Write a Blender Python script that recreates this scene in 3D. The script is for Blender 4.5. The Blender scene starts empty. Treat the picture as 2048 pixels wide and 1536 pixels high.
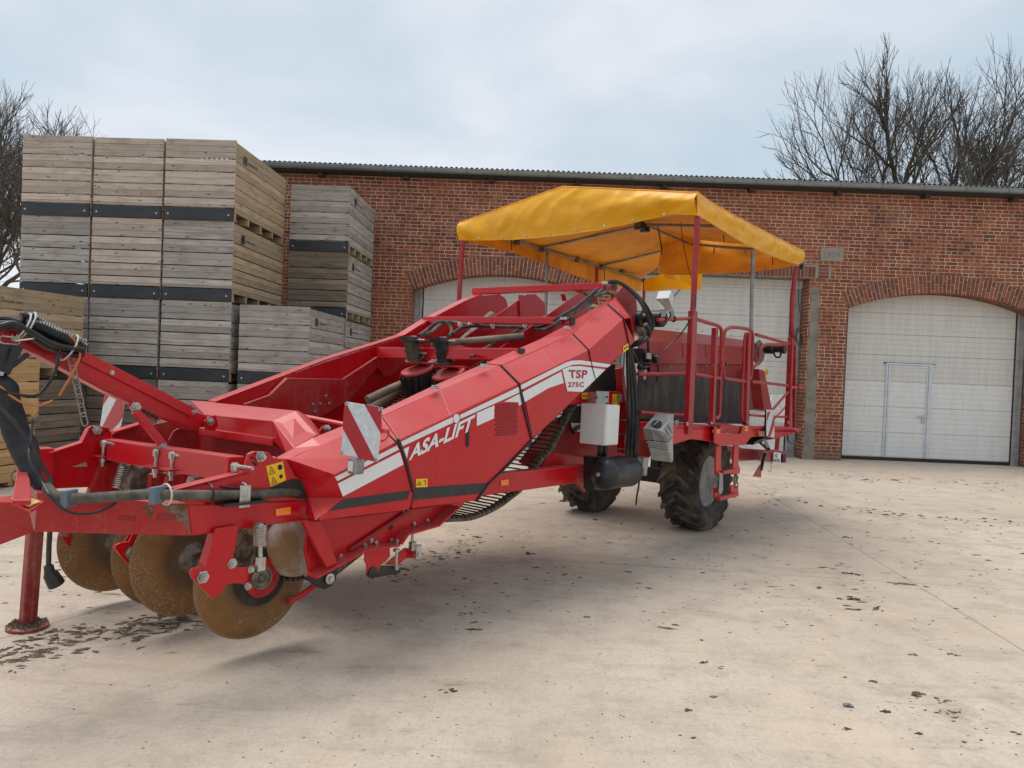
import bpy, bmesh, math, random
import numpy as np
from mathutils import Vector, Matrix, noise as mnoise
random.seed(7)
S = bpy.context.scene
COL = S.collection
R = math.radians

# ------------------------------------------------------------------ camera
F = 1500.0; ROLL = 0.040; PITCH = math.atan(25/1500.0); H = 1.65
cam_d = bpy.data.cameras.new("camera"); cam = bpy.data.objects.new("camera", cam_d); COL.objects.link(cam)
cam_d.sensor_width = 36.0; cam_d.lens = F/2048*36.0; cam_d.clip_end = 2000; cam_d.clip_start = 0.05
cr, sr, cp, sp = math.cos(ROLL), math.sin(ROLL), math.cos(PITCH), math.sin(PITCH)
def lv(r, f, u):
    return Vector((r, f*cp + u*sp, -f*sp + u*cp))
# camera axes: right, up, back
ax_r = lv(cr, 0, sr); ax_u = lv(-sr, 0, cr); ax_f = lv(0, 1, 0)
mw = Matrix((ax_r, ax_u, -ax_f)).transposed().to_4x4(); mw.translation = Vector((0, 0, H))
cam.matrix_world = mw
S.camera = cam
CAM = Vector((0, 0, H))
def ray(px, py):
    a = (px-1024)/F; b = -(py-768)/F
    return lv(a*cr - b*sr, 1.0, a*sr + b*cr)
def G(px, py, z=0.0):
    d = ray(px, py); return CAM + d*((z-H)/d.z)
def Yp(px, py, Y):
    d = ray(px, py); return CAM + d*(Y/d.y)

# ------------------------------------------------------------------ world, sun, exposure
SUN_EL, SUN_AZ = R(72), R(-60)     # azimuth measured from +Y towards +X (light comes from back left)
w = bpy.data.worlds.new("World"); S.world = w; w.use_nodes = True
nt = w.node_tree; nt.nodes.clear()
def N(t, tree=None, **k):
    n = (tree or nt).nodes.new(t)
    for a, b in k.items(): setattr(n, a, b)
    return n
out = N('ShaderNodeOutputWorld'); bg = N('ShaderNodeBackground')
sky = N('ShaderNodeTexSky', sky_type='NISHITA', sun_disc=False, sun_elevation=SUN_EL, sun_rotation=SUN_AZ)
skys = N('ShaderNodeVectorMath', operation='SCALE'); skys.inputs['Scale'].default_value = 0.10
nt.links.new(sky.outputs[0], skys.inputs[0])
tc = N('ShaderNodeTexCoord')
mp = N('ShaderNodeMapping'); mp.inputs['Scale'].default_value = (1.0, 1.0, 2.1); mp.inputs['Location'].default_value = (0.3, 0.0, 0.25)
nt.links.new(tc.outputs['Generated'], mp.inputs[0])
n1 = N('ShaderNodeTexNoise'); n1.inputs['Scale'].default_value = 2.3; n1.inputs['Detail'].default_value = 5; n1.inputs['Roughness'].default_value = 0.5
n1.inputs['Distortion'].default_value = 0.25
nt.links.new(mp.outputs[0], n1.inputs[0])
rp = N('ShaderNodeValToRGB'); e = rp.color_ramp.elements
e[0].position = 0.36; e[0].color = (0.43, 0.52, 0.59, 1); e[1].position = 0.62; e[1].color = (0.64, 0.665, 0.71, 1)
m_ = rp.color_ramp.elements.new(0.50); m_.color = (0.52, 0.58, 0.63, 1)
nt.links.new(n1.outputs[0], rp.inputs[0])
mx = N('ShaderNodeMixRGB'); mx.inputs[0].default_value = 0.12
nt.links.new(rp.outputs[0], mx.inputs[1]); nt.links.new(skys.outputs[0], mx.inputs[2])
nt.links.new(mx.outputs[0], bg.inputs[0]); bg.inputs[1].default_value = 1.0
nt.links.new(bg.outputs[0], out.inputs[0])
sd = bpy.data.lights.new("sun", 'SUN'); sun = bpy.data.objects.new("sun", sd); COL.objects.link(sun)
sd.energy = 1.7; sd.angle = R(38); sd.color = (1.0, 0.95, 0.88)
sdir = Vector((math.sin(SUN_AZ)*math.cos(SUN_EL), math.cos(SUN_AZ)*math.cos(SUN_EL), math.sin(SUN_EL)))
sun.rotation_euler = sdir.to_track_quat('Z', 'Y').to_euler()
S.view_settings.view_transform = 'Standard'; S.view_settings.look = 'None'
S.view_settings.exposure = 0.42; S.view_settings.gamma = 1.0
S.view_settings.use_curve_mapping = False

# ------------------------------------------------------------------ materials
def newmat(name):
    m = bpy.data.materials.new(name); m.use_nodes = True
    t = m.node_tree; b = t.nodes['Principled BSDF']; return m, t, b
def mapped(t, scale, coord='Object'):
    c = N('ShaderNodeTexCoord', t); mp = N('ShaderNodeMapping', t); mp.inputs['Scale'].default_value = scale
    t.links.new(c.outputs[coord], mp.inputs[0]); return mp.outputs[0]
def noise(t, vec, scale, detail=4, rough=0.55):
    n = N('ShaderNodeTexNoise', t); n.inputs['Scale'].default_value = scale; n.inputs['Detail'].default_value = detail
    n.inputs['Roughness'].default_value = rough; t.links.new(vec, n.inputs[0]); return n.outputs[0]
def ramp(t, fac, p0, p1, c0=(0,0,0,1), c1=(1,1,1,1)):
    r = N('ShaderNodeValToRGB', t); r.color_ramp.elements[0].position = p0; r.color_ramp.elements[1].position = p1
    r.color_ramp.elements[0].color = c0; r.color_ramp.elements[1].color = c1
    t.links.new(fac, r.inputs[0]); return r.outputs[0]
def mixc(t, fac, a, b, mode='MIX'):
    m = N('ShaderNodeMixRGB', t, blend_type=mode)
    for i, x in ((0, fac), (1, a), (2, b)):
        if isinstance(x, (int, float)): m.inputs[i].default_value = x
        elif isinstance(x, tuple): m.inputs[i].default_value = x if len(x) == 4 else (*x, 1)
        else: t.links.new(x, m.inputs[i])
    return m.outputs[0]
def math_(t, op, a, b=None, clamp=False):
    m = N('ShaderNodeMath', t, operation=op); m.use_clamp = clamp
    for i, x in ((0, a), (1, b)):
        if x is None: continue
        if isinstance(x, (int, float)): m.inputs[i].default_value = x
        else: t.links.new(x, m.inputs[i])
    return m.outputs[0]
def bump(t, b, h, strength=0.3, dist=0.01):
    n = N('ShaderNodeBump', t); n.inputs['Strength'].default_value = strength; n.inputs['Distance'].default_value = dist
    t.links.new(h, n.inputs['Height']); t.links.new(n.outputs[0], b.inputs['Normal'])
def mat(name, col, col2=None, scale=6, p=(0.42, 0.62), rough=0.5, metal=0.0, bmp=0.0, bscale=30, bdist=0.004, stretch=(1,1,1), coat=0.0, spec=0.5, rough2=None):
    m, t, b = newmat(name)
    v = mapped(t, stretch)
    b.inputs['Metallic'].default_value = metal; b.inputs['Roughness'].default_value = rough
    b.inputs['Specular IOR Level'].default_value = spec; b.inputs['Coat Weight'].default_value = coat; b.inputs['Coat Roughness'].default_value = 0.15
    if col2 is not None:
        n = noise(t, v, scale, 6, 0.6); f = ramp(t, n, *p)
        c = mixc(t, f, col, col2); t.links.new(c, b.inputs['Base Color'])
        if rough2 is not None:
            t.links.new(ramp(t, n, p[0], p[1], (rough,)*3+(1,), (rough2,)*3+(1,)), b.inputs['Roughness'])
    else: b.inputs['Base Color'].default_value = (*col, 1)
    if bmp: bump(t, b, noise(t, v, bscale, 5), bmp, bdist)
    return m
def red_paint(name, base=(0.58, 0.002, 0.010), dust=0.24, rough=0.30):
    m, t, b = newmat(name)
    v = mapped(t, (1, 1, 1)); vs = mapped(t, (9, 9, 0.7))
    big = ramp(t, noise(t, v, 1.8, 6, 0.65), 0.45, 0.75)
    fine = ramp(t, noise(t, v, 26, 5, 0.7), 0.52, 0.74)
    streak = ramp(t, noise(t, vs, 3.0, 5, 0.6), 0.55, 0.80)
    f = math_(t, 'MULTIPLY', math_(t, 'ADD', math_(t, 'MULTIPLY', big, 0.45), math_(t, 'ADD', math_(t, 'MULTIPLY', fine, 0.35), math_(t, 'MULTIPLY', streak, 0.45))), dust, True)
    c = mixc(t, noise(t, v, 0.9, 2), base, tuple(x*0.82 for x in base))
    c = mixc(t, f, c, (0.42, 0.17, 0.12))
    chips = ramp(t, noise(t, v, 75, 3, 0.7), 0.70, 0.74)
    c = mixc(t, math_(t, 'MULTIPLY', chips, 0.4), c, (0.45, 0.30, 0.26))
    # pale tint on upward faces: some dust, plus sky light put into the colour
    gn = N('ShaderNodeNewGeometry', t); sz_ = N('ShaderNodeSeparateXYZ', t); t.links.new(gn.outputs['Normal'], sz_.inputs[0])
    dust_sky_tint = math_(t, 'MULTIPLY', ramp(t, sz_.outputs[2], 0.25, 1.0), math_(t, 'ADD', 0.10, math_(t, 'MULTIPLY', noise(t, v, 3.5, 6, 0.7), 0.30)))
    c = mixc(t, dust_sky_tint, c, (0.70, 0.30, 0.26))
    t.links.new(c, b.inputs['Base Color'])
    r = math_(t, 'ADD', math_(t, 'MULTIPLY', f, 0.8), rough, True); t.links.new(r, b.inputs['Roughness'])
    b.inputs['Coat Weight'].default_value = 0.22; b.inputs['Coat Roughness'].default_value = 0.14; b.inputs['Specular IOR Level'].default_value = 0.35
    bump(t, b, noise(t, v, 3.0, 2), 0.10, 0.01)
    return m
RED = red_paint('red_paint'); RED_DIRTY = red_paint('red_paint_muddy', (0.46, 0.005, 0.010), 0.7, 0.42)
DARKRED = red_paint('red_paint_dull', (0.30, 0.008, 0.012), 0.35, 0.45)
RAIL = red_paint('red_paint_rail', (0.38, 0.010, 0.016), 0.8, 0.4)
def wood(name, cols, axis, knots=True, value=1.0):
    m, t, b = newmat(name)
    st = (1.2, 26, 26) if axis == 'x' else (26, 1.2, 26)
    geo = N('ShaderNodeNewGeometry', t); oi = N('ShaderNodeObjectInfo', t)
    add = N('ShaderNodeVectorMath', t, operation='ADD'); sc = N('ShaderNodeVectorMath', t, operation='SCALE')
    comb = N('ShaderNodeCombineXYZ', t)
    t.links.new(geo.outputs['Random Per Island'], comb.inputs[0]); t.links.new(oi.outputs['Random'], comb.inputs[1]); t.links.new(geo.outputs['Random Per Island'], comb.inputs[2])
    t.links.new(comb.outputs[0], sc.inputs[0]); sc.inputs['Scale'].default_value = 37.0
    c = N('ShaderNodeTexCoord', t); t.links.new(c.outputs['Object'], add.inputs[0]); t.links.new(sc.outputs[0], add.inputs[1])
    mp = N('ShaderNodeMapping', t); mp.inputs['Scale'].default_value = st; t.links.new(add.outputs[0], mp.inputs[0])
    g = noise(t, mp.outputs[0], 1.6, 7, 0.65)
    r1 = ramp(t, math_(t, 'FRACT', math_(t, 'ADD', math_(t, 'MULTIPLY', geo.outputs['Random Per Island'], 1.0), oi.outputs['Random'])), 0.0, 1.0, (*cols[0], 1), (*cols[1], 1))
    c1 = mixc(t, ramp(t, g, 0.35, 0.7), r1, cols[2])
    mp2 = N('ShaderNodeMapping', t); mp2.inputs['Scale'].default_value = (2.5, 2.5, 7) ; t.links.new(add.outputs[0], mp2.inputs[0])
    blot = ramp(t, noise(t, mp2.outputs[0], 1.3, 5, 0.6), 0.50, 0.78)
    c2 = mixc(t, math_(t, 'MULTIPLY', blot, 0.75), c1, cols[3])
    if knots:
        vo = N('ShaderNodeTexVoronoi', t); mp3 = N('ShaderNodeMapping', t)
        mp3.inputs['Scale'].default_value = (3.2, 3.2, 9.0) if axis == 'x' else (3.2, 3.2, 9.0)
        t.links.new(add.outputs[0], mp3.inputs[0]); t.links.new(mp3.outputs[0], vo.inputs['Vector']); vo.inputs['Scale'].default_value = 1.25
        k = ramp(t, vo.outputs['Distance'], 0.07, 0.15, (1,1,1,1), (0,0,0,1))
        c2 = mixc(t, math_(t, 'MULTIPLY', k, 0.85), c2, (0.045, 0.03, 0.02))
    if value != 1.0: c2 = mixc(t, 1.0, c2, (value,)*3, 'MULTIPLY')
    dk = ramp(t, math_(t, 'FRACT', math_(t, 'MULTIPLY', geo.outputs['Random Per Island'], 7.31)), 0.0, 1.0, (.80,.78,.76,1), (1.1,1.08,1.06,1)); c2 = mixc(t, 1.0, c2, dk, 'MULTIPLY')
    t.links.new(c2, b.inputs['Base Color']); b.inputs['Roughness'].default_value = 0.85; b.inputs['Specular IOR Level'].default_value = 0.2
    bump(t, b, g, 0.5, 0.004)
    return m
GREYW = ((0.424, 0.395, 0.371), (0.599, 0.559, 0.522), (0.316, 0.282, 0.254), (0.192, 0.164, 0.141))
PINKW = ((0.542, 0.472, 0.412), (0.678, 0.588, 0.503), (0.407, 0.333, 0.282), (0.294, 0.226, 0.181))
BROWNW = ((0.625, 0.469, 0.294), (0.5, 0.394, 0.281), (0.4, 0.3, 0.194), (0.237, 0.194, 0.15))
DARKW = ((0.241, 0.196, 0.149), (0.333, 0.27, 0.207), (0.161, 0.132, 0.103), (0.103, 0.086, 0.071))
NEWW = ((0.65, 0.44, 0.23), (0.59, 0.39, 0.2), (0.46, 0.28, 0.135), (0.38, 0.23, 0.115))
W = {}
for nm, cc in (('grey', GREYW), ('pink', PINKW), ('brown', BROWNW), ('dark', DARKW), ('new', NEWW)):
    W[nm+'x'] = wood('wood_%s_long' % nm, cc, 'x'); W[nm+'y'] = wood('wood_%s_side' % nm, cc, 'y')
POSTW = mat('wood_post_mossy', (0.10, 0.085, 0.055), (0.05, 0.045, 0.03), 9, rough=0.9, bmp=0.3)
BLACKB = mat('black_film_board', (0.018, 0.022, 0.028), (0.03, 0.034, 0.04), 5, rough=0.45)
BLACK = mat('black_plastic', (0.012, 0.012, 0.013), (0.035, 0.033, 0.030), 9, (0.5, 0.75), rough=0.38)
HOSE = mat('black_rubber_hose', (0.016, 0.016, 0.017), (0.09, 0.078, 0.062), 14, (0.52, 0.75), rough=0.5)
DUSTYHOSE = mat('dusty_rubber_hose', (0.05, 0.045, 0.038), (0.16, 0.135, 0.105), 12, (0.4, 0.7), rough=0.75)
SLEEVE = mat('black_fabric_sleeve', (0.010, 0.011, 0.015), (0.035, 0.033, 0.032), 4, (0.45, 0.7), rough=0.75, bmp=0.5, bscale=7, bdist=0.02)
RUBBER = mat('black_rubber', (0.014, 0.013, 0.012), (0.05, 0.042, 0.033), 7, (0.5, 0.75), rough=0.6)
SHEET = mat('rubber_sheet_streaked', (0.028, 0.024, 0.022), (0.12, 0.10, 0.085), 3.2, (0.48, 0.78), rough=0.6, stretch=(2.5, 2.5, 0.9))
STEEL = mat('zinc_steel', (0.55, 0.54, 0.52), (0.38, 0.36, 0.33), 20, rough=0.35, metal=0.9)
GALV = mat('galvanised_steel', (0.42, 0.44, 0.44), (0.30, 0.31, 0.30), 9, rough=0.5, metal=0.55, bmp=0.1)
DIRTYSTEEL = mat('dirty_steel', (0.20, 0.18, 0.15), (0.09, 0.07, 0.05), 18, rough=0.6, metal=0.5)
CHAINM = mat('chain_steel', (0.42, 0.39, 0.34), (0.26, 0.22, 0.17), 25, rough=0.5, metal=0.6)
RODS = mat('web_rod', (0.10, 0.06, 0.045), (0.05, 0.035, 0.028), 30, rough=0.5, metal=0.4)
BELT = mat('muddy_web_belt', (0.075, 0.065, 0.05), (0.16, 0.135, 0.10), 20, rough=0.8, bmp=0.4)
DISC = None
GREYP = mat('grey_tube', (0.30, 0.30, 0.29), (0.20, 0.19, 0.18), 12, rough=0.4, metal=0.6)
WHITE = mat('white_painted_box', (0.72, 0.72, 0.70), (0.60, 0.58, 0.54), 5, (0.5, 0.8), rough=0.4)
DECALW = mat('white_decal', (0.78, 0.78, 0.78), (0.60, 0.58, 0.56), 4, (0.55, 0.85), rough=0.35)
DECALR = mat('red_decal', (0.42, 0.012, 0.02), rough=0.35)
DECALB = mat('black_band', (0.030, 0.030, 0.030), (0.10, 0.085, 0.07), 7, (0.55, 0.85), rough=0.6)
YEL = mat('yellow_sticker', (0.85, 0.50, 0.01), rough=0.4)
INK = mat('black_ink', (0.015, 0.013, 0.012), rough=0.6)
ORANGE = mat('orange_reflector', (0.95, 0.22, 0.01), rough=0.25, coat=0.8)
REFW = mat('reflective_white', (0.62, 0.66, 0.68), (0.52, 0.55, 0.56), 40, rough=0.35)
REFR = mat('reflective_red', (0.42, 0.010, 0.018), (0.34, 0.012, 0.02), 30, rough=0.35)
BLUE = mat('blue_grey_clip', (0.10, 0.17, 0.23), (0.15, 0.19, 0.22), 12, rough=0.5)
TIE = mat('cable_tie', (0.55, 0.53, 0.46), rough=0.5)
ROPE = mat('orange_cord', (0.55, 0.20, 0.06), rough=0.7)
BEIGE = mat('muddy_roller', (0.26, 0.205, 0.155), (0.15, 0.115, 0.085), 7, rough=0.8, bmp=0.2)
GREYCONE = mat('pale_muddy_drum', (0.42, 0.36, 0.32), (0.30, 0.19, 0.09), 4, (0.5, 0.6), rough=0.75)
LAMPG = mat('lamp_glass', (0.62, 0.66, 0.68), rough=0.12, coat=1.0)
LAMPR = mat('red_lamp_lens', (0.35, 0.05, 0.03), (0.5, 0.18, 0.05), 20, rough=0.2, coat=1.0)
def rust_disc():
    m, t, b = newmat('rusty_disc')
    v = mapped(t, (1, 1, 1))
    at_ = N('ShaderNodeAttribute', t); at_.attribute_name = 'rad'; rad = at_.outputs['Fac']
    ring = N('ShaderNodeCombineXYZ', t); t.links.new(math_(t, 'MULTIPLY', rad, 22.0), ring.inputs[0])
    rn = noise(t, ring.outputs[0], 2.0, 4, 0.7)
    c = mixc(t, ramp(t, noise(t, v, 5, 8, 0.7), 0.35, 0.68), (0.31, 0.145, 0.035), (0.17, 0.092, 0.035))
    c = mixc(t, math_(t, 'MULTIPLY', ramp(t, rn, 0.45, 0.7), 0.45), c, (0.10, 0.058, 0.026))
    c = mixc(t, ramp(t, math_(t, 'ADD', rad, math_(t, 'MULTIPLY', noise(t, v, 7, 5), 0.25)), 0.52, 0.72, (1,1,1,1), (0,0,0,1)), c, (0.12, 0.075, 0.042))
    sp_ = math_(t, 'MULTIPLY', ramp(t, noise(t, v, 95, 5, 0.75), 0.52, 0.60), math_(t, 'MULTIPLY', ramp(t, noise(t, v, 3.5, 3, 0.5), 0.44, 0.56), ramp(t, rad, 0.5, 0.72)))
    c = mixc(t, math_(t, 'MULTIPLY', sp_, 0.8), c, (0.44, 0.34, 0.26))
    c = mixc(t, math_(t, 'MULTIPLY', ramp(t, rad, 0.965, 0.985), 0.5), c, (0.30, 0.20, 0.12))
    t.links.new(c, b.inputs['Base Color']); b.inputs['Roughness'].default_value = 0.6; b.inputs['Metallic'].default_value = 0.2
    bump(t, b, math_(t, 'ADD', noise(t, v, 60, 4), rn), 0.35, 0.002); return m
DISC = rust_disc()
def tyre_m():
    m, t, b = newmat('muddy_tyre')
    v = mapped(t, (1, 1, 1))
    c = mixc(t, ramp(t, noise(t, v, 4, 6, 0.6), 0.46, 0.66), (0.028, 0.026, 0.024), (0.15, 0.115, 0.075))
    t.links.new(c, b.inputs['Base Color']); b.inputs['Roughness'].default_value = 0.8
    bump(t, b, noise(t, v, 40, 4), 0.4, 0.004); return m
TYRE = tyre_m()
MOTORM = mat('dusty_black_motor', (0.022, 0.026, 0.027), (0.10, 0.085, 0.065), 9, (0.42, 0.62), rough=0.45)
def tarp_m():
    m, t, b = newmat('yellow_tarpaulin')
    v = mapped(t, (1, 1, 1))
    c = mixc(t, ramp(t, noise(t, v, 2.2, 6, 0.65), 0.50, 0.78), (0.95, 0.485, 0.004), (0.78, 0.36, 0.012))
    fine = ramp(t, noise(t, v, 30, 4, 0.7), 0.58, 0.75)
    c = mixc(t, math_(t, 'MULTIPLY', fine, 0.3), c, (0.45, 0.25, 0.05))
    t.links.new(c, b.inputs['Base Color']); b.inputs['Roughness'].default_value = 0.42
    b.inputs['Coat Weight'].default_value = 0.15
    tr = N('ShaderNodeBsdfTranslucent', t); t.links.new(mixc(t, 1.0, c, (1.0, 0.66, 0.3), 'MULTIPLY'), tr.inputs[0])
    ms = N('ShaderNodeMixShader', t); ms.inputs[0].default_value = 0.2
    o = t.nodes['Material Output']; t.links.new(b.outputs[0], ms.inputs[1]); t.links.new(tr.outputs[0], ms.inputs[2]); t.links.new(ms.outputs[0], o.inputs[0])
    bump(t, b, noise(t, v, 5.0, 5), 0.35, 0.02)
    return m
TARP = tarp_m()
UNDERSHADE = mat('tarp_shade_skin', (0.92, 0.38, 0.010), (0.62, 0.25, 0.02), 2.5, (0.42, 0.72), rough=0.6, bmp=0.3, bscale=6, bdist=0.02)  # darker, stained orange: shade under the tarp put into the colour
# ------------------------------------------------------------------ mesh helpers
class MB:
    def __init__(s): s.v = []; s.f = []
    def add(s, vs, fs):
        n = len(s.v); s.v += [Vector(x) for x in vs]; s.f += [tuple(i+n for i in f) for f in fs]; return s
    def box(s, c, hx, hy, hz):
        c, hx, hy, hz = Vector(c), Vector(hx), Vector(hy), Vector(hz)
        vs = [c+hx*a+hy*b_+hz*d for a in (-1, 1) for b_ in (-1, 1) for d in (-1, 1)]
        return s.add(vs, [(0,1,3,2), (4,6,7,5), (0,4,5,1), (2,3,7,6), (0,2,6,4), (1,5,7,3)])
    def abox(s, x0, x1, y0, y1, z0, z1):
        return s.box(((x0+x1)/2, (y0+y1)/2, (z0+z1)/2), ((x1-x0)/2,0,0), (0,(y1-y0)/2,0), (0,0,(z1-z0)/2))
    def bar(s, p0, p1, wd, hg, up=(0,0,1)):
        p0, p1, up = Vector(p0), Vector(p1), Vector(up); d = p1-p0; L = d.length; d.normalize()
        if abs(d.dot(up)) > 0.97: up = Vector((1, 0, 0.0))
        sd_ = d.cross(up).normalized(); u = sd_.cross(d).normalized()
        return s.box((p0+p1)/2, d*L/2, sd_*wd/2, u*hg/2)
    def prism(s, pts, off):
        pts = [Vector(p) for p in pts]; off = Vector(off); n = len(pts)
        return s.add(pts+[p+off for p in pts], [tuple(range(n)), tuple(range(2*n-1, n-1, -1))]+[(i, i+n, (i+1) % n+n, (i+1) % n) for i in range(n)])
    def tube(s, pts, r, seg=8, r2=None, caps=True):
        pts = [Vector(p) for p in pts]; n = len(pts); prev = None; st = len(s.v)
        for i, p in enumerate(pts):
            t = (pts[min(i+1, n-1)]-pts[max(i-1, 0)]).normalized()
            if prev is None:
                a = Vector((0,0,1)) if abs(t.z) < 0.9 else Vector((1,0,0)); x = t.cross(a).normalized()
            else:
                x = (prev-t*prev.dot(t)); x = x.normalized() if x.length > 1e-6 else t.cross(Vector((0,0,1))).normalized()
            prev = x; y = t.cross(x)
            rr = r if r2 is None else r+(r2-r)*i/max(1, n-1)
            if isinstance(r, (list, tuple)): rr = r[i]
            for k in range(seg):
                a = 2*math.pi*k/seg; s.v.append(p+x*math.cos(a)*rr+y*math.sin(a)*rr)
        for i in range(n-1):
            for k in range(seg):
                a = st+i*seg+k; b_ = st+i*seg+(k+1) % seg; s.f.append((a, b_, b_+seg, a+seg))
        if caps: s.f.append(tuple(st+k for k in reversed(range(seg)))); s.f.append(tuple(st+(n-1)*seg+k for k in range(seg)))
        return s
    def lathe(s, c, axis, prof, seg=24, closed=False, ref=None):
        # prof = [(radius, along)]
        c = Vector(c); axis = Vector(axis).normalized()
        a = Vector(ref) if ref else (Vector((0,0,1)) if abs(axis.z) < 0.9 else Vector((1,0,0)))
        x = axis.cross(a).normalized(); y = axis.cross(x); st = len(s.v); n = len(prof)
        for (r, t) in prof:
            for k in range(seg):
                g = 2*math.pi*k/seg; s.v.append(c+axis*t+(x*math.cos(g)+y*math.sin(g))*r)
        for i in range(n if closed else n-1):
            for k in range(seg):
                j = (i+1) % n
                s.f.append((st+i*seg+k, st+i*seg+(k+1) % seg, st+j*seg+(k+1) % seg, st+j*seg+k))
        if not closed:
            if prof[0][0] > 1e-4: s.f.append(tuple(st+k for k in reversed(range(seg))))
            if prof[-1][0] > 1e-4: s.f.append(tuple(st+(n-1)*seg+k for k in range(seg)))
        return s
    def cyl(s, p0, p1, r, seg=16):
        p0, p1 = Vector(p0), Vector(p1); d = p1-p0; return s.lathe(p0, d, [(r, 0), (r, d.length)], seg)
ROOT = {}
SPLITN = {'guide_rail', 'web_belt', 'black_board', 'rafter_end', 'gutter_bracket', 'corner_post', 'bolt_head', 'tube_joint', 'rail_clamp', 'wheel_nut', 'gate_hinge', 'runner', 'upper_web_belt', 'hinge_pin', 'coiled_cable', 'canopy_tube', 'mortar_bed', 'seal_and_shade_strip', 'wheel_lug', 'long_board_wall', 'pressed_rib', 'chock_clip', 'end_plug', 'hanger_bracket', 'skirt_flange', 'frame_piece', 'lower_rung', 'belt_flap', 'ladder_link', 'eyelet', 'casing_seam', 'black_strut'}
def components(mb):
    par = list(range(len(mb.v)))
    def f(i):
        while par[i] != i: par[i] = par[par[i]]; i = par[i]
        return i
    for fc in mb.f:
        a = f(fc[0])
        for k in fc[1:]: par[f(k)] = a
    g = {}
    for i in range(len(mb.v)): g.setdefault(f(i), []).append(i)
    if len(g) == 1: return [mb]
    idx = {}; out_ = {}
    for r_, vs in g.items():
        m2 = MB()
        for k, i in enumerate(vs): idx[i] = k; m2.v.append(mb.v[i])
        out_[r_] = m2
    for fc in mb.f: out_[f(fc[0])].f.append(tuple(idx[i] for i in fc))
    return list(out_.values())
def obj(name, mb, m, parent=None, **k):
    if name in SPLITN and parent is not None:
        cs = components(mb); first = None
        for c in cs:
            o = obj1(name, c, m, parent, **k); first = first or o
        return first
    return obj1(name, mb, m, parent, **k)
def obj1(name, mb, m, parent=None, smooth=False, bevel=0.0, label=None, loc=None, kind=None, double=False):
    me = bpy.data.meshes.new(name)
    off = Vector((0, 0, 0))
    if parent is not None: off = ROOT[parent.name]
    if loc is not None: off = Vector(loc)
    me.from_pydata([tuple(v-off) for v in mb.v], [], mb.f); me.update()
    bm = bmesh.new(); bm.from_mesh(me)
    bmesh.ops.recalc_face_normals(bm, faces=bm.faces); bm.to_mesh(me); bm.free()
    o = bpy.data.objects.new(name, me); COL.objects.link(o)
    for mm in (m if isinstance(m, (list, tuple)) else [m]): me.materials.append(mm)
    if parent is not None: o.parent = parent; ROOT[o.name] = off
    else: o.location = off; ROOT[o.name] = off
    if smooth:
        for p_ in me.polygons: p_.use_smooth = True
        try:
            me.set_sharp_from_angle(angle=R(38))
        except Exception: pass
    if bevel > 0:
        b = o.modifiers.new("bevel", 'BEVEL'); b.width = bevel; b.segments = 2; b.limit_method = 'ANGLE'; b.angle_limit = R(35); b.harden_normals = False
    if label: o['label'] = label
    if kind: o['kind'] = kind
    return o
def thing(name, label, cat, loc=(0,0,0), rz=0.0, group=None):
    o = bpy.data.objects.new(name, None); COL.objects.link(o); o.location = loc; o.rotation_euler = (0, 0, rz)
    o.empty_display_size = 0.2
    o['label'] = label; o['category'] = cat
    if group: o['group'] = group
    ROOT[o.name] = Vector(loc); return o
def tagt(o, label, cat, group=None, kind=None):
    o['label'] = label; o['category'] = cat
    if group: o['group'] = group
    if kind: o['kind'] = kind
    return o
def dup(root):
    r = root.copy(); COL.objects.link(r)
    for ch in list(root.children):
        c = ch.copy(); COL.objects.link(c); c.parent = r
        for g in ch.children:
            d = g.copy(); COL.objects.link(d); d.parent = c
    return r
def text_mesh(string, mapf, bold=0.02, shear=0.0, space=1.0):
    """lettering as a flat mesh; mapf(x, y) takes 0..1 box coordinates to a world point"""
    cu = bpy.data.curves.new('t', 'FONT'); cu.body = string; cu.offset = bold; cu.shear = shear; cu.space_character = space
    cu.resolution_u = 3
    to = bpy.data.objects.new('t', cu); COL.objects.link(to)
    dg = bpy.context.evaluated_depsgraph_get(); me = bpy.data.meshes.new_from_object(to.evaluated_get(dg))
    xs = [v.co.x for v in me.vertices]; ys = [v.co.y for v in me.vertices]
    x0, x1, y0, y1 = min(xs), max(xs), min(ys), max(ys)
    mb = MB(); mb.add([mapf((v.co.x-x0)/(x1-x0), (v.co.y-y0)/(y1-y0)) for v in me.vertices], [tuple(p_.vertices) for p_ in me.polygons])
    bpy.data.objects.remove(to); bpy.data.meshes.remove(me); bpy.data.curves.remove(cu)
    return mb

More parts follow.
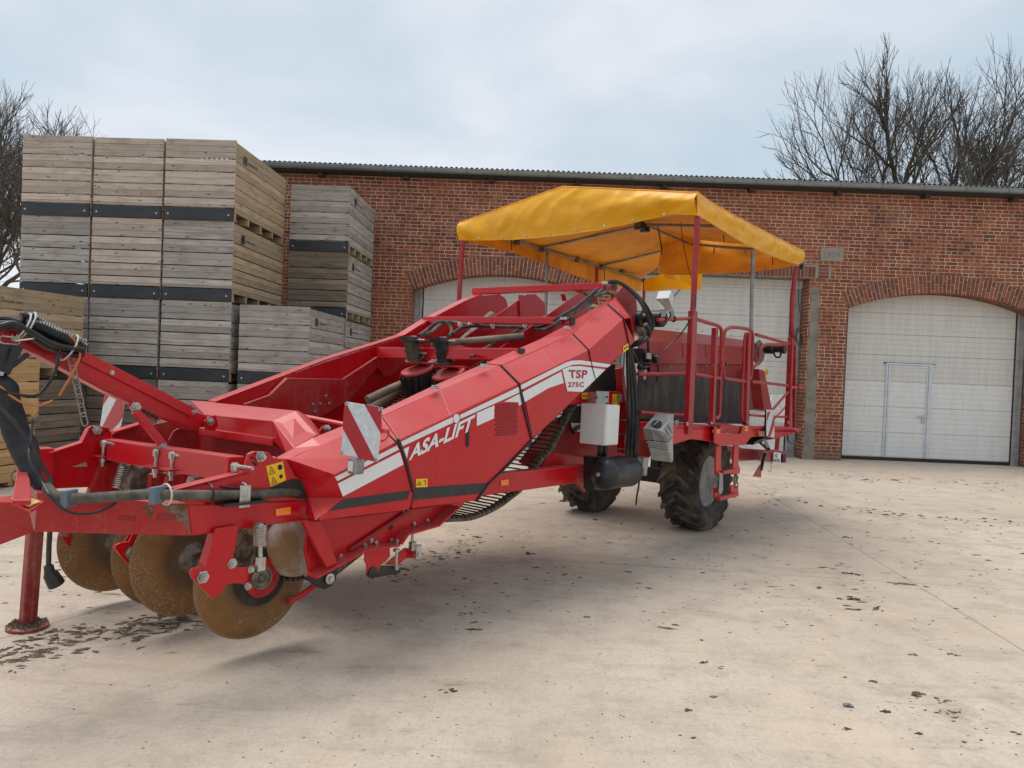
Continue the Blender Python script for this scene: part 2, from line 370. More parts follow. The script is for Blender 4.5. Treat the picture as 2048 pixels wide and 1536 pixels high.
# ------------------------------------------------------------------ ground
def ground_mat():
    m, t, b = newmat('concrete_yard')
    v = mapped(t, (1, 1, 1))
    base = mixc(t, ramp(t, noise(t, v, 0.45, 6, 0.6), 0.35, 0.68), (0.61, 0.515, 0.42), (0.49, 0.405, 0.325))
    base = mixc(t, math_(t, 'MULTIPLY', ramp(t, noise(t, v, 2.4, 8, 0.75), 0.46, 0.68), 0.8), base, (0.375, 0.305, 0.25))
    base = mixc(t, math_(t, 'MULTIPLY', ramp(t, noise(t, v, 9.0, 8, 0.8), 0.55, 0.70), 0.45), base, (0.27, 0.215, 0.17))
    # drag marks running across the yard
    vd = mapped(t, (1.0, 7.0, 1.0)); base = mixc(t, math_(t, 'MULTIPLY', ramp(t, noise(t, vd, 1.1, 7, 0.7), 0.54, 0.76), 0.6), base, (0.30, 0.245, 0.20))
    fine = noise(t, v, 42, 8, 0.8); base = mixc(t, math_(t, 'MULTIPLY', ramp(t, fine, 0.50, 0.66), 0.55), base, (0.29, 0.24, 0.20))
    base = mixc(t, math_(t, 'MULTIPLY', ramp(t, noise(t, v, 0.9, 5, 0.6), 0.52, 0.66), 0.35), base, (0.70, 0.555, 0.39))
    base = mixc(t, math_(t, 'MULTIPLY', ramp(t, noise(t, v, 120, 3, 0.8), 0.60, 0.66), 0.55), base, (0.74, 0.67, 0.58))
    # brushed grain of the slab
    vb = mapped(t, (60, 3.0, 1)); br = noise(t, vb, 1.0, 3, 0.5); base = mixc(t, math_(t, 'MULTIPLY', ramp(t, br, 0.4, 0.7), 0.12), base, (0.34, 0.29, 0.25))
    # mud stains
    vm = mapped(t, (1.0, 2.6, 1.0))
    st = math_(t, 'MULTIPLY', ramp(t, noise(t, vm, 3.1, 6, 0.62), 0.615, 0.70), ramp(t, noise(t, v, 0.6, 3, 0.5), 0.42, 0.58))
    base = mixc(t, math_(t, 'MULTIPLY', st, 0.75), base, (0.17, 0.125, 0.09))
    sx0 = N('ShaderNodeSeparateXYZ', t); t.links.new(v, sx0.inputs[0])
    for (pa, pb, wd_, k_) in (((-60, 1330), (430, 1222), .30, .55), ((770, 1172), (980, 1065), .22, .45), ((1500, 990), (2048, 1070), .45, .35), ((1820, 1400), (2060, 1470), .16, .6), ((1640, 1110), (1740, 1230), .25, .4), ((600, 1180), (1400, 1000), 1.2, .22)):
        A_ = G(*pa); B_ = G(*pb); d = (B_-A_); L_ = d.length; d.normalize(); mid = (A_+B_)/2
        rx = math_(t, 'SUBTRACT', sx0.outputs[0], mid.x); ry = math_(t, 'SUBTRACT', sx0.outputs[1], mid.y)
        al = math_(t, 'DIVIDE', math_(t, 'ADD', math_(t, 'MULTIPLY', rx, d.x), math_(t, 'MULTIPLY', ry, d.y)), L_/2)
        ac = math_(t, 'DIVIDE', math_(t, 'ADD', math_(t, 'MULTIPLY', rx, -d.y), math_(t, 'MULTIPLY', ry, d.x)), wd_)
        rr_ = math_(t, 'SQRT', math_(t, 'ADD', math_(t, 'MULTIPLY', al, al), math_(t, 'MULTIPLY', ac, ac)))
        f = math_(t, 'MULTIPLY', ramp(t, rr_, 0.3, 1.3, (1,1,1,1), (0,0,0,1)), ramp(t, noise(t, v, 5.0, 8, 0.78), 0.42, 0.62))
        base = mixc(t, math_(t, 'MULTIPLY', f, k_), base, (0.20, 0.145, 0.10))
    # slab joints: distance to three lines on the ground
    sx = N('ShaderNodeSeparateXYZ', t); t.links.new(v, sx.inputs[0])
    wob = math_(t, 'MULTIPLY', math_(t, 'SUBTRACT', noise(t, v, 3.0, 4), 0.5), 0.02)
    for (pa, pb) in (((1560, 1003), (2048, 1302)), ((1300, 1133), (2048, 1180)), ((640, 1090), (60, 1260))):
        A_ = G(*pa); B_ = G(*pb); d = (B_-A_); d.normalize(); nx, ny = -d.y, d.x; c0 = -(A_.x*nx+A_.y*ny)
        e_ = math_(t, 'ADD', math_(t, 'ADD', math_(t, 'MULTIPLY', sx.outputs[0], nx), math_(t, 'MULTIPLY', sx.outputs[1], ny)), c0)
        e_ = math_(t, 'ABSOLUTE', math_(t, 'ADD', e_, wob)); f = ramp(t, e_, 0.003, 0.009, (1,1,1,1), (0,0,0,1))
        base = mixc(t, math_(t, 'MULTIPLY', f, 0.65), base, (0.17, 0.14, 0.12))
    t.links.new(base, b.inputs['Base Color']); b.inputs['Roughness'].default_value = 0.9; b.inputs['Specular IOR Level'].default_value = 0.25
    h = math_(t, 'ADD', math_(t, 'MULTIPLY', fine, 0.5), noise(t, v, 2.4, 4)); bump(t, b, h, 0.45, 0.010)
    return m
mb = MB(); mb.add([(-400, -60, 0), (400, -60, 0), (400, 500, 0), (-400, 500, 0)], [(0, 1, 2, 3)])
g_ = obj('ground', mb, ground_mat(), kind='structure')

# crumbs of dried mud: lumps, streaks near the stand, scattered everywhere
CRUMB = mat('mud_crumb', (0.075, 0.052, 0.037), (0.20, 0.15, 0.11), 20, rough=0.95, bmp=0.5, bscale=60)
def lump(mb, c, sx, sy, sz, rot):
    n1, n2 = 9, 2; vs = []; sx *= .85; sy *= .75; sz *= .8; qq = [random.uniform(0.45, 1.25) for _ in range(n1)]
    for j in range(n2+1):
        ph = math.pi/2*j/n2
        for k in range(n1):
            a = 2*math.pi*k/n1; q = qq[k]*random.uniform(0.85, 1.1)
            x, y, z = math.cos(a)*math.cos(ph)*sx*q, math.sin(a)*math.cos(ph)*sy*q, math.sin(ph)*sz*q
            vs.append((c[0]+x*math.cos(rot)-y*math.sin(rot), c[1]+x*math.sin(rot)+y*math.cos(rot), c[2]+z-0.002))
    fs = [(j*n1+k, j*n1+(k+1) % n1, (j+1)*n1+(k+1) % n1, (j+1)*n1+k) for j in range(n2) for k in range(n1)]
    fs.append(tuple((n2)*n1+k for k in range(n1))); mb.add(vs, fs)
mb = MB()
def scatter(n, pxr, pyr, smin, smax, flat=0.45, elong=1.0, power=2.2):
    for i in range(n):
        p_ = G(random.uniform(*pxr), random.uniform(*pyr)); s_ = smin+(smax-smin)*random.random()**power
        lump(mb, p_, s_*random.uniform(1, elong), s_, s_*flat, random.uniform(-0.5, 0.5))
def band(n, a, b, wd, smin, smax, flat=0.45, elong=1.6):
    A_, B_ = G(*a), G(*b)
    for i in range(n):
        tt = random.random(); p_ = A_.lerp(B_, tt)+Vector((random.gauss(0, wd), random.gauss(0, wd), 0)); s_ = smin+(smax-smin)*random.random()**2
        lump(mb, p_, s_*random.uniform(1, elong), s_*0.8, s_*flat, random.uniform(-0.4, 0.8))
scatter(3200, (0, 2048), (985, 1536), 0.0015, 0.010, .5, 1.6, 3.0); scatter(900, (700, 2048), (960, 1250), 0.004, 0.016, .5, 1.8, 2.5)
scatter(420, (900, 2048), (945, 1180), 0.006, 0.03, 0.4, 1.8)
scatter(120, (0, 420), (1090, 1230), 0.006, 0.025, 0.4, 2.0)
scatter(40, (1300, 2048), (1250, 1500), 0.008, 0.03, 0.5, 1.5, 3)
band(230, (-60, 1330), (400, 1225), 0.13, 0.004, 0.030); band(60, (0, 1300), (180, 1250), 0.06, 0.01, 0.035, 0.4, 2.2)
band(120, (790, 1160), (960, 1075), 0.10, 0.006, 0.032); band(60, (1620, 1010), (2040, 1050), 0.15, 0.01, 0.045)
band(50, (1500, 985), (2048, 1075), 0.2, 0.008, 0.04, 0.4, 2); band(26, (1660, 1120), (1730, 1220), 0.12, 0.01, 0.05, 0.3, 2.2)
band(50, (1840, 1400), (2048, 1490), 0.10, 0.004, 0.022); band(30, (900, 1260), (960, 1210), 0.10, 0.006, 0.02)
band(24, (870, 1385), (960, 1370), 0.05, 0.004, 0.014); band(90, (1600, 948), (2048, 970), 0.35, 0.01, 0.05, 0.3, 3.0)
for (px, py, s_) in ((160, 1167, .035), (1830, 1388, .045), (1885, 1402, .03), (1910, 1425, .03), (1408, 1325, .028), (1440, 1337, .022), (1826, 1310, .03), (1908, 1310, .03),
                     (1700, 1200, .055), (1715, 1150, .04), (1690, 1075, .045), (1550, 1010, .035), (1545, 990, .028), (27, 1343, .022), (110, 1272, .03), (1128, 1150, .03), (1060, 1108, .045), (905, 1382, .03), (1122, 1003, .07), (1190, 1040, .04)):
    p_ = G(px, py)
    for k in range(5): lump(mb, p_+Vector((random.gauss(0, s_*.6), random.gauss(0, s_*.4), 0)), s_*random.uniform(.4, .9), s_*random.uniform(.3, .6), s_*random.uniform(.2, .45), random.uniform(-.4, .4))
sm = MB()
def smear(p_, s_, el, rot):
    n = 14; q = [random.uniform(.35, 1.2) for _ in range(n)]; vs = []
    for k in range(n):
        a = 2*math.pi*k/n; x, y = math.cos(a)*s_*el*q[k], math.sin(a)*s_*q[k]; vs.append((p_.x+x*math.cos(rot)-y*math.sin(rot), p_.y+x*math.sin(rot)+y*math.cos(rot), .003))
    mb.add(vs+[(p_.x, p_.y, .003+s_*.05)], [(k, (k+1) % n, n) for k in range(n)])
for i in range(60):
    smear(G(random.uniform(600, 2048), random.uniform(950, 1260)), .008+.026*random.random()**3, random.uniform(1.5, 4), random.uniform(-.3, .3))
A_, B_2 = G(-40, 1330), G(420, 1228)
for i in range(120):
    tt = random.random(); smear(A_.lerp(B_2, tt)+Vector((random.gauss(0, .12), random.gauss(0, .13), 0)), .007+.02*random.random()**2, random.uniform(1.5, 4), random.choice((.1, .2, 1.2)))
o = obj('mud_crumbs', mb, CRUMB, kind='stuff', smooth=True)
o['label'] = 'dark crumbs and flakes of dried mud scattered over the concrete yard'; o['category'] = 'mud crumbs'
# one grey pebble
mb = MB(); p_ = G(1694, 1413)
for (dx, dy, s_) in ((0, 0, .018), (.020, -.009, .011)):
    vs = [(p_.x+dx+math.cos(a)*math.cos(e_)*s_*(1.3 if dx == 0 else 1), p_.y+dy+math.sin(a)*math.cos(e_)*s_*.8, max(0.0, s_*.5+math.sin(e_)*s_*.55)) for e_ in [R(x) for x in (-60, -25, 10, 45, 80)] for a in [2*math.pi*k/12 for k in range(12)]]
    mb.add(vs, [(j*12+k, j*12+(k+1) % 12, (j+1)*12+(k+1) % 12, (j+1)*12+k) for j in range(4) for k in range(12)]+[tuple(range(48, 60))])
o = obj('pebble', mb, mat('slate_pebble', (0.12, 0.135, 0.145), (0.2, 0.21, 0.21), 60, rough=0.7), smooth=True)
tagt(o, 'small blue grey pebble lying alone on the concrete in the right foreground', 'pebble')

# ------------------------------------------------------------------ barn
BP = Vector((11.06, 16.2, 0)); BX = Vector((-(-5.29-11.06), -(16.49-16.2), 0)).normalized(); BY = Vector((-BX.y, BX.x, 0))
BR = math.atan2(BX.y, BX.x)
o0 = BP + BX*((0-BP.x)/BX.x); BORG = Vector((o0.x, o0.y, 0))
def BL(px, py, back=0.0):
    d = ray(px, py); t = ((BORG+BY*back-CAM).dot(BY))/d.dot(BY); q = CAM+d*t-BORG; return q.dot(BX), q.z
def brick_mat():
    m, t, b = newmat('old_red_brick')
    c = N('ShaderNodeTexCoord', t); s_ = N('ShaderNodeSeparateXYZ', t); t.links.new(c.outputs['Object'], s_.inputs[0])
    xx = math_(t, 'ADD', s_.outputs[0], s_.outputs[1])
    cb = N('ShaderNodeCombineXYZ', t); t.links.new(math_(t, 'ADD', xx, 20.0), cb.inputs[0]); t.links.new(s_.outputs[2], cb.inputs[1])
    RH = 0.077
    # slight waviness of the courses
    wv = noise(t, cb.outputs[0], 1.7, 3); off = math_(t, 'MULTIPLY', math_(t, 'SUBTRACT', wv, 0.5), 0.012)
    z2 = math_(t, 'ADD', s_.outputs[2], off); cb2 = N('ShaderNodeCombineXYZ', t)
    row0 = math_(t, 'FLOOR', math_(t, 'DIVIDE', z2, RH)); wn = N('ShaderNodeTexWhiteNoise', t); wn.noise_dimensions = '1D'; t.links.new(row0, wn.inputs['W'])
    half = math_(t, 'MULTIPLY', math_(t, 'MODULO', math_(t, 'FLOOR', math_(t, 'DIVIDE', math_(t, 'ADD', row0, 1000.0), 2.0)), 2.0), 0.13)
    shx = math_(t, 'ADD', half, math_(t, 'MULTIPLY', wn.outputs['Value'], 0.06))
    t.links.new(math_(t, 'ADD', math_(t, 'ADD', math_(t, 'ADD', xx, 20.0), off), shx), cb2.inputs[0]); t.links.new(z2, cb2.inputs[1])
    def brk(wd, o_):
        br = N('ShaderNodeTexBrick', t); br.offset = o_; br.offset_frequency = 2; br.squash = 1.0
        br.inputs['Scale'].default_value = 1.0; br.inputs['Brick Width'].default_value = wd; br.inputs['Row Height'].default_value = RH
        br.inputs['Mortar Size'].default_value = 0.0075; br.inputs['Mortar Smooth'].default_value = 0.25; br.inputs['Bias'].default_value = 0.0
        br.inputs['Color1'].default_value = (0, 0, 0, 1); br.inputs['Color2'].default_value = (1, 1, 1, 1); br.inputs['Mortar'].default_value = (0.5, 0.5, 0.5, 1)
        t.links.new(cb2.outputs[0], br.inputs[0]); return br
    a = brk(0.26, 0.5); h = brk(0.13, 0.5)
    row = math_(t, 'FLOOR', math_(t, 'DIVIDE', z2, RH)); par = math_(t, 'MODULO', math_(t, 'ADD', row, 1000.0), 2.0)
    # stretcher courses shift by half a brick every other time (cross bond)
    tint = mixc(t, par, a.outputs['Color'], h.outputs['Color']); mort = mixc(t, par, a.outputs['Fac'], h.outputs['Fac'])
    cr_ = N('ShaderNodeValToRGB', t); el = cr_.color_ramp.elements
    el[0].position = 0.0; el[0].color = (0.15, 0.055, 0.036, 1); el[1].position = 1.0; el[1].color = (0.50, 0.165, 0.055, 1)
    for p__, c_ in ((0.06, (0.13, 0.055, 0.045, 1)), (0.12, (0.22, 0.060, 0.036, 1)), (0.35, (0.33, 0.088, 0.045, 1)), (0.55, (0.24, 0.060, 0.036, 1)), (0.75, (0.42, 0.125, 0.052, 1)), (0.9, (0.36, 0.13, 0.085, 1))):
        q = cr_.color_ramp.elements.new(p__); q.color = c_
    t.links.new(tint, cr_.inputs[0])
    col = mixc(t, math_(t, 'MULTIPLY', noise(t, cb.outputs[0], 40, 5, 0.7), 0.5), cr_.outputs[0], (0.17, 0.075, 0.05))
    big = ramp(t, noise(t, cb.outputs[0], 0.55, 4, 0.6), 0.40, 0.62)
    col = mixc(t, math_(t, 'MULTIPLY', big, 0.45), col, (0.40, 0.13, 0.055))
    soot = ramp(t, noise(t, cb.outputs[0], 1.4, 6, 0.65), 0.52, 0.75); col = mixc(t, math_(t, 'MULTIPLY', soot, 0.30), col, (0.10, 0.05, 0.04))
    col = mixc(t, 1.0, col, (0.88, 0.86, 0.90), 'MULTIPLY')
    pt = ramp(t, noise(t, cb.outputs[0], 0.9, 7, 0.7), 0.56, 0.70); col = mixc(t, math_(t, 'MULTIPLY', pt, 0.35), col, (0.40, 0.26, 0.19))
    vs_ = mapped(t, (1.4, 1.4, 0.22)); rn_ = ramp(t, noise(t, vs_, 2.4, 7, 0.7), 0.54, 0.72); col = mixc(t, math_(t, 'MULTIPLY', rn_, 0.32), col, (0.11, 0.06, 0.045))
    mc = mixc(t, ramp(t, noise(t, cb.outputs[0], 2.0, 4), 0.4, 0.62), (0.62, 0.49, 0.37), (0.38, 0.28, 0.21))
    col = mixc(t, mort, col, mc)
    foot = ramp(t, math_(t, 'ADD', s_.outputs[2], math_(t, 'MULTIPLY', noise(t, cb.outputs[0], 4, 5), 0.5)), 0.32, 0.62, (1,1,1,1), (0,0,0,1)); col = mixc(t, math_(t, 'MULTIPLY', foot, 0.6), col, (0.17, 0.12, 0.085)); t.links.new(col, b.inputs['Base Color'])
    b.inputs['Roughness'].default_value = 0.9; b.inputs['Specular IOR Level'].default_value = 0.2
    hh = math_(t, 'ADD', math_(t, 'MULTIPLY', mort, -1.0), math_(t, 'MULTIPLY', noise(t, cb.outputs[0], 60, 4), 0.35)); bump(t, b, hh, 0.7, 0.01)
    return m
def island_brick(name, dark=1.0):
    m, t, b = newmat(name); g = N('ShaderNodeNewGeometry', t)
    cr_ = N('ShaderNodeValToRGB', t); el = cr_.color_ramp.elements
    el[0].position = 0; el[0].color = (0.16, 0.052, 0.034, 1); el[1].position = 1; el[1].color = (0.36, 0.105, 0.045, 1)
    q = cr_.color_ramp.elements.new(0.5); q.color = (0.21, 0.062, 0.037, 1)
    t.links.new(g.outputs['Random Per Island'], cr_.inputs[0]); v = mapped(t, (1, 1, 1))
    c = mixc(t, math_(t, 'MULTIPLY', noise(t, v, 45, 5, 0.7), 0.5), cr_.outputs[0], (0.14, 0.06, 0.04))
    if dark != 1: c = mixc(t, 1.0, c, (dark,)*3, 'MULTIPLY')
    t.links.new(c, b.inputs['Base Color']); b.inputs['Roughness'].default_value = 0.9; bump(t, b, noise(t, v, 60, 4), 0.4, 0.004); return m
BRICK = brick_mat(); IBRICK = island_brick('arch_brick')
MORTAR = mat('lime_mortar', (0.62, 0.50, 0.38), (0.46, 0.35, 0.26), 12, rough=0.95, bmp=0.4)
GREYMORT = mat('cement_mortar', (0.30, 0.27, 0.23), rough=0.95)
barn = thing('brick_barn', 'long red brick barn with arched white gates and a corrugated roof across the yard', 'barn', BORG, BR)
ROOT[barn.name] = Vector((0, 0, 0))      # barn parts are written in barn coordinates
DEPTH = 0.42
def arch_geom(pxl, pyl, pxo, pyo, cx_px, apex_py):
    xl, zl = BL(pxl, pyl); xo, zo = BL(pxo, pyo); xc, za = BL(cx_px, apex_py); return xl, zl, xo, zo, xc, za
def circ(xl, zl, xc, za):
    hw = xc-xl; rise = za-zl; r_ = (hw*hw+rise*rise)/(2*rise); return r_, za-r_
class Arch:
    def __init__(s, xl, zl, xc, za, ring):
        s.xl, s.zl, s.xc, s.za = xl, zl, xc, za; s.r, s.zc = circ(xl, zl, xc, za); s.ring = ring; s.ro = s.r+ring
        s.xr = 2*xc-xl; s.ang = math.asin((xc-xl)/s.r)
        s.xol = xc-math.sin(s.ang)*s.ro; s.xor_ = 2*xc-s.xol; s.zol = s.zc+math.cos(s.ang)*s.ro
x_, z_ = BL(1695.6, 617.5); xc3, za3 = BL(1889, 586.5); A3 = Arch(x_, z_, xc3, za3, 0.385)
x_, z_ = BL(823.7, 579); xc1, za1 = BL(1007, 549); A1 = Arch(x_, z_, xc1, za1, 0.385)
G2L = A1.xr+0.56; G2R = BL(1613, 700)[0]; G2T = BL(1600, 555)[1]
WT = BL(1300, 372)[1]; WL, WR = -8.6, 16.5
def strip_wall(mb, spans):
    for (x0, x1, zf) in spans:
        mb.add([(x0, 0, zf(x0)), (x1, 0, zf(x1)), (x1, 0, WT), (x0, 0, WT)], [(0, 1, 2, 3)])
mb = MB()
def arch_spans(A_):
    n = 28; out_ = []; xs = [A_.xol+(A_.xor_-A_.xol)*i/n for i in range(n+1)]
    f = lambda x: A_.zc+math.sqrt(max(0.0, A_.ro**2-(x-A_.xc)**2))
    return [(xs[i], xs[i+1], f) for i in range(n)]
z0 = lambda x: 0.0
spans = [(WL, A1.xol, z0)]+arch_spans(A1)+[(A1.xor_, G2L, z0), (G2L, G2R, lambda x: G2T+0.25), (G2R, A3.xol, z0)]+arch_spans(A3)+[(A3.xor_, WR, z0)]
strip_wall(mb, spans)
for A_ in (A1, A3):   # masonry between jamb and ring springing
    for sgn, xo, xi in ((1, A_.xol, A_.xl), (-1, A_.xor_, A_.xr)):
        mb.add([(xo, 0, 0), (xi, 0, 0), (xi, 0, A_.zl), (xo, 0, A_.zol)], [(0, 1, 2, 3)])
        mb.add([(xi, 0, 0), (xi, DEPTH, 0), (xi, DEPTH, A_.zl), (xi, 0, A_.zl)], [(0, 1, 2, 3)])
for xi in (G2L, G2R): mb.add([(xi, 0, 0), (xi, DEPTH, 0), (xi, DEPTH, G2T), (xi, 0, G2T)], [(0, 1, 2, 3)])
mb.add([(G2L, 0, G2T), (G2R, 0, G2T), (G2R, DEPTH, G2T), (G2L, DEPTH, G2T)], [(0, 1, 2, 3)])
# end walls and back
mb.add([(WL, 0, 0), (WL, 10, 0), (WL, 10, WT), (WL, 0, WT)], [(0, 1, 2, 3)]); mb.add([(WR, 0, 0), (WR, 10, 0), (WR, 10, WT), (WR, 0, WT)], [(0, 1, 2, 3)])
mb.add([(WL, 10, 0), (WR, 10, 0), (WR, 10, WT), (WL, 10, WT)], [(0, 1, 2, 3)])
wall = obj('wall', mb, BRICK, barn)
# cracks and small broken patches
def ring(A_, name):
    bk = MB(); mo = MB(); nb = 2*A_.ang*A_.r/0.082; nb = int(round(nb)); n = 40
    pts_i = [(A_.xc+math.sin(-A_.ang+2*A_.ang*i/n)*A_.r, A_.zc+math.cos(-A_.ang+2*A_.ang*i/n)*A_.r) for i in range(n+1)]
    pts_o = [(A_.xc+math.sin(-A_.ang+2*A_.ang*i/n)*A_.ro, A_.zc+math.cos(-A_.ang+2*A_.ang*i/n)*A_.ro) for i in range(n+1)]
    for i in range(n):
        (a, b), (c, d) = pts_i[i], pts_i[i+1]; (e, f), (g, h) = pts_o[i], pts_o[i+1]
        mo.add([(a, .004, b), (c, .004, d), (g, .004, h), (e, .004, f)], [(0, 1, 2, 3)])
        mo.add([(a, .004, b), (c, .004, d), (c, DEPTH, d), (a, DEPTH, b)], [(0, 1, 2, 3)])
    for i in range(nb):
        a = -A_.ang+2*A_.ang*(i+0.5)/nb; rd = Vector((math.sin(a), 0, math.cos(a))); tg = Vector((math.cos(a), 0, -math.sin(a))); c0 = Vector((A_.xc, 0, A_.zc))
        cuts = [[0.0, 0.125, 0.385], [0.0, 0.255, 0.385], [0.0, 0.06, 0.32, 0.385], [0, .19, .385]][i % 4]
        for j in range(len(cuts)-1):
            r0 = A_.r+cuts[j]+(0.005 if j else -0.004); r1 = A_.r+cuts[j+1]-0.005; pr = random.uniform(0.001, 0.009)
            hw = 0.5*(2*A_.ang*(r0+r1)/2/nb)-0.008
            bk.box(c0+rd*(r0+r1)/2+Vector((0, 0.06-pr, 0)), tg*hw, Vector((0, 0.06, 0)), rd*(r1-r0)/2)
        nd = 3
        for j in range(nd):   # soffit bricks
            y0 = 0.125+j*(DEPTH-0.125)/nd; bk.box(c0+rd*(A_.r+0.03)+Vector((0, y0+(DEPTH-.125)/nd/2, 0)), tg*(A_.ang*A_.r/nb-0.005), Vector((0, (DEPTH-.125)/nd/2-0.004, 0)), rd*0.034)
    m_ = obj('arch_mortar', mo, MORTAR, barn); a_ = obj('brick_arch', bk, IBRICK, barn, bevel=0.003)
    m_.parent = a_
    return a_
ring(A1, 'a'); ring(A3, 'b')
# soldier course over the square gate, patched brickwork and the cement beside it
bk = MB(); x = G2L-0.25; xe = BL(1636, 545)[0]; zt = G2T+0.255
while x < xe-0.05:
    bk.abox(x+0.006, x+0.073, -random.uniform(.002, .008), 0.12, G2T+0.012, zt-0.012); x += 0.081  # inner skin added to carry the shaded tone of the underside
so = obj('soldier_course', bk, island_brick('soldier_brick', 0.9), barn, bevel=0.002)
mb = MB(); mb.abox(G2L-0.3, xe+0.28, 0.001-0.003, 0.1, G2T-0.0, zt+0.02); mo_ = obj('mortar_bed', mb, GREYMORT, barn)
bk = MB()
for j in range(4):
    z = G2T+0.012+j*0.078-0.01; bk.abox(xe+0.01, xe+0.23, -0.007, 0.05, z, z+0.062)
rb = obj('repair_bricks', bk, IBRICK, barn, bevel=0.002)
mb = MB(); mb.abox(G2L-0.2, G2R+0.28, -0.004, DEPTH, G2T-0.012, G2T+0.004); obj('steel_lintel', mb, mat('rusty_lintel', (0.24, 0.22, 0.19), (0.16, 0.12, 0.09), 8, rough=0.8), barn)
# concrete pillar repair at the right side of the square gate
x0, _ = BL(1614.5, 700); x1, _ = BL(1636, 700); ztop = BL(1625, 574)[1]; mb = MB(); n = 26
L_ = []; Rr = []
for i in range(n+1):
    z = ztop*i/n; j1 = 0.010*math.sin(i*1.7)+random.uniform(-.008, .008); L_.append((x0+.02+j1*.6-(0.03 if i < 2 else 0), z)); Rr.append((x1-.01+j1+(0.02 if i < 14 else -.01), z))
vs = [(a, -0.006, z) for a, z in L_]+[(a, -0.006, z) for a, z in Rr]+[(a, 0.2, z) for a, z in L_]+[(a, 0.2, z) for a, z in Rr]
m1 = n+1; fs = []
for i in range(n): fs += [(i, m1+i, m1+i+1, i+1), (i, i+1, 2*m1+i+1, 2*m1+i), (m1+i, 3*m1+i, 3*m1+i+1, m1+i+1)]
fs.append((n, m1+n, 3*m1+n, 2*m1+n)); mb.add(vs, fs)
CONC = mat('rough_concrete', (0.27, 0.245, 0.20), (0.19, 0.17, 0.135), 4, rough=0.95, bmp=0.7, bscale=35, bdist=0.015)
obj('concrete_pillar', mb, CONC, barn)
# year plaque
xa, za_ = BL(1642, 495); xb, zb = BL(1686, 523.5); mb = MB(); mb.abox(xa, xb, -0.012, 0.05, zb, za_)
pq = obj('plaque', mb, mat('plaque_stone', (0.32, 0.29, 0.245), (0.26, 0.235, 0.20), 14, rough=0.95), barn, bevel=0.004)
tm = text_mesh('1994', lambda a, b: Vector((xa+0.06+(xb-xa-0.12)*a, -0.0145, zb+0.07+(za_-zb-0.15)*b)), 0.0)
tx = obj('year_lettering', tm, mat('plaque_groove', (0.22, 0.20, 0.17), rough=0.95), barn); tx.parent = pq
# ---- sectional gates
GW = mat('gate_panel_white', (0.74, 0.735, 0.71), (0.67, 0.66, 0.63), 3, (0.4, 0.75), rough=0.45, stretch=(4, 4, .6), bmp=0.15, bscale=90, bdist=0.002)
GD = mat('gate_panel_greyed', (0.66, 0.645, 0.60), (0.57, 0.55, 0.51), 2.2, (0.4, 0.75), rough=0.55, stretch=(5, 5, .5), bmp=0.15, bscale=90, bdist=0.002)
GF = mat('gate_frame_aluminium', (0.62, 0.66, 0.70), (0.54, 0.57, 0.60), 4, rough=0.4, metal=0.1)
GT = mat('gate_guide_grey', (0.40, 0.41, 0.41), (0.30, 0.30, 0.29), 5, rough=0.5)
SEAL = mat('gate_seal_black', (0.03, 0.024, 0.02), rough=0.8)
def gate(x0, x1, ztop, zfun, joints, clean, nm, guides=(0.2, 0.2), y=None, z_b=0.075):
    """ribbed sectional gate: x0..x1 opening at depth DEPTH; joints = z of section joints from the bottom"""
    y = DEPTH+0.02 if y is None else y
    gl, gr = guides; pa, pb = x0+gl, x1-gr
    g = None
    hi = MB(); lo = MB()
    def prof(mb_, za, zb_, flat=False):
        zs = [za]; k = max(1, round((zb_-za)/0.112)); st_ = (zb_-za)/k; pts = []
        for i in range(k):
            a = za+i*st_; gd = 0.016 if i == 0 else 0.008; gh = 0.012 if i == 0 else 0.012
            pts += [(a, y+gd), (a+gh, y+gd), (a+gh+0.006, y), (a+st_-0.004, y-0.0015)]
        pts.append((zb_, y+0.01)); n0 = len(pts)
        mb_.add([(pa, yy, z) for z, yy in pts]+[(pb, yy, z) for z, yy in pts], [(i, i+n0, i+1+n0, i+1) for i in range(n0-1)])
    zs = [z_b]+joints+[ztop]
    for i in range(len(zs)-1): prof(lo if i < clean else hi, zs[i], zs[i+1])
    o1 = obj('gate', lo, GW, barn, label=nm+', cleaner lower sections'); o2 = obj('upper_sections', hi, GD, barn); o2.parent = o1
    fr = MB()
    for (a, b, edge) in ((x0, pa, 1), (pb, x1, -1)):
        fr.abox(a, b, y+0.012, y+0.05, 0, ztop); e0 = pa if edge == 1 else pb
        fr.abox(e0-(0.085 if edge == 1 else -0.03), e0-(0.03 if edge == 1 else -0.085), y-0.02, y+0.011, 0, ztop)
    obj('guide_rail', fr, GT, o1, bevel=0.003)
    sl = MB(); sl.abox(pa-0.022, pa-0.002, y-0.012, y+0.011, 0.02, ztop); sl.abox(pb+0.002, pb+0.022, y-0.012, y+0.011, 0.02, ztop)
    sl.abox(pa, pb, y-0.004, y+0.03, 0.0, z_b-0.002); obj('seal_and_shade_strip', sl, SEAL, o1)  # bottom seal made tall and dark, painting in the shade under the gate
    bk_ = MB(); bk_.add([(x0-.3, y+0.06, 0), (x1+.3, y+0.06, 0), (x1+.3, y+0.06, ztop+.3), (x0-.3, y+0.06, ztop+.3)], [(0, 1, 2, 3)]); b3 = obj('backing', bk_, GT, barn); b3.parent = o1
    return o1, pa, pb, y
ySet = DEPTH+0.02
def zj(px, py): return BL(px, py, ySet)[1]
J3 = [zj(1690, 861.9), zj(1690, 810.6), zj(1690, 760), zj(1690, 707.5), zj(1690, 666), zj(1690, 623.8)]
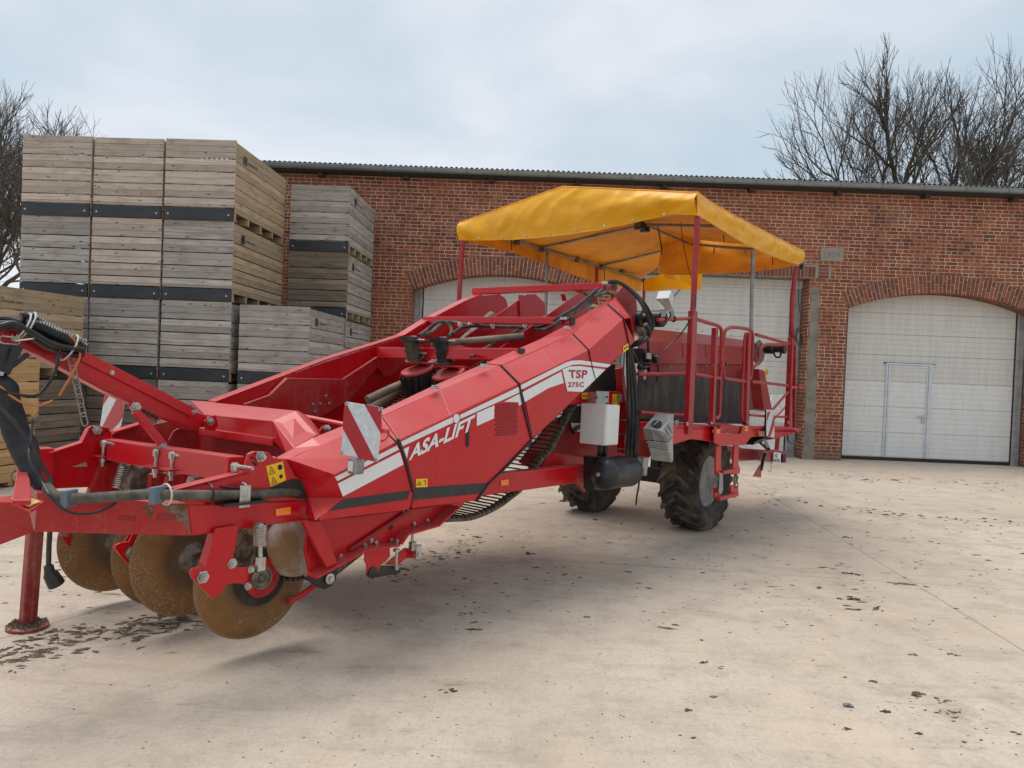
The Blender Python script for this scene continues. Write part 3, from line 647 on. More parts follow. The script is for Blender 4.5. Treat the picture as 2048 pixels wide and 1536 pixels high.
g3, pa3, pb3, y3 = gate(A3.xl, A3.xr, A3.za-0.002+0.15, None, J3, 3, 'white ribbed sectional gate with a wicket door', (0.20, 0.22))
J1 = [0.60, 1.14, 1.68, 2.22, 2.70, 3.18]
gate(A1.xl, A1.xr, A1.za+0.15, None, J1, 2, 'white ribbed sectional gate under the left arch', (0.21, 0.2))
J2 = [zj(1400, 720) if 0 else 0.55, 1.05, 1.60, 2.10, 2.62, 3.10]
gate(G2L, G2R, BL(1600, 578, ySet)[1], None, J2, 1, 'white ribbed sectional gate in the square opening', (0.22, 0.25))
# header board of the square gate
mb = MB(); zz = BL(1600, 578, ySet)[1]; mb.abox(G2L, G2R, y3-0.035, y3+0.05, zz, G2T-0.01); mb.abox(G2L+0.2, G2R-0.2, y3-0.055, y3-0.03, zz-0.02, zz+0.03)
obj('gate_header', mb, GD, barn, bevel=0.004)
# wicket door in gate 3
def L3(px, py): return BL(px, py, y3)
dx0 = L3(1768, 830)[0]; dx1 = L3(1857.5, 830)[0]; dz1 = L3(1812, 730)[1]; dz0 = 0.08
fr = MB(); fr.abox(dx0-.01, dx0+.035, y3-.022, y3+.0, dz0, dz1); fr.abox(dx1-.045, dx1+.03, y3-.022, y3+.0, dz0, dz1); fr.abox(dx0-.01, dx1+.03, y3-.024, y3+.002, dz1, dz1+.035)
fr.abox(dx0+.05, dx0+.09, y3-.012, y3+.0, dz0, dz1-.02); fr.abox(dx1-.09, dx1-.058, y3-.012, y3+.0, dz0, dz1-.02); fr.abox(dx0+.09, dx1-.09, y3-.012, y3+.0, dz1-.06, dz1-.02)
wd_ = obj('wicket_door', fr, GF, barn, bevel=0.002); wd_.parent = g3
mb = MB(); mb.abox(dx0+.037, dx0+.043, y3-.008, y3+.0, dz0, dz1-.003); mb.abox(dx0-.06, dx0-.035, y3-.006, y3+.0, dz1+.0, dz1+.035); mb.abox(dx0-.06, dx1+.09, y3-.02, y3+.0, dz1+.036, dz1+.044)
hxx, hz = L3(1845, 834); mb.abox(hxx-0.13, hxx+0.012, y3-.065, y3-.048, hz-.010, hz+.010)
wj = obj('door_gap', mb, SEAL, barn); wj.parent = g3
mb = MB(); mb.cyl((hxx, y3-.02, hz), (hxx, y3-.06, hz), 0.011, 10); mb.abox(hxx-0.13, hxx+0.012, y3-.068, y3-.05, hz-.012, hz+.010); mb.abox(hxx-.018, hxx+.018, y3-.03, y3-.021, hz-.14, hz+.04)
hd = obj('door_handle', mb, STEEL, barn, bevel=0.003); hd.parent = g3
# small electric eye and loose cable beside the pillar
# ---- roof, eaves, gutter
mb = MB(); pitch = 0.109; n = int((WR-WL+0.6)/pitch*4); amp = 0.020; sl_ = math.tan(R(9)); yo = -0.30
zt_f = BL(1300, 356)[1]; top = []
for i in range(n+1):
    x = WL-0.3+i*pitch/4; h_ = amp*math.sin(2*math.pi*i/4+0.8); top.append((x, h_))
vs = []
for (y, dz) in ((yo, 0), (10.5, (10.5-yo)*sl_)):
    vs += [(x, y, zt_f+h_+dz) for x, h_ in top]
vs += [(x, yo, zt_f+h_-0.012) for x, h_ in top]
k_ = n+1; mb.add(vs, [(i, i+1, k_+i+1, k_+i) for i in range(n)]+[(i, i+1, 2*k_+i+1, 2*k_+i) for i in range(n)])
rf = obj('corrugated_roof', mb, mat('dark_roof_sheet', (0.045, 0.050, 0.055), (0.07, 0.075, 0.075), 3, rough=0.5), barn, smooth=True)
mb = MB(); mb.abox(WL, WR, -0.26, 0.6, WT-0.0, zt_f-0.03); obj('eaves_board', mb, mat('dark_eaves', (0.035, 0.03, 0.026), rough=0.9), barn)
zg = BL(1300, 371)[1]; mb = MB(); rg = 0.078; prof = [(-0.30+0.0-rg*math.cos(a)*1.0, zg+0.02+rg-rg*math.sin(a)) for a in [R(x) for x in range(0, 181, 20)]]
prof = [(-0.30-rg-0.012, zg+rg+0.03)]+prof; n_ = len(prof)
mb.add([(WL, yy, z) for yy, z in prof]+[(WR, yy, z) for yy, z in prof], [(i, i+n_, i+1+n_, i+1) for i in range(n_-1)])
mb.tube([(WL, -0.30-rg-0.006, zg+rg+0.03), (WR, -0.30-rg-0.006, zg+rg+0.03)], 0.010, 8)
gu = obj('gutter', mb, mat('zinc_gutter', (0.21, 0.245, 0.25), (0.27, 0.30, 0.30), 2.5, rough=0.42, metal=0.45, stretch=(1, 6, 6)), barn, smooth=True)
mb = MB(); x = WL+0.4
while x < WR:
    pr2 = [(-0.30-(rg+.003)*math.cos(a), zg+0.02+rg-(rg+.003)*math.sin(a)) for a in [R(q) for q in range(0, 181, 20)]]
    mb.add([(x, yy, z) for yy, z in pr2]+[(x+.022, yy, z) for yy, z in pr2], [(i, i+len(pr2), i+1+len(pr2), i+1) for i in range(len(pr2)-1)]); x += 0.88
obj('gutter_bracket', mb, mat('gutter_bracket_zinc', (0.13, 0.15, 0.155), rough=0.5, metal=0.4), gu)
mb = MB(); x = WL+0.5
while x < WR: mb.abox(x, x+0.11, -0.20, 0.0, WT-0.075, WT-0.003); x += 1.86
obj('rafter_end', mb, mat('rafter_dark', (0.05, 0.035, 0.028), rough=0.9), barn)
# crack lines in the masonry, drawn as thin dark grooves of real depth
mb = MB()
def crack(pp, wd=0.006):
    q = [BL(*p__) for p__ in pp]; pts = [Vector((a, -0.0035, z)) for a, z in q]
    for i in range(len(pts)-1): mb.bar(pts[i], pts[i+1], 0.004, wd, (0, 1, 0.01))
crack([(810, 352), (818, 368), (816, 380), (828, 390)]); crack([(866, 410), (860, 420), (850, 430), (845, 442), (833, 455)], 0.005); crack([(1905, 400), (1888, 460), (1886, 540)], 0.004); crack([(1880, 550), (1920, 548)], .007)
obj('wall_crack', mb, SEAL, barn)
# ------------------------------------------------------------------ potato crates
def build_crate(name, Wd, D, Hc, kx, ky, label, loc, rz, group, band=True, sq=True, plank=0.095, open_side=True):
    t = thing(name, label, 'crate', loc, rz, group); ROOT[t.name] = Vector((0, 0, 0))
    h = Wd/2; zb = 0.205 if band else 0.02; th = 0.022
    rows = []; z = Hc-0.006; k = 0
    while z-plank > zb-0.03:
        g = 0.017 if (k in (3,) or (k > 3 and (k-3) % 2 == 0)) else 0.004
        z -= g if k else 0; rows.append((z-plank, z)); z -= plank; k += 1
    if z > zb+0.02: rows.append((zb+0.004, z-0.004))
    def wall_(nm, m, axis):
        for side in (0, 1):
            mb = MB()
            for (a, b) in rows:
                if side: a, b = a-.028, b-.028
                a = max(a, zb if axis == 'x' else 0.135)
                ja, jb = random.uniform(-.003, .003), random.uniform(-.003, .003)
                if axis == 'x':
                    y0 = 0 if side == 0 else D-th; mb.abox(-h+ja, h+jb, y0+random.uniform(-.0015, .0015), y0+th, a, b)
                else:
                    x0 = -h+0.0 if side == 0 else h-th; mb.abox(x0, x0+th+random.uniform(-.0015, .0015), th+0.001+ja*0, D-th-0.001, a, b)
            if axis == 'y':
                x0 = -h if side == 0 else h-th
                a = zb
                while a > 0.15: mb.abox(x0, x0+th, th+.001, D-th-.001, max(0.135, a-plank), a-0.004); a -= plank
            o = obj(nm, mb, m, t, bevel=0.0015)
    wall_('long_boards', kx, 'x'); wall_('side_boards', ky, 'y')
    mb = MB()
    for (sx, sy) in ((-1, 0), (1, 0), (-1, 1), (1, 1)):
        x = sx*(h-th-0.035); y = th+0.036 if sy == 0 else D-th-0.036; mb.abox(x-.033, x+.033, y-.033, y+.033, 0.012, Hc-0.012)
        mb.abox(sx*(h-.0)-(.0 if sx < 0 else .018), sx*h+(.018 if sx < 0 else 0), (-.012 if sy == 0 else D+.001), (-.001 if sy == 0 else D+.012), 0.03, Hc-.01) if False else None
    obj('corner_post', mb, POSTW, t)
    mb = MB(); nb = 5
    for i in range(nb):
        y = th+0.03+(D-2*th-0.06)*i/(nb-1); y = min(max(y, th+.045), D-th-.045); mb.abox(-h+0.004, h-0.004, y-.035, y+.035, 0.022, 0.130)
    mb.abox(-h+.002, h-.002, 0.03, 0.14, 0.0, 0.020); mb.abox(-h+.002, h-.002, D/2-.06, D/2+.06, 0.0, 0.020); mb.abox(-h+.002, h-.002, D-.14, D-.03, 0.0, 0.020)
    fl = MB(); 
    for i in range(12): fl.abox(-h+th+.002, h-th-.002, th+.01+i*(D-.05)/12, th+.01+(i+.94)*(D-.05)/12, 0.136, 0.156)
    obj('runner', mb, W['brownx'] if kx is not W['newx'] else kx, t); obj('floor_boards', fl, W['darkx'], t)
    if band:
        mb = MB(); mb.abox(-h+.004, h-.012, -0.008, th, 0.004, zb-0.012); mb.abox(-h+.004, h-.012, D-th, D+.008, 0.004, zb-0.012)
        bo = obj('black_board', mb, BLACKB, t, bevel=0.002)
        mb = MB()
        for x in (-h+0.07, h-0.085): mb.lathe((x, -0.008, 0.085), (0, -1, 0), [(0.019, 0), (0.017, .006), (0.009, .009), (0.0, .010)], 10)
        obj('bolt_head', mb, STEEL, bo, smooth=True)
    if sq:
        mb = MB(); mb.abox(h-.001, h+.0025, 0.30, 0.46, Hc-0.30, Hc-0.16) ; s_ = obj('black_stencil', mb, BLACKB, t)
        tm = text_mesh('KÖHLER 2021', lambda a, b: Vector((h+.0022, 0.50+0.42*a, Hc-.255+.045*b)), 0.01); s2 = obj('stencil_lettering', tm, INK, t); s2.parent = s_
    return t
Hc = 1.305; Wd = 1.148; Dc = 2.34; Y0 = 12.1; RZ1 = -R(2.4)
GRP = 'wooden potato crates stacked four high'
FR_R = Yp(473, 280, Y0); ux = Vector((math.cos(RZ1), math.sin(RZ1), 0)); uy = Vector((-ux.y, ux.x, 0))
HB = FR_R.z/4.0
cset = {}
proto = {}
rown = ['top', 'second', 'third', 'bottom']
kinds = [('pink', 'pink', 'pink'), ('grey', 'pink', 'grey'), ('grey', 'grey', 'grey'), ('dark', 'dark', 'grey')]
tint = {'pink': 'pale buff', 'grey': 'silver grey', 'dark': 'dark weathered', 'brown': 'brown'}
colw = [Yp(38, 265, Y0+0.1), Yp(182, 271, Y0+0.05), Yp(327, 276, Y0)]
side_kind = ['brown', 'brown', 'grey', 'grey']
def colname(i): return ('left', 'middle', 'right')[i]
for ci in range(3):
    xr = FR_R - ux*((2-ci)*(Wd+0.039))
    for ri in range(4):
        kx = kinds[ri][ci]; ky = side_kind[ri]
        c = xr - ux*(Wd/2); jit = random.uniform(-.010, .010); base = Vector((c.x, c.y, HB*(3-ri)))+uy*random.uniform(-.015, .02)+ux*jit
        lab = '%s crate, %s, %s column of the tall front stack' % (tint[kx], ('topmost', 'second from top', 'third from top', 'at the bottom')[ri], colname(ci))
        build_crate('wooden_crate', Wd, Dc, HB-.004, W[kx+'x'], W[ky+'y'], lab, base, RZ1+random.uniform(-.004, .004), GRP)
# S3: two high, right of the front stack, one column
b3 = Yp(620, 613, Y0+0.0)
for ri in range(2):
    c = Vector((b3.x, Y0, 0)) - ux*(Wd/2)
    build_crate('wooden_crate', Wd, 2.1, b3.z/2-.003, W['greyx'], W['greyy'], ('silver grey wooden crate on top of the low pair beside the tall stack', 'weathered wooden crate under the low pair beside the tall stack')[ri], (c.x, c.y, b3.z/2*(1-ri)), RZ1, 'wooden potato crates in the low pair')
# S2: four high behind, against the barn
b2 = Yp(702, 371, 14.28)
for ri in range(4):
    c = Vector((b2.x, 14.28, 0)) - ux*(Wd/2); hb = b2.z/4
    kx = ('grey', 'dark', 'dark', 'dark')[ri]
    build_crate('wooden_crate', Wd, 2.0, hb-.004, W[('grey', 'brown', 'grey', 'dark')[ri]+'x'] if ri != 1 else W['darkx'], W['greyy'], '%s crate, %s, in the rear stack against the barn wall' % (('grey', 'dark stained', 'weathered grey', 'dark')[ri], ('topmost', 'second from top', 'third from top', 'at the bottom')[ri]), (c.x, c.y, hb*(3-ri)), RZ1, 'wooden potato crates in the rear stack')
# F: pair in front on the left, long side towards the camera
pf = Yp(169, 590, 11.75); pn = Yp(0, 565, 10.25); dd = Vector((pf.x-pn.x, pf.y-pn.y, 0)).normalized()   # direction of local +y
rzF = math.atan2(-dd.x, dd.y); hF = pf.z/2; fx = Vector((dd.y, -dd.x, 0))
for ri in range(2):
    c = Vector((pf.x, pf.y, 0)) - dd*2.05 - fx*(1.2/2)
    build_crate('wooden_crate', 1.2, 2.05, hF-.004, W[('brown', 'dark')[ri]+'x'], W[('brown', 'dark')[ri]+'y'], ('brown wooden crate with a stencilled year at the far left, resting on a dark one', 'dark weathered wooden crate at the far left under the brown stencilled crate')[ri], (c.x, c.y, hF*(1-ri)), rzF, 'wooden potato crates at the far left')
# L: two small new crates nearest on the left
pL = Yp(80, 711, 9.43)
hL = pL.z/2
for ri in range(2):
    q = Vector((pL.x, pL.y, 0)) - dd*1.25 - fx*(0.9/2) - (dd*.02 if ri else dd*0)
    build_crate('pine_crate', 0.9, 1.25, hL-(.035 if ri == 0 else .02), W['newx'], W['newy'], ('new pale pine crate at the left edge, on another pine crate behind the black sleeve', 'lower new pine crate at the left edge standing on the yard')[ri], (q.x, q.y, hL*(1-ri)+(.02 if ri == 0 else 0)), rzF+R(0 if ri == 0 else 2), 'new pine crates', band=False, sq=False, plank=0.088)

# ------------------------------------------------------------------ bare trees
BARK = mat('bark', (0.055, 0.046, 0.036), (0.09, 0.08, 0.058), 3, rough=0.95, bmp=0.5, bscale=12, bdist=0.03)
TWIG = mat('twigs', (0.085, 0.07, 0.058), (0.12, 0.10, 0.08), 2, rough=0.95)
def tree(name, label, base, trunk_dirs, height, width, seed, trunk_h=5.0, levels=6, spread=0.55, group=None, tw=0.010, maxseg=26000, keep=None):
    rnd = random.Random(seed); big = MB(); tw_m = MB(); cnt = [0]
    t = thing(name, label, 'tree', base, 0, group); ROOT[t.name] = Vector(base)
    B_ = Vector(base)
    def perp(d):
        a = Vector((rnd.gauss(0, 1), rnd.gauss(0, 1), rnd.gauss(0, 1))); a -= d*a.dot(d); return a.normalized()
    def grow(p, d, L, r, lev):
        cnt[0] += 1
        n = 4 if lev < 3 else 3; pts = [p]; q = p.copy(); dd_ = d.copy(); kids = []
        for i in range(n):
            dd_ = (dd_+perp(dd_)*rnd.uniform(0.06, 0.26)+Vector((0, 0, 0.07 if lev > 0 else 0.02))).normalized(); q = q+dd_*L/n; pts.append(q.copy())
            if lev < levels and i >= (1 if lev else 2)-(1 if lev > 2 else 0):
                for _ in range(1 if rnd.random() < (0.85 if lev < 3 else 0.62) else 0):
                    kids.append((q.copy(), dd_.copy(), i/n))
        re = r*0.70
        rr = [r+(re-r)*i/n for i in range(n+1)]
        (big if r > 0.045 else tw_m).tube(pts, rr, 7 if r > 0.1 else (5 if r > 0.045 else 3), caps=False)
        if lev >= levels: return
        for (k, kd, f) in kids:
            a = rnd.uniform(0.45, 0.95)*spread*1.6; nd = (kd*math.cos(a)+perp(kd)*math.sin(a)); nd.z += 0.10; nd.normalize()
            grow(k, nd, L*rnd.uniform(0.52, 0.78), max(tw, r*rnd.uniform(0.38, 0.60)), lev+1)
        for _ in range(2 if lev < levels-1 else 2):
            a = rnd.uniform(0.2, 0.6)*spread*1.2; nd = (dd_*math.cos(a)+perp(dd_)*math.sin(a)).normalized()
            grow(q, nd, L*rnd.uniform(0.62, 0.86), max(tw, re*rnd.uniform(.7, .95)), lev+1)
    fork = B_+Vector((0, 0, trunk_h))
    big.tube([B_, B_+Vector((0.05, 0, trunk_h*.5)), fork, fork+Vector((0, 0, .5))], [trunk_dirs[0][2]*1.9, trunk_dirs[0][2]*1.6, trunk_dirs[0][2]*1.5, trunk_dirs[0][2]], 9)
    for (d, L, rr) in trunk_dirs:
        grow(fork.copy(), Vector(d).normalized(), L, rr, 0)
    # bring the grown skeleton to the height and width seen
    allv = big.v+tw_m.v; zs_ = sorted(v.z for v in allv); xs_ = sorted((v.x-B_.x) for v in allv); k99 = int(len(zs_)*.995)
    sz = (height-trunk_h)/max(.1, zs_[k99]-fork.z); sx_ = width/max(.1, xs_[int(len(xs_)*.99)]-xs_[int(len(xs_)*.01)])
    for mm_ in (big, tw_m):
        mm_.v = [Vector((B_.x+(v.x-B_.x)*sx_, B_.y+(v.y-B_.y)*sx_, (fork.z+(v.z-fork.z)*sz) if v.z > fork.z else v.z)) for v in mm_.v]
    obj('trunk', big, BARK, t, smooth=True); obj('crown', tw_m, TWIG, t)
    return t
def at(px, Y): q = Yp(px, 700, Y); return Vector((q.x, Y, 0))
TG = 'bare trees behind the barn'
tree('bare_tree', 'large bare tree with several thick limbs above the middle of the right roofline', at(1826, 38), [((-.10, .1, 1), 4.3, .30), ((.22, -.2, 1), 4.2, .22), ((-.75, .1, 1), 4.2, .22), ((.75, .1, 1), 3.8, .17), ((-1.3, -.1, .8), 3.6, .13)], 17.8, 11.5, 11, 7.0, levels=5, spread=.62, group=TG, tw=.006)
tree('bare_tree', 'bare tree with a leaning limb between the large tree and the right edge', at(1900, 39), [((.05, 0, 1), 4.2, .22), ((.8, .2, 1), 3.8, .17), ((-.5, .2, 1), 3.8, .15)], 15.6, 9.0, 23, 6.5, levels=5, spread=.62, group=TG, tw=.006)
tree('bare_tree', 'tangled bare tree at the right edge above the gutter', at(2045, 36), [((-.35, 0, 1), 3.2, .20), ((.15, .2, 1), 3.4, .20), ((-1.0, .1, 1), 3.0, .14)], 13.2, 9.5, 5, 6.0, levels=5, spread=.70, group=TG, tw=.0075)
tree('bare_tree', 'low bare bush tree whose twig tips show left of the large tree', at(1640, 42), [((-.4, 0, 1), 2.6, .10), ((.2, 0, 1), 2.6, .09), ((-.9, 0, 1), 2.4, .08)], 10.7, 6.0, 31, 6.5, levels=4, spread=.70, group=TG, tw=.006)
tree('bare_tree', 'bare tree at the left edge rising beside the crate stack', at(-60, 26), [((.10, 0, 1), 2.8, .20), ((.55, .2, 1), 2.8, .13), ((-.4, 0, 1), 2.8, .16), ((.95, -.2, 1), 2.4, .10)], 10.9, 7.4, 47, 2.6, levels=5, spread=.66, group='bare trees beyond the crates', tw=.007)
tree('bare_tree', 'small distant bare tree whose twigs show above the left crates', at(105, 40), [((0, 0, 1), 3.0, .14), ((.4, 0, 1), 2.8, .11), ((-.4, 0, 1), 2.8, .11)], 14.4, 6.6, 53, 8.0, levels=4, spread=.66, group='bare trees beyond the crates', tw=.0065)
tree('bare_tree', 'thin ivy-green stem tree low behind the left crates', at(8, 22), [((.03, 0, 1), 1.9, .16), ((.6, 0, 1), 1.8, .09), ((-.6, 0, 1), 1.8, .09)], 7.4, 5.0, 61, 2.0, levels=5, spread=.75, group='bare trees beyond the crates', tw=.007)
# ------------------------------------------------------------------ harvester frame of reference
TH, TL = R(38.5), 0.021
MA = Vector((math.sin(TH)*math.cos(TL), math.cos(TH)*math.cos(TL), -math.sin(TL)))   # towards the rear
MBv = Vector((-math.cos(TH), math.sin(TH), 0))                                        # towards the far side
MU = MA.cross(MBv); MU = MU if MU.z > 0 else -MU
MO = Vector((2.10, 8.23, 0))
def M(u, v, w_): return MO+MA*u+MBv*v+MU*w_
def _pl(px, py, n, k):
    d = ray(px, py); return CAM+d*(((MO-CAM).dot(n)+k)/d.dot(n))
def V(px, py, v): return _pl(px, py, MBv, v)
def U(px, py, u): return _pl(px, py, MA, u)
def Wq(px, py, w_): return _pl(px, py, MU, w_)
def Vs(pts, v): return [V(x, y, v) for x, y in pts]
def Us(pts, u): return [U(x, y, u) for x, y in pts]
hv = thing('root_crop_harvester', 'red trailed root crop harvester with a yellow canopy standing in the yard', 'harvester', MO, 0)
def part(name, mb, m, parent=None, **k): return obj(name, mb, m, parent or hv, **k)
def plate(name, pts, v, th, m=None, parent=None, bevel=0.003, **k):
    mb = MB(); mb.prism(Vs(pts, v), MBv*th); return part(name, mb, m or RED, parent, bevel=bevel, **k)
def decal(name, pts, v, m, parent): 
    mb = MB(); mb.prism(Vs(pts, v), MBv*0.0015); return part(name, mb, m, parent)
def bolt(p, axis, r=0.014, h=0.012, parent=None, m=None, name='bolt'):
    mb = MB(); axis = Vector(axis).normalized(); mb.lathe(p, axis, [(r*1.5, 0), (r*1.5, h*.25), (r, h*.26), (r, h), (r*.55, h*1.02), (r*.55, h*1.5), (0, h*1.5)], 6 if r > .006 else 5)
    return part(name, mb, m or STEEL, parent)
def tubep(name, pts, r, m, parent=None, seg=10, **k):
    mb = MB(); mb.tube(pts, r, seg, **k); return part(name, mb, m, parent, smooth=True)
def smooth_path(pts, n=6):
    P = [Vector(p) for p in pts]; out_ = []
    for i in range(len(P)-1):
        p0 = P[max(i-1, 0)]; p1 = P[i]; p2 = P[i+1]; p3 = P[min(i+2, len(P)-1)]
        for k in range(n):
            t = k/n; out_.append(0.5*((2*p1)+(p2-p0)*t+(2*p0-5*p1+4*p2-p3)*t*t+(3*p1-p0-3*p2+p3)*t**3))
    out_.append(P[-1]); return out_

# ---- near side cover (three hinged hoods with a chamfered top)
VF, VC, VS_ = -0.30, -0.12, -0.04
def cover(name, face, cham, strip, extra=None):
    """face polygon (px) on VF; cham = [(upper px)...],[(lower px)...]; strip = [(upper)],[(lower)]"""
    mb = MB(); mb.prism(Vs(face, VF), MBv*0.012)
    up, lo = cham; n = len(up); a = Vs(up, VC); b = Vs(lo, VF+0.001)
    nrm = MBv*0.008+MU*-0.008
    for i in range(n-1): mb.prism([a[i], a[i+1], b[i+1], b[i]], nrm)
    up2, lo2 = strip; c = Vs(up2, VS_); d = Vs(lo2, VC)
    for i in range(len(up2)-1): mb.prism([c[i], c[i+1], d[i+1], d[i]], MU*-0.01)
    if extra: extra(mb)
    return part(name, mb, RED, bevel=0.004)
def nose(mb):
    a = V(576, 918, VC); b = V(669, 949, VF); c = V(688, 995, VF); d = V(656, 1021, VF); e_ = V(631, 1041, VF+.02); f = V(612, 1030, -0.14); g = V(617, 996, -0.13); h = V(603, 961, -0.10); i_ = V(585, 955, -0.08); j = V(551, 916, -0.02)
    k_ = MBv*0.012+MA*0.004
    for poly in ((a, b, h), (b, c, g, h), (c, d, e_, f, g), (j, a, h, i_)): mb.prism(poly, k_)
c1 = cover('side_cover', [(669, 949), (797, 881), (811, 924), (826, 985), (818, 1019), (640, 1040), (656, 1021), (688, 995)],
           ([(576, 918), (682, 873), (761, 834), (763, 833)], [(669, 949), (735, 915), (780, 891), (796, 881)]),
           ([(551, 916), (588, 896), (625, 876), (683, 853), (760, 821)], [(576, 918), (595, 909), (640, 891), (682, 873), (762, 832)]), nose)
c2 = cover('side_cover', [(799, 880), (1036, 768), (1040, 772), (1062, 879), (978, 965), (955, 1001), (824, 1017), (829, 985), (813, 924)],
           ([(765, 832), (880, 781), (999, 731)], [(798, 880), (900, 832), (1036, 768)]),
           ([(763, 820), (860, 774), (967, 727)], [(765, 831), (870, 785), (999, 731)]))
c3 = cover('side_cover', [(1041, 768), (1177, 700), (1247, 637), (1270, 682), (1258, 695), (1222, 727), (1175, 773), (1100, 845), (1066, 876), (1045, 776)],
           ([(1003, 731), (1080, 698), (1145, 668), (1215, 609), (1232, 597)], [(1040, 767), (1110, 733), (1177, 700), (1247, 637), (1262, 635)]),
           ([(971, 726), (1080, 678), (1127, 653), (1224, 594), (1229, 590)], [(1003, 730), (1080, 697), (1145, 668), (1215, 609), (1232, 597)]),
           lambda mb: mb.prism([V(1232, 597, VC), V(1262, 635, VF), V(1270, 682, VF), V(1262, 690, -.1), V(1229, 590, VS_)], -MA*0.01))
# seams, hinges, latch hooks
def seam(pts, parent, wd=0.010):
    mb = MB()
    for i in range(len(pts)-1): mb.bar(V(*pts[i]), V(*pts[i+1]), wd, 0.016, MBv)
    s_ = part('rubber_edge', mb, BLACK, parent); return s_
seam([(781, 868, -.2), (797, 881, VF-.003), (812, 924, VF-.003), (827, 984, VF-.003)], c1, 0.016)
seam([(1001, 731, VC-.002), (1038, 768, VF-.003), (1043, 800, VF-.003), (1063, 878, VF-.003)], c2, 0.014)
seam([(1145, 668, VC-.002), (1177, 700, VF-.003)], c3, 0.004); seam([(1177, 700, VF-.002), (1185, 740, VF-.002), (1190, 758, VF-.002)], c3, 0.003)
seam([(1215, 609, VC-.003), (1247, 637, VF-.003), (1259, 694, VF-.003)], c3, 0.008)
seam([(1062, 881, VF-.003), (1012, 934, VF-.003), (976, 968, VF-.003), (953, 1002, VF-.003)], c2, 0.012)
for (x, y, pr) in ((870, 776, c2), (967, 733, c2), (1134, 657, c3), (1189, 613, c3)):
    mb = MB(); p_ = V(x, y, VC-.01); mb.box(p_, MA*.03, MBv*.016, MU*.006); mb.box(p_+MA*.0+MU*.012, MA*.022, MBv*.012, MU*.006); part('latch', mb, STEEL, pr, bevel=.003)
# white graphics
D_ = VF-0.0035
decal('white_stripe', [(670, 954), (794, 891), (798, 899), (675, 962)], D_, DECALW, c1)
decal('white_stripe', [(676, 967), (800, 904), (807, 929), (686, 993)], D_, DECALW, c1)
decal('white_stripe', [(799, 885), (905, 834), (906.5, 845), (804, 893)], D_, DECALW, c2)
decal('white_stripe', [(920, 830), (1037, 774), (1041, 784), (920.5, 838)], D_, DECALW, c2)
decal('white_block', [(953.8, 826), (988.7, 810.7), (988, 836.7), (953.8, 852)], D_, DECALW, c2)
decal('white_block', [(802, 901), (818.5, 893), (812.4, 924)], D_, DECALW, c2)
decal('white_arrow', [(1008, 803.6), (1040, 787), (1045, 808), (1038, 811.5), (1036.5, 804.5)], D_, DECALW, c2)
decal('white_stripe', [(1041.5, 770.5), (1130, 726), (1142, 721.5), (1160, 720.5), (1222.5, 729), (1215, 735), (1160, 728.5), (1145, 729.5), (1130, 735), (1043, 779)], D_, DECALW, c3)
decal('white_stripe', [(1045, 784.5), (1122.5, 743), (1127.5, 766), (1097.5, 776), (1050, 804)], D_, DECALW, c3)
bx_ = decal('white_panel', [(1125, 739), (1140, 733), (1160, 732), (1211, 739), (1165, 783.7), (1135, 782.5)], D_, DECALW, c3)
def lettering(txt, TLc, TR, BLc, BRc, v, m, parent, bold=0.02, name='lettering', shear=0.0, space=1.0):
    def f(a, b):
        x = (BLc[0]*(1-a)+BRc[0]*a)*(1-b)+(TLc[0]*(1-a)+TR[0]*a)*b; y = (BLc[1]*(1-a)+BRc[1]*a)*(1-b)+(TLc[1]*(1-a)+TR[1]*a)*b
        return V(x, y, v)
    return part(name, text_mesh(txt, f, bold, shear, space), m, parent)
lettering('ASA-LIFT', (823, 891), (951, 828), (817, 922), (944, 860), D_-.001, DECALW, c2, 0.035, shear=0.06, space=1.0)
mb = MB(); cc = V(913, 837, D_-.001); mb.lathe(cc, MBv, [(0.0, 0), (0.028, 0.0001), (0.028, .0012)], 18); part('lettering_dot', mb, DECALW, c2)
lettering('TSP', (1137, 739.5), (1176, 740), (1139, 757), (1173, 757), D_-.002, DECALR, c3, 0.035, space=1.1)
lettering('275C', (1136, 764), (1168.5, 764), (1136, 774.5), (1168, 774.5), D_-.002, DECALR, c3, 0.035, space=1.1)
decal('black_band', [(656.5, 1022), (687.5, 998.5), (821, 981), (815, 998.7)], D_, DECALB, c1)
decal('black_band', [(828.5, 976), (978.7, 965.5), (963.7, 987), (826, 1000.5)], D_, DECALB, c2)
mb = MB(); mb.prism(Vs([(932, 857), (935, 853), (938.5, 857), (938.5, 890), (935, 895), (932, 890)], D_-.0005), MBv*.0015); part('slot', mb, INK, c2)
mb = MB()
for j in range(13):
    for i in range(8):
        x = 992+i*5.5+(2.7 if j % 2 else 0); y = 809+j*5.0-i*0.25
        if x < 1034: mb.prism(Vs([(x, y), (x+3.6, y-.8), (x+3.6, y+1.7), (x, y+2.6)], VF-0.006), MBv*.004)
part('vent_louvres', mb, DARKRED, c2)
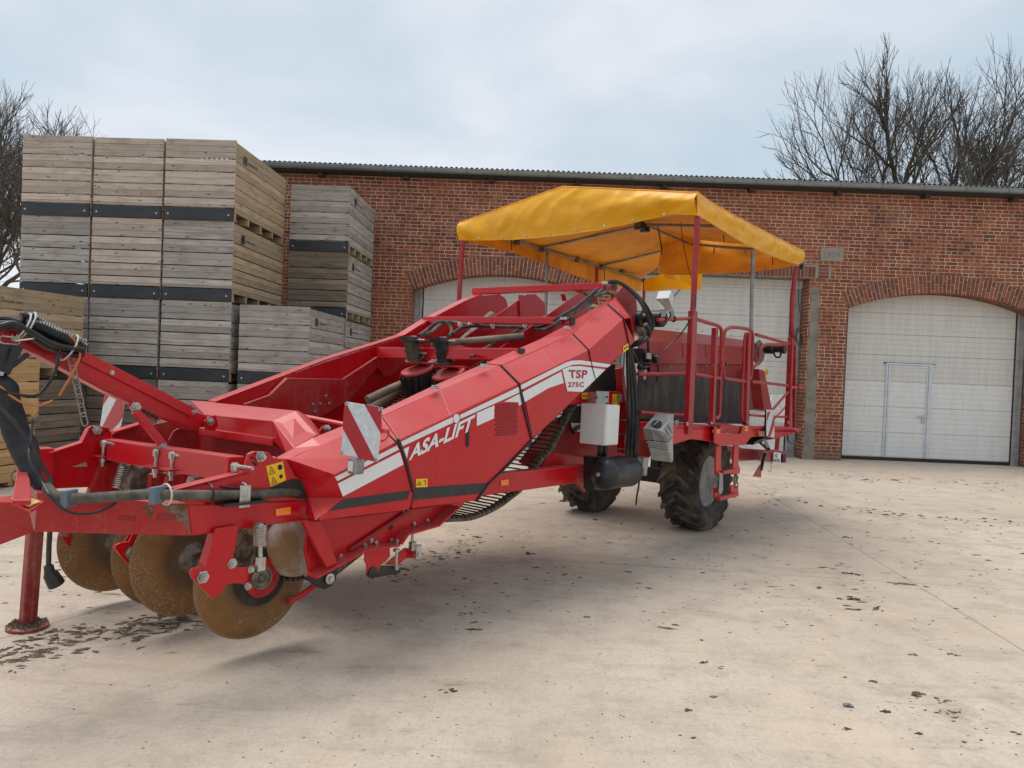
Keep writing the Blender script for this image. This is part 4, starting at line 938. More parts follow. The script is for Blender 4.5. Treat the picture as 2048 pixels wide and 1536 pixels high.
def sticker(pts, v, parent, kind=0):
    mb = MB(); mb.prism(Vs(pts, v), MBv*.0012); s_ = part('warning_sticker', mb, YEL, parent)
    (x0, y0), (x1, y1), (x2, y2), (x3, y3) = pts
    def q(a, b): return ((x0*(1-a)+x1*a)*(1-b)+(x3*(1-a)+x2*a)*b, (y0*(1-a)+y1*a)*(1-b)+(y3*(1-a)+y2*a)*b)
    ink = MB()
    def tri(cx, cy, s):
        for (a, b) in (((cx-s, cy+s), (cx, cy-s)), ((cx, cy-s), (cx+s, cy+s)), ((cx+s, cy+s), (cx-s, cy+s))):
            ink.bar(V(*q(*a), v-.001), V(*q(*b), v-.001), 0.0006, 0.003, MBv.cross(V(*q(*b), v)-V(*q(*a), v)))
        ink.prism(Vs([q(cx-.04, cy+s*.6), q(cx+.02, cy-.02), q(cx+.06, cy+s*.6)], v-.001), MBv*.0005)
    def blob(cx, cy, r):
        ink.prism(Vs([q(cx+r*math.cos(k), cy+r*math.sin(k)) for k in [2*math.pi*i/8 for i in range(8)]], v-.001), MBv*.0005)
    if kind == 4: tri(.27, .27, .17); tri(.27, .77, .17); blob(.78, .25, .15); blob(.74, .72, .11)
    elif kind == 2: tri(.28, .5, .22); ink.prism(Vs([q(.68, .2), q(.85, .2), q(.85, .8), q(.8, .8), q(.8, .3), q(.68, .3)], v-.001), MBv*.0005)
    else: blob(.3, .45, .16); blob(.72, .5, .16)
    part('pictogram', ink, INK, s_); return s_
sticker([(832, 958), (855, 957), (855, 974), (832, 975)], D_-.001, c2, 2)
sticker([(1246, 693), (1257, 686), (1257.5, 698), (1246.5, 706)], D_-.001, c3, 1)
# inner wall of the near side, full depth
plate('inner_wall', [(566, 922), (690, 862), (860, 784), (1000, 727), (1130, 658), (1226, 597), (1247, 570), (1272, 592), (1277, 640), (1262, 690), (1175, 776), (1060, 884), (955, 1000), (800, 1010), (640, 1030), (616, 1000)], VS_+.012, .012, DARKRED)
# lower side skirt and share carrier
sk = plate('lower_skirt', [(620, 1040), (705, 1034), (930, 1004), (925, 1012), (870, 1049), (838, 1058), (812, 1066), (800, 1084), (770, 1092), (722, 1096), (636, 1152), (621, 1152), (610, 1100)], -0.12, .02, RED)
mb = MB(); mb.prism(Vs([(606, 1042), (644, 1042), (675, 1126), (654, 1136)], -0.20), MBv*.03); part('skirt_fold', mb, RED, sk, bevel=.004)
mb = MB(); mb.bar(V(622, 1153, -.16), V(722, 1099, -.16), .10, .012, MU); mb.bar(V(722, 1099, -.16), V(790, 1088, -.16), .10, .012, MU); mb.bar(V(808, 1066, -.16), V(868, 1049, -.16), .10, .012, MU); mb.bar(V(868, 1049, -.16), V(909, 1012, -.16), .10, .012, MU); mb.bar(V(793, 1086, -.16), V(808, 1064, -.16), .10, .012, MU)
part('skirt_flange', mb, RED, sk, bevel=.002)
mb = MB(); mb.bar(V(700, 1100, -.14), V(822, 1020, -.14), .01, .02, MU); part('skirt_rib', mb, DARKRED, sk)
for q_ in ((682, 1112), (729, 1091), (742, 1081), (752, 1086), (783, 1080), (807, 1025), (828, 1048), (855, 1041)): bolt(V(*q_, -.125), -MBv, .010, .010, sk)
mb = MB(); mb.prism(Vs([(776, 1052), (783, 1046), (787, 1055), (780, 1062)], -.1225), MBv*.002); part('square_hole', mb, INK, sk)
# roller bracket below the skirt
rb_ = plate('roller_bracket', [(731, 1103), (780, 1095), (781, 1112), (771, 1124), (762, 1130), (754, 1150), (748, 1158), (738, 1156), (735, 1145), (734, 1130), (730, 1122)], -0.18, .012, RED)
mb = MB(); mb.lathe(V(748, 1146, -.195), MBv, [(0.0, 0), (.012, 0), (.034, .006), (.034, .03)], 16); part('roller_hub', mb, BLACK, rb_, smooth=True)
mb = MB(); mb.prism(Vs([(758, 1132), (790, 1132), (801, 1136), (801, 1146), (792, 1149), (754, 1155)], -.16), MBv*.02); part('tension_lever', mb, BLACK, rb_, bevel=.004)
mb = MB(); mb.tube([V(795, 1078, -.17), V(792, 1140, -.17)], .009, 8); mb.lathe(V(794, 1088, -.17), -MU, [(.022, 0), (.022, .012)], 6); mb.lathe(V(793, 1098, -.17), -MU, [(.022, 0), (.022, .014)], 6); mb.lathe(V(793, 1132, -.17), -MU, [(.017, 0), (.017, .02)], 6); part('threaded_rod', mb, STEEL, rb_)
mb = MB(); mb.prism(Vs([(795, 1113), (814, 1097), (832, 1098), (832, 1117), (813, 1117), (797, 1130), (775, 1130)], -.10), MBv*.03); part('swing_arm', mb, RED, rb_, bevel=.004)
mb = MB(); mb.tube([V(826, 1060, -.12), V(824, 1085, -.12)], .010, 8); mb.box(V(825, 1092, -.12), MA*.02, MBv*.016, MU*.028); mb.box(V(836, 1104, -.14), MA*.022, MBv*.01, MU*.045); mb.lathe(V(840, 1110, -.16), MBv, [(.018, 0), (.018, .04)], 10); part('spring_clevis', mb, STEEL, rb_, bevel=.003)
# share / web nose
mb = MB(); mb.prism(Vs([(640, 1150), (672, 1128), (674, 1158), (664, 1172), (650, 1179), (630, 1172), (612, 1155)], -.10), MBv*.03); cb_ = part('web_nose_bearing', mb, BLACK, bevel=.006)
mb = MB(); mb.lathe(V(658, 1157, -.105), -MBv, [(.030, 0), (.030, .012), (.016, .014), (.016, .03), (0, .03)], 12); part('bearing_bolt', mb, STEEL, cb_)
tubep('bent_guard_tube', smooth_path([V(575, 1203, .18), V(590, 1197, .18), V(612, 1184, .15), V(630, 1170, .10), V(640, 1160, .06)], 4), .018, RED)

# ---- conveyor web: rods and side chains
def web_path():
    # under run hanging below the frame and rising to the top roller (machine u, w at v=0)
    px_ = [(640, 1168), (690, 1128), (740, 1090), (790, 1060), (845, 1044), (890, 1040), (940, 1036), (985, 1018), (1018, 996), (1045, 972), (1072, 930), (1100, 898), (1122, 858), (1145, 815), (1180, 765)]
    return smooth_path([V(x, y, .02) for x, y in px_], 7)
wp = web_path(); WV = 1.42
mbw = MB(); mbc = MB(); acc = 0; last = wp[0]
L_ = [0]; 
for i in range(1, len(wp)): L_.append(L_[-1]+(wp[i]-wp[i-1]).length)
def sample(path, Ls, s):
    for i in range(1, len(path)):
        if Ls[i] >= s:
            t = (s-Ls[i-1])/max(1e-6, Ls[i]-Ls[i-1]); return path[i-1].lerp(path[i], t), (path[i]-path[i-1]).normalized()
    return path[-1], (path[-1]-path[-2]).normalized()
s_ = 0.0; st_ = 0.046
while s_ < L_[-1]:
    p_, d_ = sample(wp, L_, s_); mbw.tube([p_, p_+MBv*WV], .0065, 5)
    n_ = d_.cross(MBv)
    for vv in (-.0, WV/2, WV-.05):
        mbc.box(p_+MBv*(vv+.01), d_*.021, MBv*.032, n_*.012); mbc.box(p_+MBv*(vv+.01)+n_*.012, d_*.010, MBv*.022, n_*.010)
    s_ += st_
web = part('conveyor_web', mbw, RODS, smooth=True); wc = part('web_belt', mbc, BELT, web)
# upper run seen between the side walls
def upper_web(v0, v1, pts, vref, step=.05):
    P = [V(x, y, vref) for x, y in pts]; mb = MB(); bl = MB()
    for i in range(len(P)-1):
        n = int((P[i+1]-P[i]).length/step)
        for k in range(n):
            p_ = P[i].lerp(P[i+1], k/n); q0 = p_+MBv*(v0-vref); q1 = p_+MBv*(v1-vref); mb.tube([q0, q1], .009, 5)
    return mb
P0_ = M(-4.75, 0, .62); P1_ = M(-4.3, 0, .84); P2_ = M(-3.0, 0, 1.45); P3_ = M(-1.9, 0, 2.02)
mb = MB(); bl = MB(); path = [P0_, P1_, P2_, P3_]
for i in range(3):
    n = int((path[i+1]-path[i]).length/.05)
    for k in range(n):
        p_ = path[i].lerp(path[i+1], k/n); mb.tube([p_+MBv*.03, p_+MBv*1.50], .009, 5)
        d_ = (path[i+1]-path[i]).normalized(); n_ = MBv.cross(d_)
for i in range(3):
    for vv in (.05, .52, 1.0, 1.44): bl.bar(path[i]+MBv*vv-MU*.012, path[i+1]+MBv*vv-MU*.012, .055, .012, MU)
uw = part('upper_web', mb, RODS, smooth=True); part('upper_web_belt', bl, BELT, uw)
mb = MB()
for i in range(3): mb.bar(path[i]+MBv*.76-MU*.16, path[i+1]+MBv*.76-MU*.16, 1.46, .012, MU)
part('inner_floor', mb, RED_DIRTY)

# ---- far side wall of the elevator
fw = plate('elevator_wall', [(428, 806), (640, 728), (800, 676), (922, 607), (958, 592), (1000, 588), (1012, 598), (1017, 615), (1012, 640), (870, 760), (770, 815), (700, 862), (640, 895), (540, 910), (430, 880)], 1.55, .014, RED)
mb = MB(); fl = [(424, 803), (640, 721), (800, 671), (850, 640), (922, 603), (957, 589)]
for i in range(len(fl)-1): mb.bar(V(*fl[i], 1.60), V(*fl[i+1], 1.60), .11, .012, MU)
part('wall_flange', mb, RED, fw, bevel=.002)
mb = MB(); mb.prism(Vs([(575, 756), (687, 758), (756, 713), (760, 730), (700, 800), (640, 835), (560, 845), (500, 840), (490, 808), (540, 790)], 1.49), MBv*.04); part('wall_doubler', mb, RED_DIRTY, fw, bevel=.004)
for q_ in ((652, 792), (626, 809), (641, 808), (659, 807), (631, 823), (762, 722), (775, 725), (790, 724), (768, 738)): bolt(V(*q_, 1.485), -MBv, .012, .010, fw)
# dividers
def divider(pts, v, m=RED):
    d_ = plate('divider_plate', pts, v, .008, m, bevel=.002); return d_
divider([(918, 682), (1053, 589), (1071, 588), (1090, 606), (1092, 628), (1060, 660), (940, 735), (880, 745)], 1.02)
divider([(985, 706), (1158, 586), (1165, 586), (1175, 597), (1176, 625), (1130, 655), (1030, 720), (960, 750)], .50)
mb = MB(); mb.prism(Vs([(1039, 590), (1047, 590), (1052, 630), (1048, 632), (1041, 632)], 1.0), MBv*.015); mb.prism(Vs([(1124, 588), (1130, 588), (1134, 602), (1127, 602)], .6), MBv*.015); part('hanger_bracket', mb, RED)
# cross beams
xb = []
for (a, b, sz) in (((849, 640, -2.75), (1142, 642, -2.75), .060), ((947, 583, -2.02), (1226, 572, -2.02), .065), ((762, 706, -3.42), (1040, 709, -3.42), .09)):
    mb = MB(); pa_ = U(*a); pb_ = U(*b); mb.bar(pa_, pb_, .055, sz, MU); x_b = part('cross_beam', mb, RED, bevel=.005); xb.append(x_b)
    mb = MB(); d_ = (pb_-pa_).normalized(); mb.box(pb_+d_*.012, d_*.012, MA*.028, MU*sz*.5); part('end_plug', mb, BLACK, x_b)
mb = MB(); mb.prism(Vs([(757, 694), (800, 694), (800, 735), (782, 752), (770, 752), (757, 735)], 1.47), MBv*.02); part('beam_plate', mb, RED_DIRTY, xb[2], bevel=.003)
mb = MB(); mb.bar(V(866, 690, 1.2), V(938, 706, .75), .05, .09, MU); part('motor_beam', mb, RED, bevel=.004)
# beige rollers
tubep('idler_roller', [V(862, 688, .95), V(960, 680, .7), V(1048, 672, .4)], .030, BEIGE)
tubep('deflector_roller', [V(700, 850, 1.35), V(800, 775, 1.35), (V(905, 705, 1.35)), V(985, 632, 1.35)], .055, BEIGE)
tubep('deflector_roller', [V(735, 800, 1.1), V(770, 783, 1.1), V(800, 770, 1.1)], .035, BEIGE)
# cleaning rollers with motors
def cleaner(mx, my, mx2, my2, dx, dy, v):
    top = V(mx, my, v); base = V(mx2, my2, v); ax = (top-base).normalized(); dc = V(dx, dy, v)
    cone = MB(); prof = [(0, 0.0), (.13, 0.0), (.135, -.02), (.125, -.10), (.105, -.34), (0, -.34)]
    cone.lathe(dc, ax, prof, 28)
    for k in range(14):
        a = 2*math.pi*k/14; x = ax.cross(MA).normalized(); y = ax.cross(x); rd = x*math.cos(a)+y*math.sin(a); tg = ax.cross(rd)
        cone.prism([dc+rd*.13-ax*.01+tg*.02, dc+rd*.157-ax*.012+tg*.0, dc+rd*.13-ax*.33-tg*.06, dc+rd*.09-ax*.34-tg*.04], tg*.012)
    r_ = part('cleaning_roller', cone, RUBBER, smooth=True)
    mb = MB(); mb.lathe(dc, ax, [(0, .035), (.05, .032), (.135, .018), (.142, .006), (.142, 0), (0, 0)], 32); part('roller_cap', mb, RED_DIRTY, r_, smooth=True)
    mb = MB(); L = (top-base).length
    mb.lathe(base, ax, [(.082, -.01), (.082, .012), (.060, .014), (.059, L*.45), (.063, L*.46), (.063, L*.55), (.057, L*.56), (.057, L*.97), (0, L*.97)], 18)
    mb.box(base+ax*(L*.90), MA*.060, MBv*.060, ax*(L*.11))
    mo_ = part('hydraulic_motor', mb, MOTORM, r_, smooth=True)
    mb = MB(); mb.prism([dc+ax*.06+MBv*-.09-MA*.07, dc+ax*.06-MBv*.10+MA*.02, dc+ax*.075-MBv*.02+MA*.24, dc+ax*.075+MBv*.10+MA*.24, dc+ax*.06+MBv*.09-MA*.04, dc+ax*.06-MA*.10], ax*.012)
    mb.prism([dc+ax*.06-MBv*.10+MA*.02, dc+ax*.075-MBv*.03+MA*.24, dc+ax*.01-MBv*.03+MA*.24, dc+ax*.03-MBv*.10+MA*.05], MBv*.01)
    part('motor_bracket', mb, RED, r_, bevel=.003)
    for dz, ln in ((.93, .09), (.35, .07)):
        q = base+ax*(L*dz-.01); mb = MB(); mb.tube([q-MBv*.035+MA*.02, q-MBv*(.05+ln)+MA*.03], .010, 7); mb.lathe(q-MBv*(.04+ln*.5)+MA*.025, -MBv, [(.015, 0), (.015, .02)], 6); part('fitting', mb, STEEL, r_)
    return r_
cleaner(819, 674, 830, 720, 835, 742, .95); cleaner(879, 676, 891, 724, 897, 749, .70)
# hydraulic hoses around motors and over the hood
def hose(pts, r=.011, m=None, n=6, name='hydraulic_hose', parent=None):
    P = smooth_path([V(*p) for p in pts], n); return tubep(name, P, r, m or HOSE, parent, 8)
hose([(838, 671, .92), (852, 661, .92), (868, 648, .90), (882, 643, .88), (897, 649, .85), (903, 663, .80), (898, 672, .74)], .014, DUSTYHOSE)
hose([(845, 670, .95), (862, 665, .95), (880, 650, 1.1), (900, 644, 1.2), (940, 650, 1.0), (985, 653, .9), (1040, 654, .7), (1085, 659, .35), (1100, 655, .1), (1130, 633, .0), (1165, 615, .0), (1190, 592, .0), (1210, 575, .0)], .016, DUSTYHOSE)
hose([(905, 668, .75), (925, 655, .9), (960, 652, 1.0), (1010, 653, .85), (1055, 655, .6), (1090, 650, .3), (1120, 634, .02), (1160, 608, .0), (1195, 578, .0)], .014, HOSE)
hose([(832, 688, .95), (850, 683, .9), (875, 680, .8)], .010); hose([(1046, 654, .9), (1000, 680, .7), (960, 702, .5), (942, 714, .3)], .013, DUSTYHOSE)
hose([(1190, 592, -.05), (1213, 586, -.05), (1228, 592, -.05)], .012, DUSTYHOSE)
for q_ in ((1214, 567, -.02), (1132, 638, -.02)):
    mb = MB(); mb.box(V(*q_), MA*.045, MBv*.03, MU*.012); part('hose_clamp', mb, STEEL, bevel=.003)
for q_ in ((940, 650, .98), (985, 652, .88), (1050, 652, .6), (920, 650, 1.0)):
    mb = MB(); mb.lathe(V(*q_), MBv, [(.026, -.006), (.026, .006)], 10); part('cable_tie', mb, TIE)

# ---- top plate and gearbox motor
tp = plate('end_plate', [(1235, 582), (1247, 570), (1272, 592), (1277, 640), (1262, 640), (1232, 597)], .04, .012, RED)
mb = MB(); c_ = V(1288, 645, -.22)
mb.lathe(V(1280, 648, -.02), -MBv, [(.12, 0), (.125, .03), (.10, .06), (.05, .08), (.0, .08)], 8)
gb_ = part('gearbox', mb, DIRTYSTEEL, bevel=.005)
mb = MB(); q = V(1276, 638, -.12); d_ = -MBv; mb.lathe(q, d_, [(.05, 0), (.075, .01), (.075, .05), (.055, .07), (.055, .13), (.075, .15), (.075, .25), (.055, .27), (.0, .27)], 20); part('drive_motor', mb, BLACK, gb_, smooth=True)
mb = MB(); mb.lathe(q+d_*.27, d_, [(.028, 0), (.028, .008), (.016, .008), (.016, .012), (0, .012)], 14); part('motor_cap', mb, STEEL, gb_)
hose([(1212, 565, -.03), (1230, 563, -.08), (1252, 573, -.15), (1276, 596, -.25), (1293, 625, -.33), (1300, 648, -.35), (1294, 668, -.33), (1278, 682, -.3), (1262, 690, -.2), (1250, 696, -.1)], .017)
hose([(1216, 566, -.03), (1236, 565, -.08), (1262, 580, -.18), (1288, 606, -.28), (1306, 640, -.36), (1302, 664, -.36), (1284, 684, -.32), (1266, 692, -.22)], .014)
hose([(1291, 648, -.38), (1298, 662, -.38), (1296, 674, -.34), (1280, 686, -.3), (1262, 692, -.2)], .019)
hose([(1266, 684, -.2), (1276, 688, -.25), (1292, 680, -.3), (1300, 668, -.34)], .014)
# valve block
mb = MB(); mb.box(V(1297, 716, -.05), MA*.06, MBv*.05, MU*.045); mb.box(V(1279, 712, .0), MA*.05, MBv*.05, MU*.07); mb.tube([V(1290, 728, -.05), V(1289, 752, -.05)], .018, 8); mb.lathe(V(1309, 720, -.10), -MBv, [(.03, 0), (.03, .04), (0, .04)], 12); mb.box(V(1284, 735, -.02), MA*.05, MBv*.03, MU*.02)
vb = part('valve_block', mb, BLACK, bevel=.005)
mb = MB(); mb.box(V(1297, 712, -.11), MA*.045, MBv*.008, MU*.028); mb.tube(smooth_path([V(1309, 712, -.12), V(1315, 714, -.12), V(1316, 727, -.12)], 4), .009, 7); mb.lathe(V(1289, 740, -.05), -MU, [(.024, 0), (.024, .05), (.016, .05), (.016, .09)], 10); part('valve_fittings', mb, STEEL, vb)
hose([(1264, 694, -.1), (1272, 716, -.12), (1284, 734, -.14), (1300, 732, -.12)], .010, None, 6, 'hydraulic_hose', vb)
hose([(1289, 752, -.05), (1292, 768, -.05), (1302, 772, -.05), (1312, 764, -.05), (1316, 740, -.10), (1315, 722, -.11)], .007, None, 6, 'hydraulic_hose', vb)
hose([(1296, 682, -.1), (1297, 705, -.08)], .013, None, 3, 'hydraulic_hose', vb)
# thick vertical bundle of hoses
for k in range(11):
    v0 = -.16+.02*(k % 4); dx = (k-5)*2.1
    hose([(1258+dx*.3, 694, v0), (1261+dx*.55, 730, v0-.02), (1264+dx*.75, 770, v0), (1266+dx*.85, 820, v0+random.uniform(-.02, .02)), (1266+dx*.8, 860, v0), (1263+dx*.9, 905, v0), (1266+dx*.7, 935, v0+.04)], .0155, HOSE, 5)
tubep('hanging_strap', smooth_path([V(1279, 945, -.1), V(1276, 975, -.1), V(1274, 990, -.1), V(1271, 1008, -.1)], 3), [.006]*7+[.016]*3, BLACK, None, 6) if 0 else hose([(1280, 945, -.1), (1277, 975, -.1), (1274, 990, -.1), (1272, 1010, -.1)], .009, BLACK, 3, 'hanging_strap')
# ---- main frame
VB = -0.10
def along(pa, pb, w_, h_, up=None): 
    mb = MB(); mb.bar(pa, pb, w_, h_, up or MU); return mb
# near longitudinal beam with its kink at the front
bt0, bt1 = V(385, 1072, VB), V(1170, 964, VB); tp0, tp1 = V(380, 1008, VB), V(1170, 930, VB)
mb = MB(); mb.prism([V(385, 1072, VB), V(615, 1040, VB), V(1170, 964, VB), V(1170, 929, VB), V(980, 950, VB), V(612, 1003, VB), V(377, 1009, VB)], MBv*.10)
nb_ = part('frame_beam', mb, RED, bevel=.008, label='muddy near frame beam')
mb = MB(); mb.prism(Vs([(1152, 964), (1170, 961), (1170, 985)], VB), MBv*.012); part('gusset', mb, RED, nb_)
k0 = (V(385, 1072, VB), V(377, 1009, VB))
fb = Wq(70, 1064, .69); ft = fb+MU*.185; inner = MBv*.12+MA*.02
mb = MB(); a_, b_ = k0; mb.prism([a_, b_, ft, fb], inner); fbm = part('drawbar_beam', mb, RED_DIRTY, bevel=.008)
nn = (ft-b_).cross(a_-b_).normalized(); nn = nn if nn.dot(CAM-a_) > 0 else -nn
# pressed slots and the rusty chipped patch at the kink
def onplane(px, py, p0, n): d = ray(px, py); return CAM+d*((p0-CAM).dot(n)/d.dot(n))
for (x0, y0, x1, y1) in ((235, 1031, 272, 1042), (312, 1027, 352, 1041)):
    mb = MB(); pts = []
    for k in range(12):
        a = 2*math.pi*k/12; ex = (x1-x0)/2-6; pts.append(onplane((x0+x1)/2+(ex if math.cos(a) > 0 else -ex)+6*math.cos(a), (y0+y1)/2+(y1-y0)/2*math.sin(a), a_, nn)+nn*.003)
    mb.prism(pts, -nn*.002); part('pressed_slot', mb, DARKRED, fbm)
mb = MB(); pts = [(280, 1015), (303, 1012), (306, 1020), (301, 1040), (296, 1030), (290, 1020)]; mb.prism([onplane(x, y, a_, nn)+nn*.0025 for x, y in pts], -nn*.002)
RUSTP = mat('rust_patch', (0.13, 0.075, 0.035), (0.22, 0.17, 0.13), 22, (0.45, 0.6), rough=.9)
part('rust_patch', mb, RUSTP, fbm)
mb = MB(); pts = [(328, 1012), (372, 1009), (376, 1030), (381, 1068), (377, 1064), (366, 1040), (360, 1048), (352, 1030), (340, 1022), (330, 1018)]; mb.prism([onplane(x, y, a_, nn)+nn*.0025 for x, y in pts], -nn*.002); part('rust_patch', mb, RUSTP, fbm)
# hitch plate at the front, running out of frame
hp = [onplane(x, y, fb, (MBv*-1+MA*-.15).normalized()) for x, y in ((68.5, 1064), (58, 1017), (24, 999), (-60, 995), (-140, 1010), (-140, 1120), (0, 1090))]
mb = MB(); mb.prism(hp, MBv*.02); ht = part('hitch_plate', mb, RED_DIRTY, bevel=.004)
mb = MB(); q4 = [Wq(x, y, .90) for x, y in ((21, 997), (48, 992), (80, 1004), (58, 1014))]; mb.prism(q4, MU*.004); tpl = part('warning_sticker', mb, mat('worn_sticker', (.75, .50, .12), (.55, .42, .25), 30, (.45, .55), rough=.6), ht)
mb = MB(); mb.prism([q+MU*-.006 for q in [Wq(x, y, .90) for x, y in ((-140, 1000), (10, 990), (50, 985), (88, 1000), (62, 1018), (24, 1002))]], -MU*.01); part('top_plate', mb, RED, ht)
# far drawbar side with pivot plate
fp = plate('pivot_plate', [(97, 905), (162, 884), (175, 856), (183, 852), (190, 851), (217, 855), (223, 867), (230, 972), (117, 977), (97, 980)], 1.50, .02, RED)
mb = MB(); mb.bar(V(97, 906, 1.47), V(162, 885, 1.47), .07, .012, MU); mb.bar(V(162, 885, 1.47), V(176, 857, 1.47), .05, .012, MU); part('plate_flange', mb, RED, fp)
mb = MB(); mb.prism(Vs([(144, 934), (172, 924), (175, 933)], 1.496), MBv*.003); part('cut_out', mb, mat('seen_through_concrete', (.34, .30, .25), rough=.95), fp)
for q_, rr in (((194, 860, 1.49), .022),): bolt(V(*q_), -MBv, rr, .03, fp)
for q_ in ((183, 862), (203, 861), (213, 862), (189, 868), (197, 870), (205, 868)):
    mb = MB(); mb.lathe(V(*q_, 1.497), MBv, [(0, 0), (.010, 0), (.010, .002)], 10); part('bolt_hole', mb, INK, fp)
plate('far_side_plate', [(224, 868), (282, 845), (300, 850), (340, 842), (430, 832), (650, 880), (640, 940), (520, 980), (380, 1000), (230, 980)], 1.56, .012, RED_DIRTY)
mb = MB(); mb.bar(V(225, 864, 1.52), V(284, 846, 1.52), .08, .012, MU); part('far_flange', mb, RED)
# near pivot plate and rising side member
np_ = plate('pivot_plate', [(345, 980), (487, 944), (497, 908), (508, 903), (522, 903), (538, 905), (548, 916), (575, 920), (590, 950), (612, 1000), (377, 1010)], VB-.01, .02, RED)
mb = MB(); mb.bar(V(345, 979, VB+.03), V(489, 944, VB+.03), .08, .012, MU); mb.bar(V(489, 944, VB+.02), V(548, 915, VB+.02), .05, .012, MU); part('plate_flange', mb, RED, np_)
bolt(V(520, 913, VB-.015), -MBv, .020, .03, np_)
for q_ in ((504, 916), (507, 926), (530, 910), (512, 929)):
    mb = MB(); mb.lathe(V(*q_, VB-.0125), MBv, [(0, 0), (.008, 0), (.008, .002)], 10); part('bolt_hole', mb, INK, np_)
sticker([(532, 932), (566, 923), (572, 960), (541, 974)], VB-.0125, np_, 4)
mb = MB(); mb.prism(Vs([(586, 957), (603, 963), (616, 996), (604, 998), (540, 990), (540, 975)], VB-.0125), MBv*.002); part('cable_opening', mb, INK, np_)
# cross bar with four T bolts and the disc arms
CU = -5.62
cbm = MB(); ca_, cb2 = U(188, 893, CU), U(472, 938, CU-.02)
cbm.bar(ca_, cb2, .09, .13, MU); cbar = part('cross_bar', cbm, RED, bevel=.006)
def tbolt(px, py0, py1, side):
    p0, p1 = U(px, py0, CU-.06), U(px-2.5, py1, CU-.06); mb = MB(); mb.tube([p0+MU*.012, p1-MU*.03], .012, 8); mb.lathe(p0, MU, [(.022, -.03), (.024, 0), (.016, .012)], 8)
    if side: mb.tube([p0-MU*.005, p0-MU*.005-MBv*.125+MA*.02], .010, 8)
    mb.lathe(p1-MU*.005, -MU, [(.019, 0), (.019, .022), (.012, .022), (.012, .05)], 6); t_ = part('clamp_bolt', mb, STEEL, cbar)
    mb = MB(); mb.box(p1+MU*.008+MA*.03, MBv*.055, MA*.075, MU*.005); part('clamp_plate', mb, RED, t_)
for a in ((208, 884, 915, 1), (314, 902, 936, 0), (346, 907, 941, 1), (470, 930, 958, 1)): tbolt(*a)
# coulter discs
def disc(cx, cy, v, r=.355, muddy=True, front=False):
    c = V(cx, cy, v); ax = -MBv
    mb = MB(); mb.lathe(c, ax, [(0, .012), (.09, .012), (.10, .004), (r*.45, -.002), (r*.62, -.010), (r*.75, -.022), (r*.88, -.038), (r*.97, -.052), (r, -.056), (r*.97, -.060), (r*.62, -.018), (.1, -.006), (0, 0)], 56)
    d_ = part('coulter_disc', mb, DISC, smooth=True)
    at_ = d_.data.attributes.new('rad', 'FLOAT', 'POINT')
    for i_, vv_ in enumerate(d_.data.vertices): at_.data[i_].value = min(1.0, (vv_.co+ROOT[d_.name]-c).length/r)
    return d_, c
DC = ((518, 1153, .20), (387, 1116, .80), (347, 1100, 1.08), (238, 1077, 1.62))
discs = []
for i, (x, y, v) in enumerate(DC):
    d_, c = disc(x, y, v, .358); discs.append((d_, c))
    mb = MB(); 
    if i == 0:
        mb.lathe(c, -MBv, [(.0, .015), (.155, .014), (.160, .018), (.12, .024), (.0, .024)], 32); part('rubber_ring', mb, RUBBER, d_, smooth=True)
        mb = MB(); mb.lathe(c, -MBv, [(0, .026), (.105, .026), (.110, .034), (.07, .04), (.05, .06), (0, .06)], 28); part('hub', mb, RED_DIRTY, d_, smooth=True)
    else:
        mb.lathe(c, -MBv, [(.10, .012), (.085, .03), (.06, .045), (.055, .08), (.0, .082)], 18); part('hub', mb, DIRTYSTEEL, d_, smooth=True)
# outer arm of the first disc
arm = plate('disc_arm', [(432, 1058), (478, 1050), (470, 1100), (462, 1135), (500, 1134), (506, 1140), (506, 1163), (494, 1172), (481, 1167), (455, 1168), (445, 1185), (426, 1198), (418, 1190), (386, 1158), (381, 1147), (384, 1139), (395, 1134), (412, 1130)], VB-.03, .02, RED, bevel=.004)
mb = MB(); mb.prism(Vs([(386, 1158), (381, 1147), (384, 1139), (395, 1134), (412, 1130), (420, 1150), (426, 1198)], VB+.03), MBv*.012); part('arm_rear_plate', mb, RED, arm)
mb = MB(); mb.prism(Vs([(430, 1060), (480, 1052), (474, 1085), (418, 1132), (410, 1131)], VB), MBv*.06); part('arm_channel', mb, RED, arm, bevel=.006)
bolt(V(405, 1154, VB-.032), -MBv, .022, .022, arm); bolt(V(464, 1127, VB-.032), -MBv, .018, .016, arm); bolt(V(502, 1139, VB-.032), -MBv, .014, .014, arm); bolt(V(496, 1172, VB-.032), -MBv, .014, .014, arm)
mb = MB(); c = V(521, 1155, VB-.035); mb.lathe(c, -MBv, [(0, -.2), (.03, -.2), (.03, 0), (.056, 0), (.058, .015), (.048, .018), (.046, .012), (.022, .013), (.020, .028), (.012, .03), (0, .03)], 28); part('rod_eye', mb, DIRTYSTEEL, arm, smooth=True)
mb = MB(); c0 = V(521, 1090, VB-.05); c1_ = V(521, 1128, VB-.05); mb.tube([V(521, 1045, VB-.05), c1_], .012, 10); mb.box(V(521, 1128, VB-.05), MA*.022, MBv*.014, MU*.035); part('spring_rod', mb, STEEL, arm, bevel=.003)
def spring(pa, pb, r, turns, wire, parent=None):
    pa, pb = Vector(pa), Vector(pb); ax = (pb-pa); L = ax.length; ax.normalize(); x = ax.cross(MA).normalized(); y = ax.cross(x); P = []
    for i in range(turns*10+1):
        a = 2*math.pi*i/10; P.append(pa+ax*(L*i/(turns*10))+(x*math.cos(a)+y*math.sin(a))*r)
    return tubep('coil_spring', P, wire, STEEL, parent, 6)
spring(V(521, 1048, VB-.06), V(521, 1090, VB-.06), .030, 11, .0068, arm)
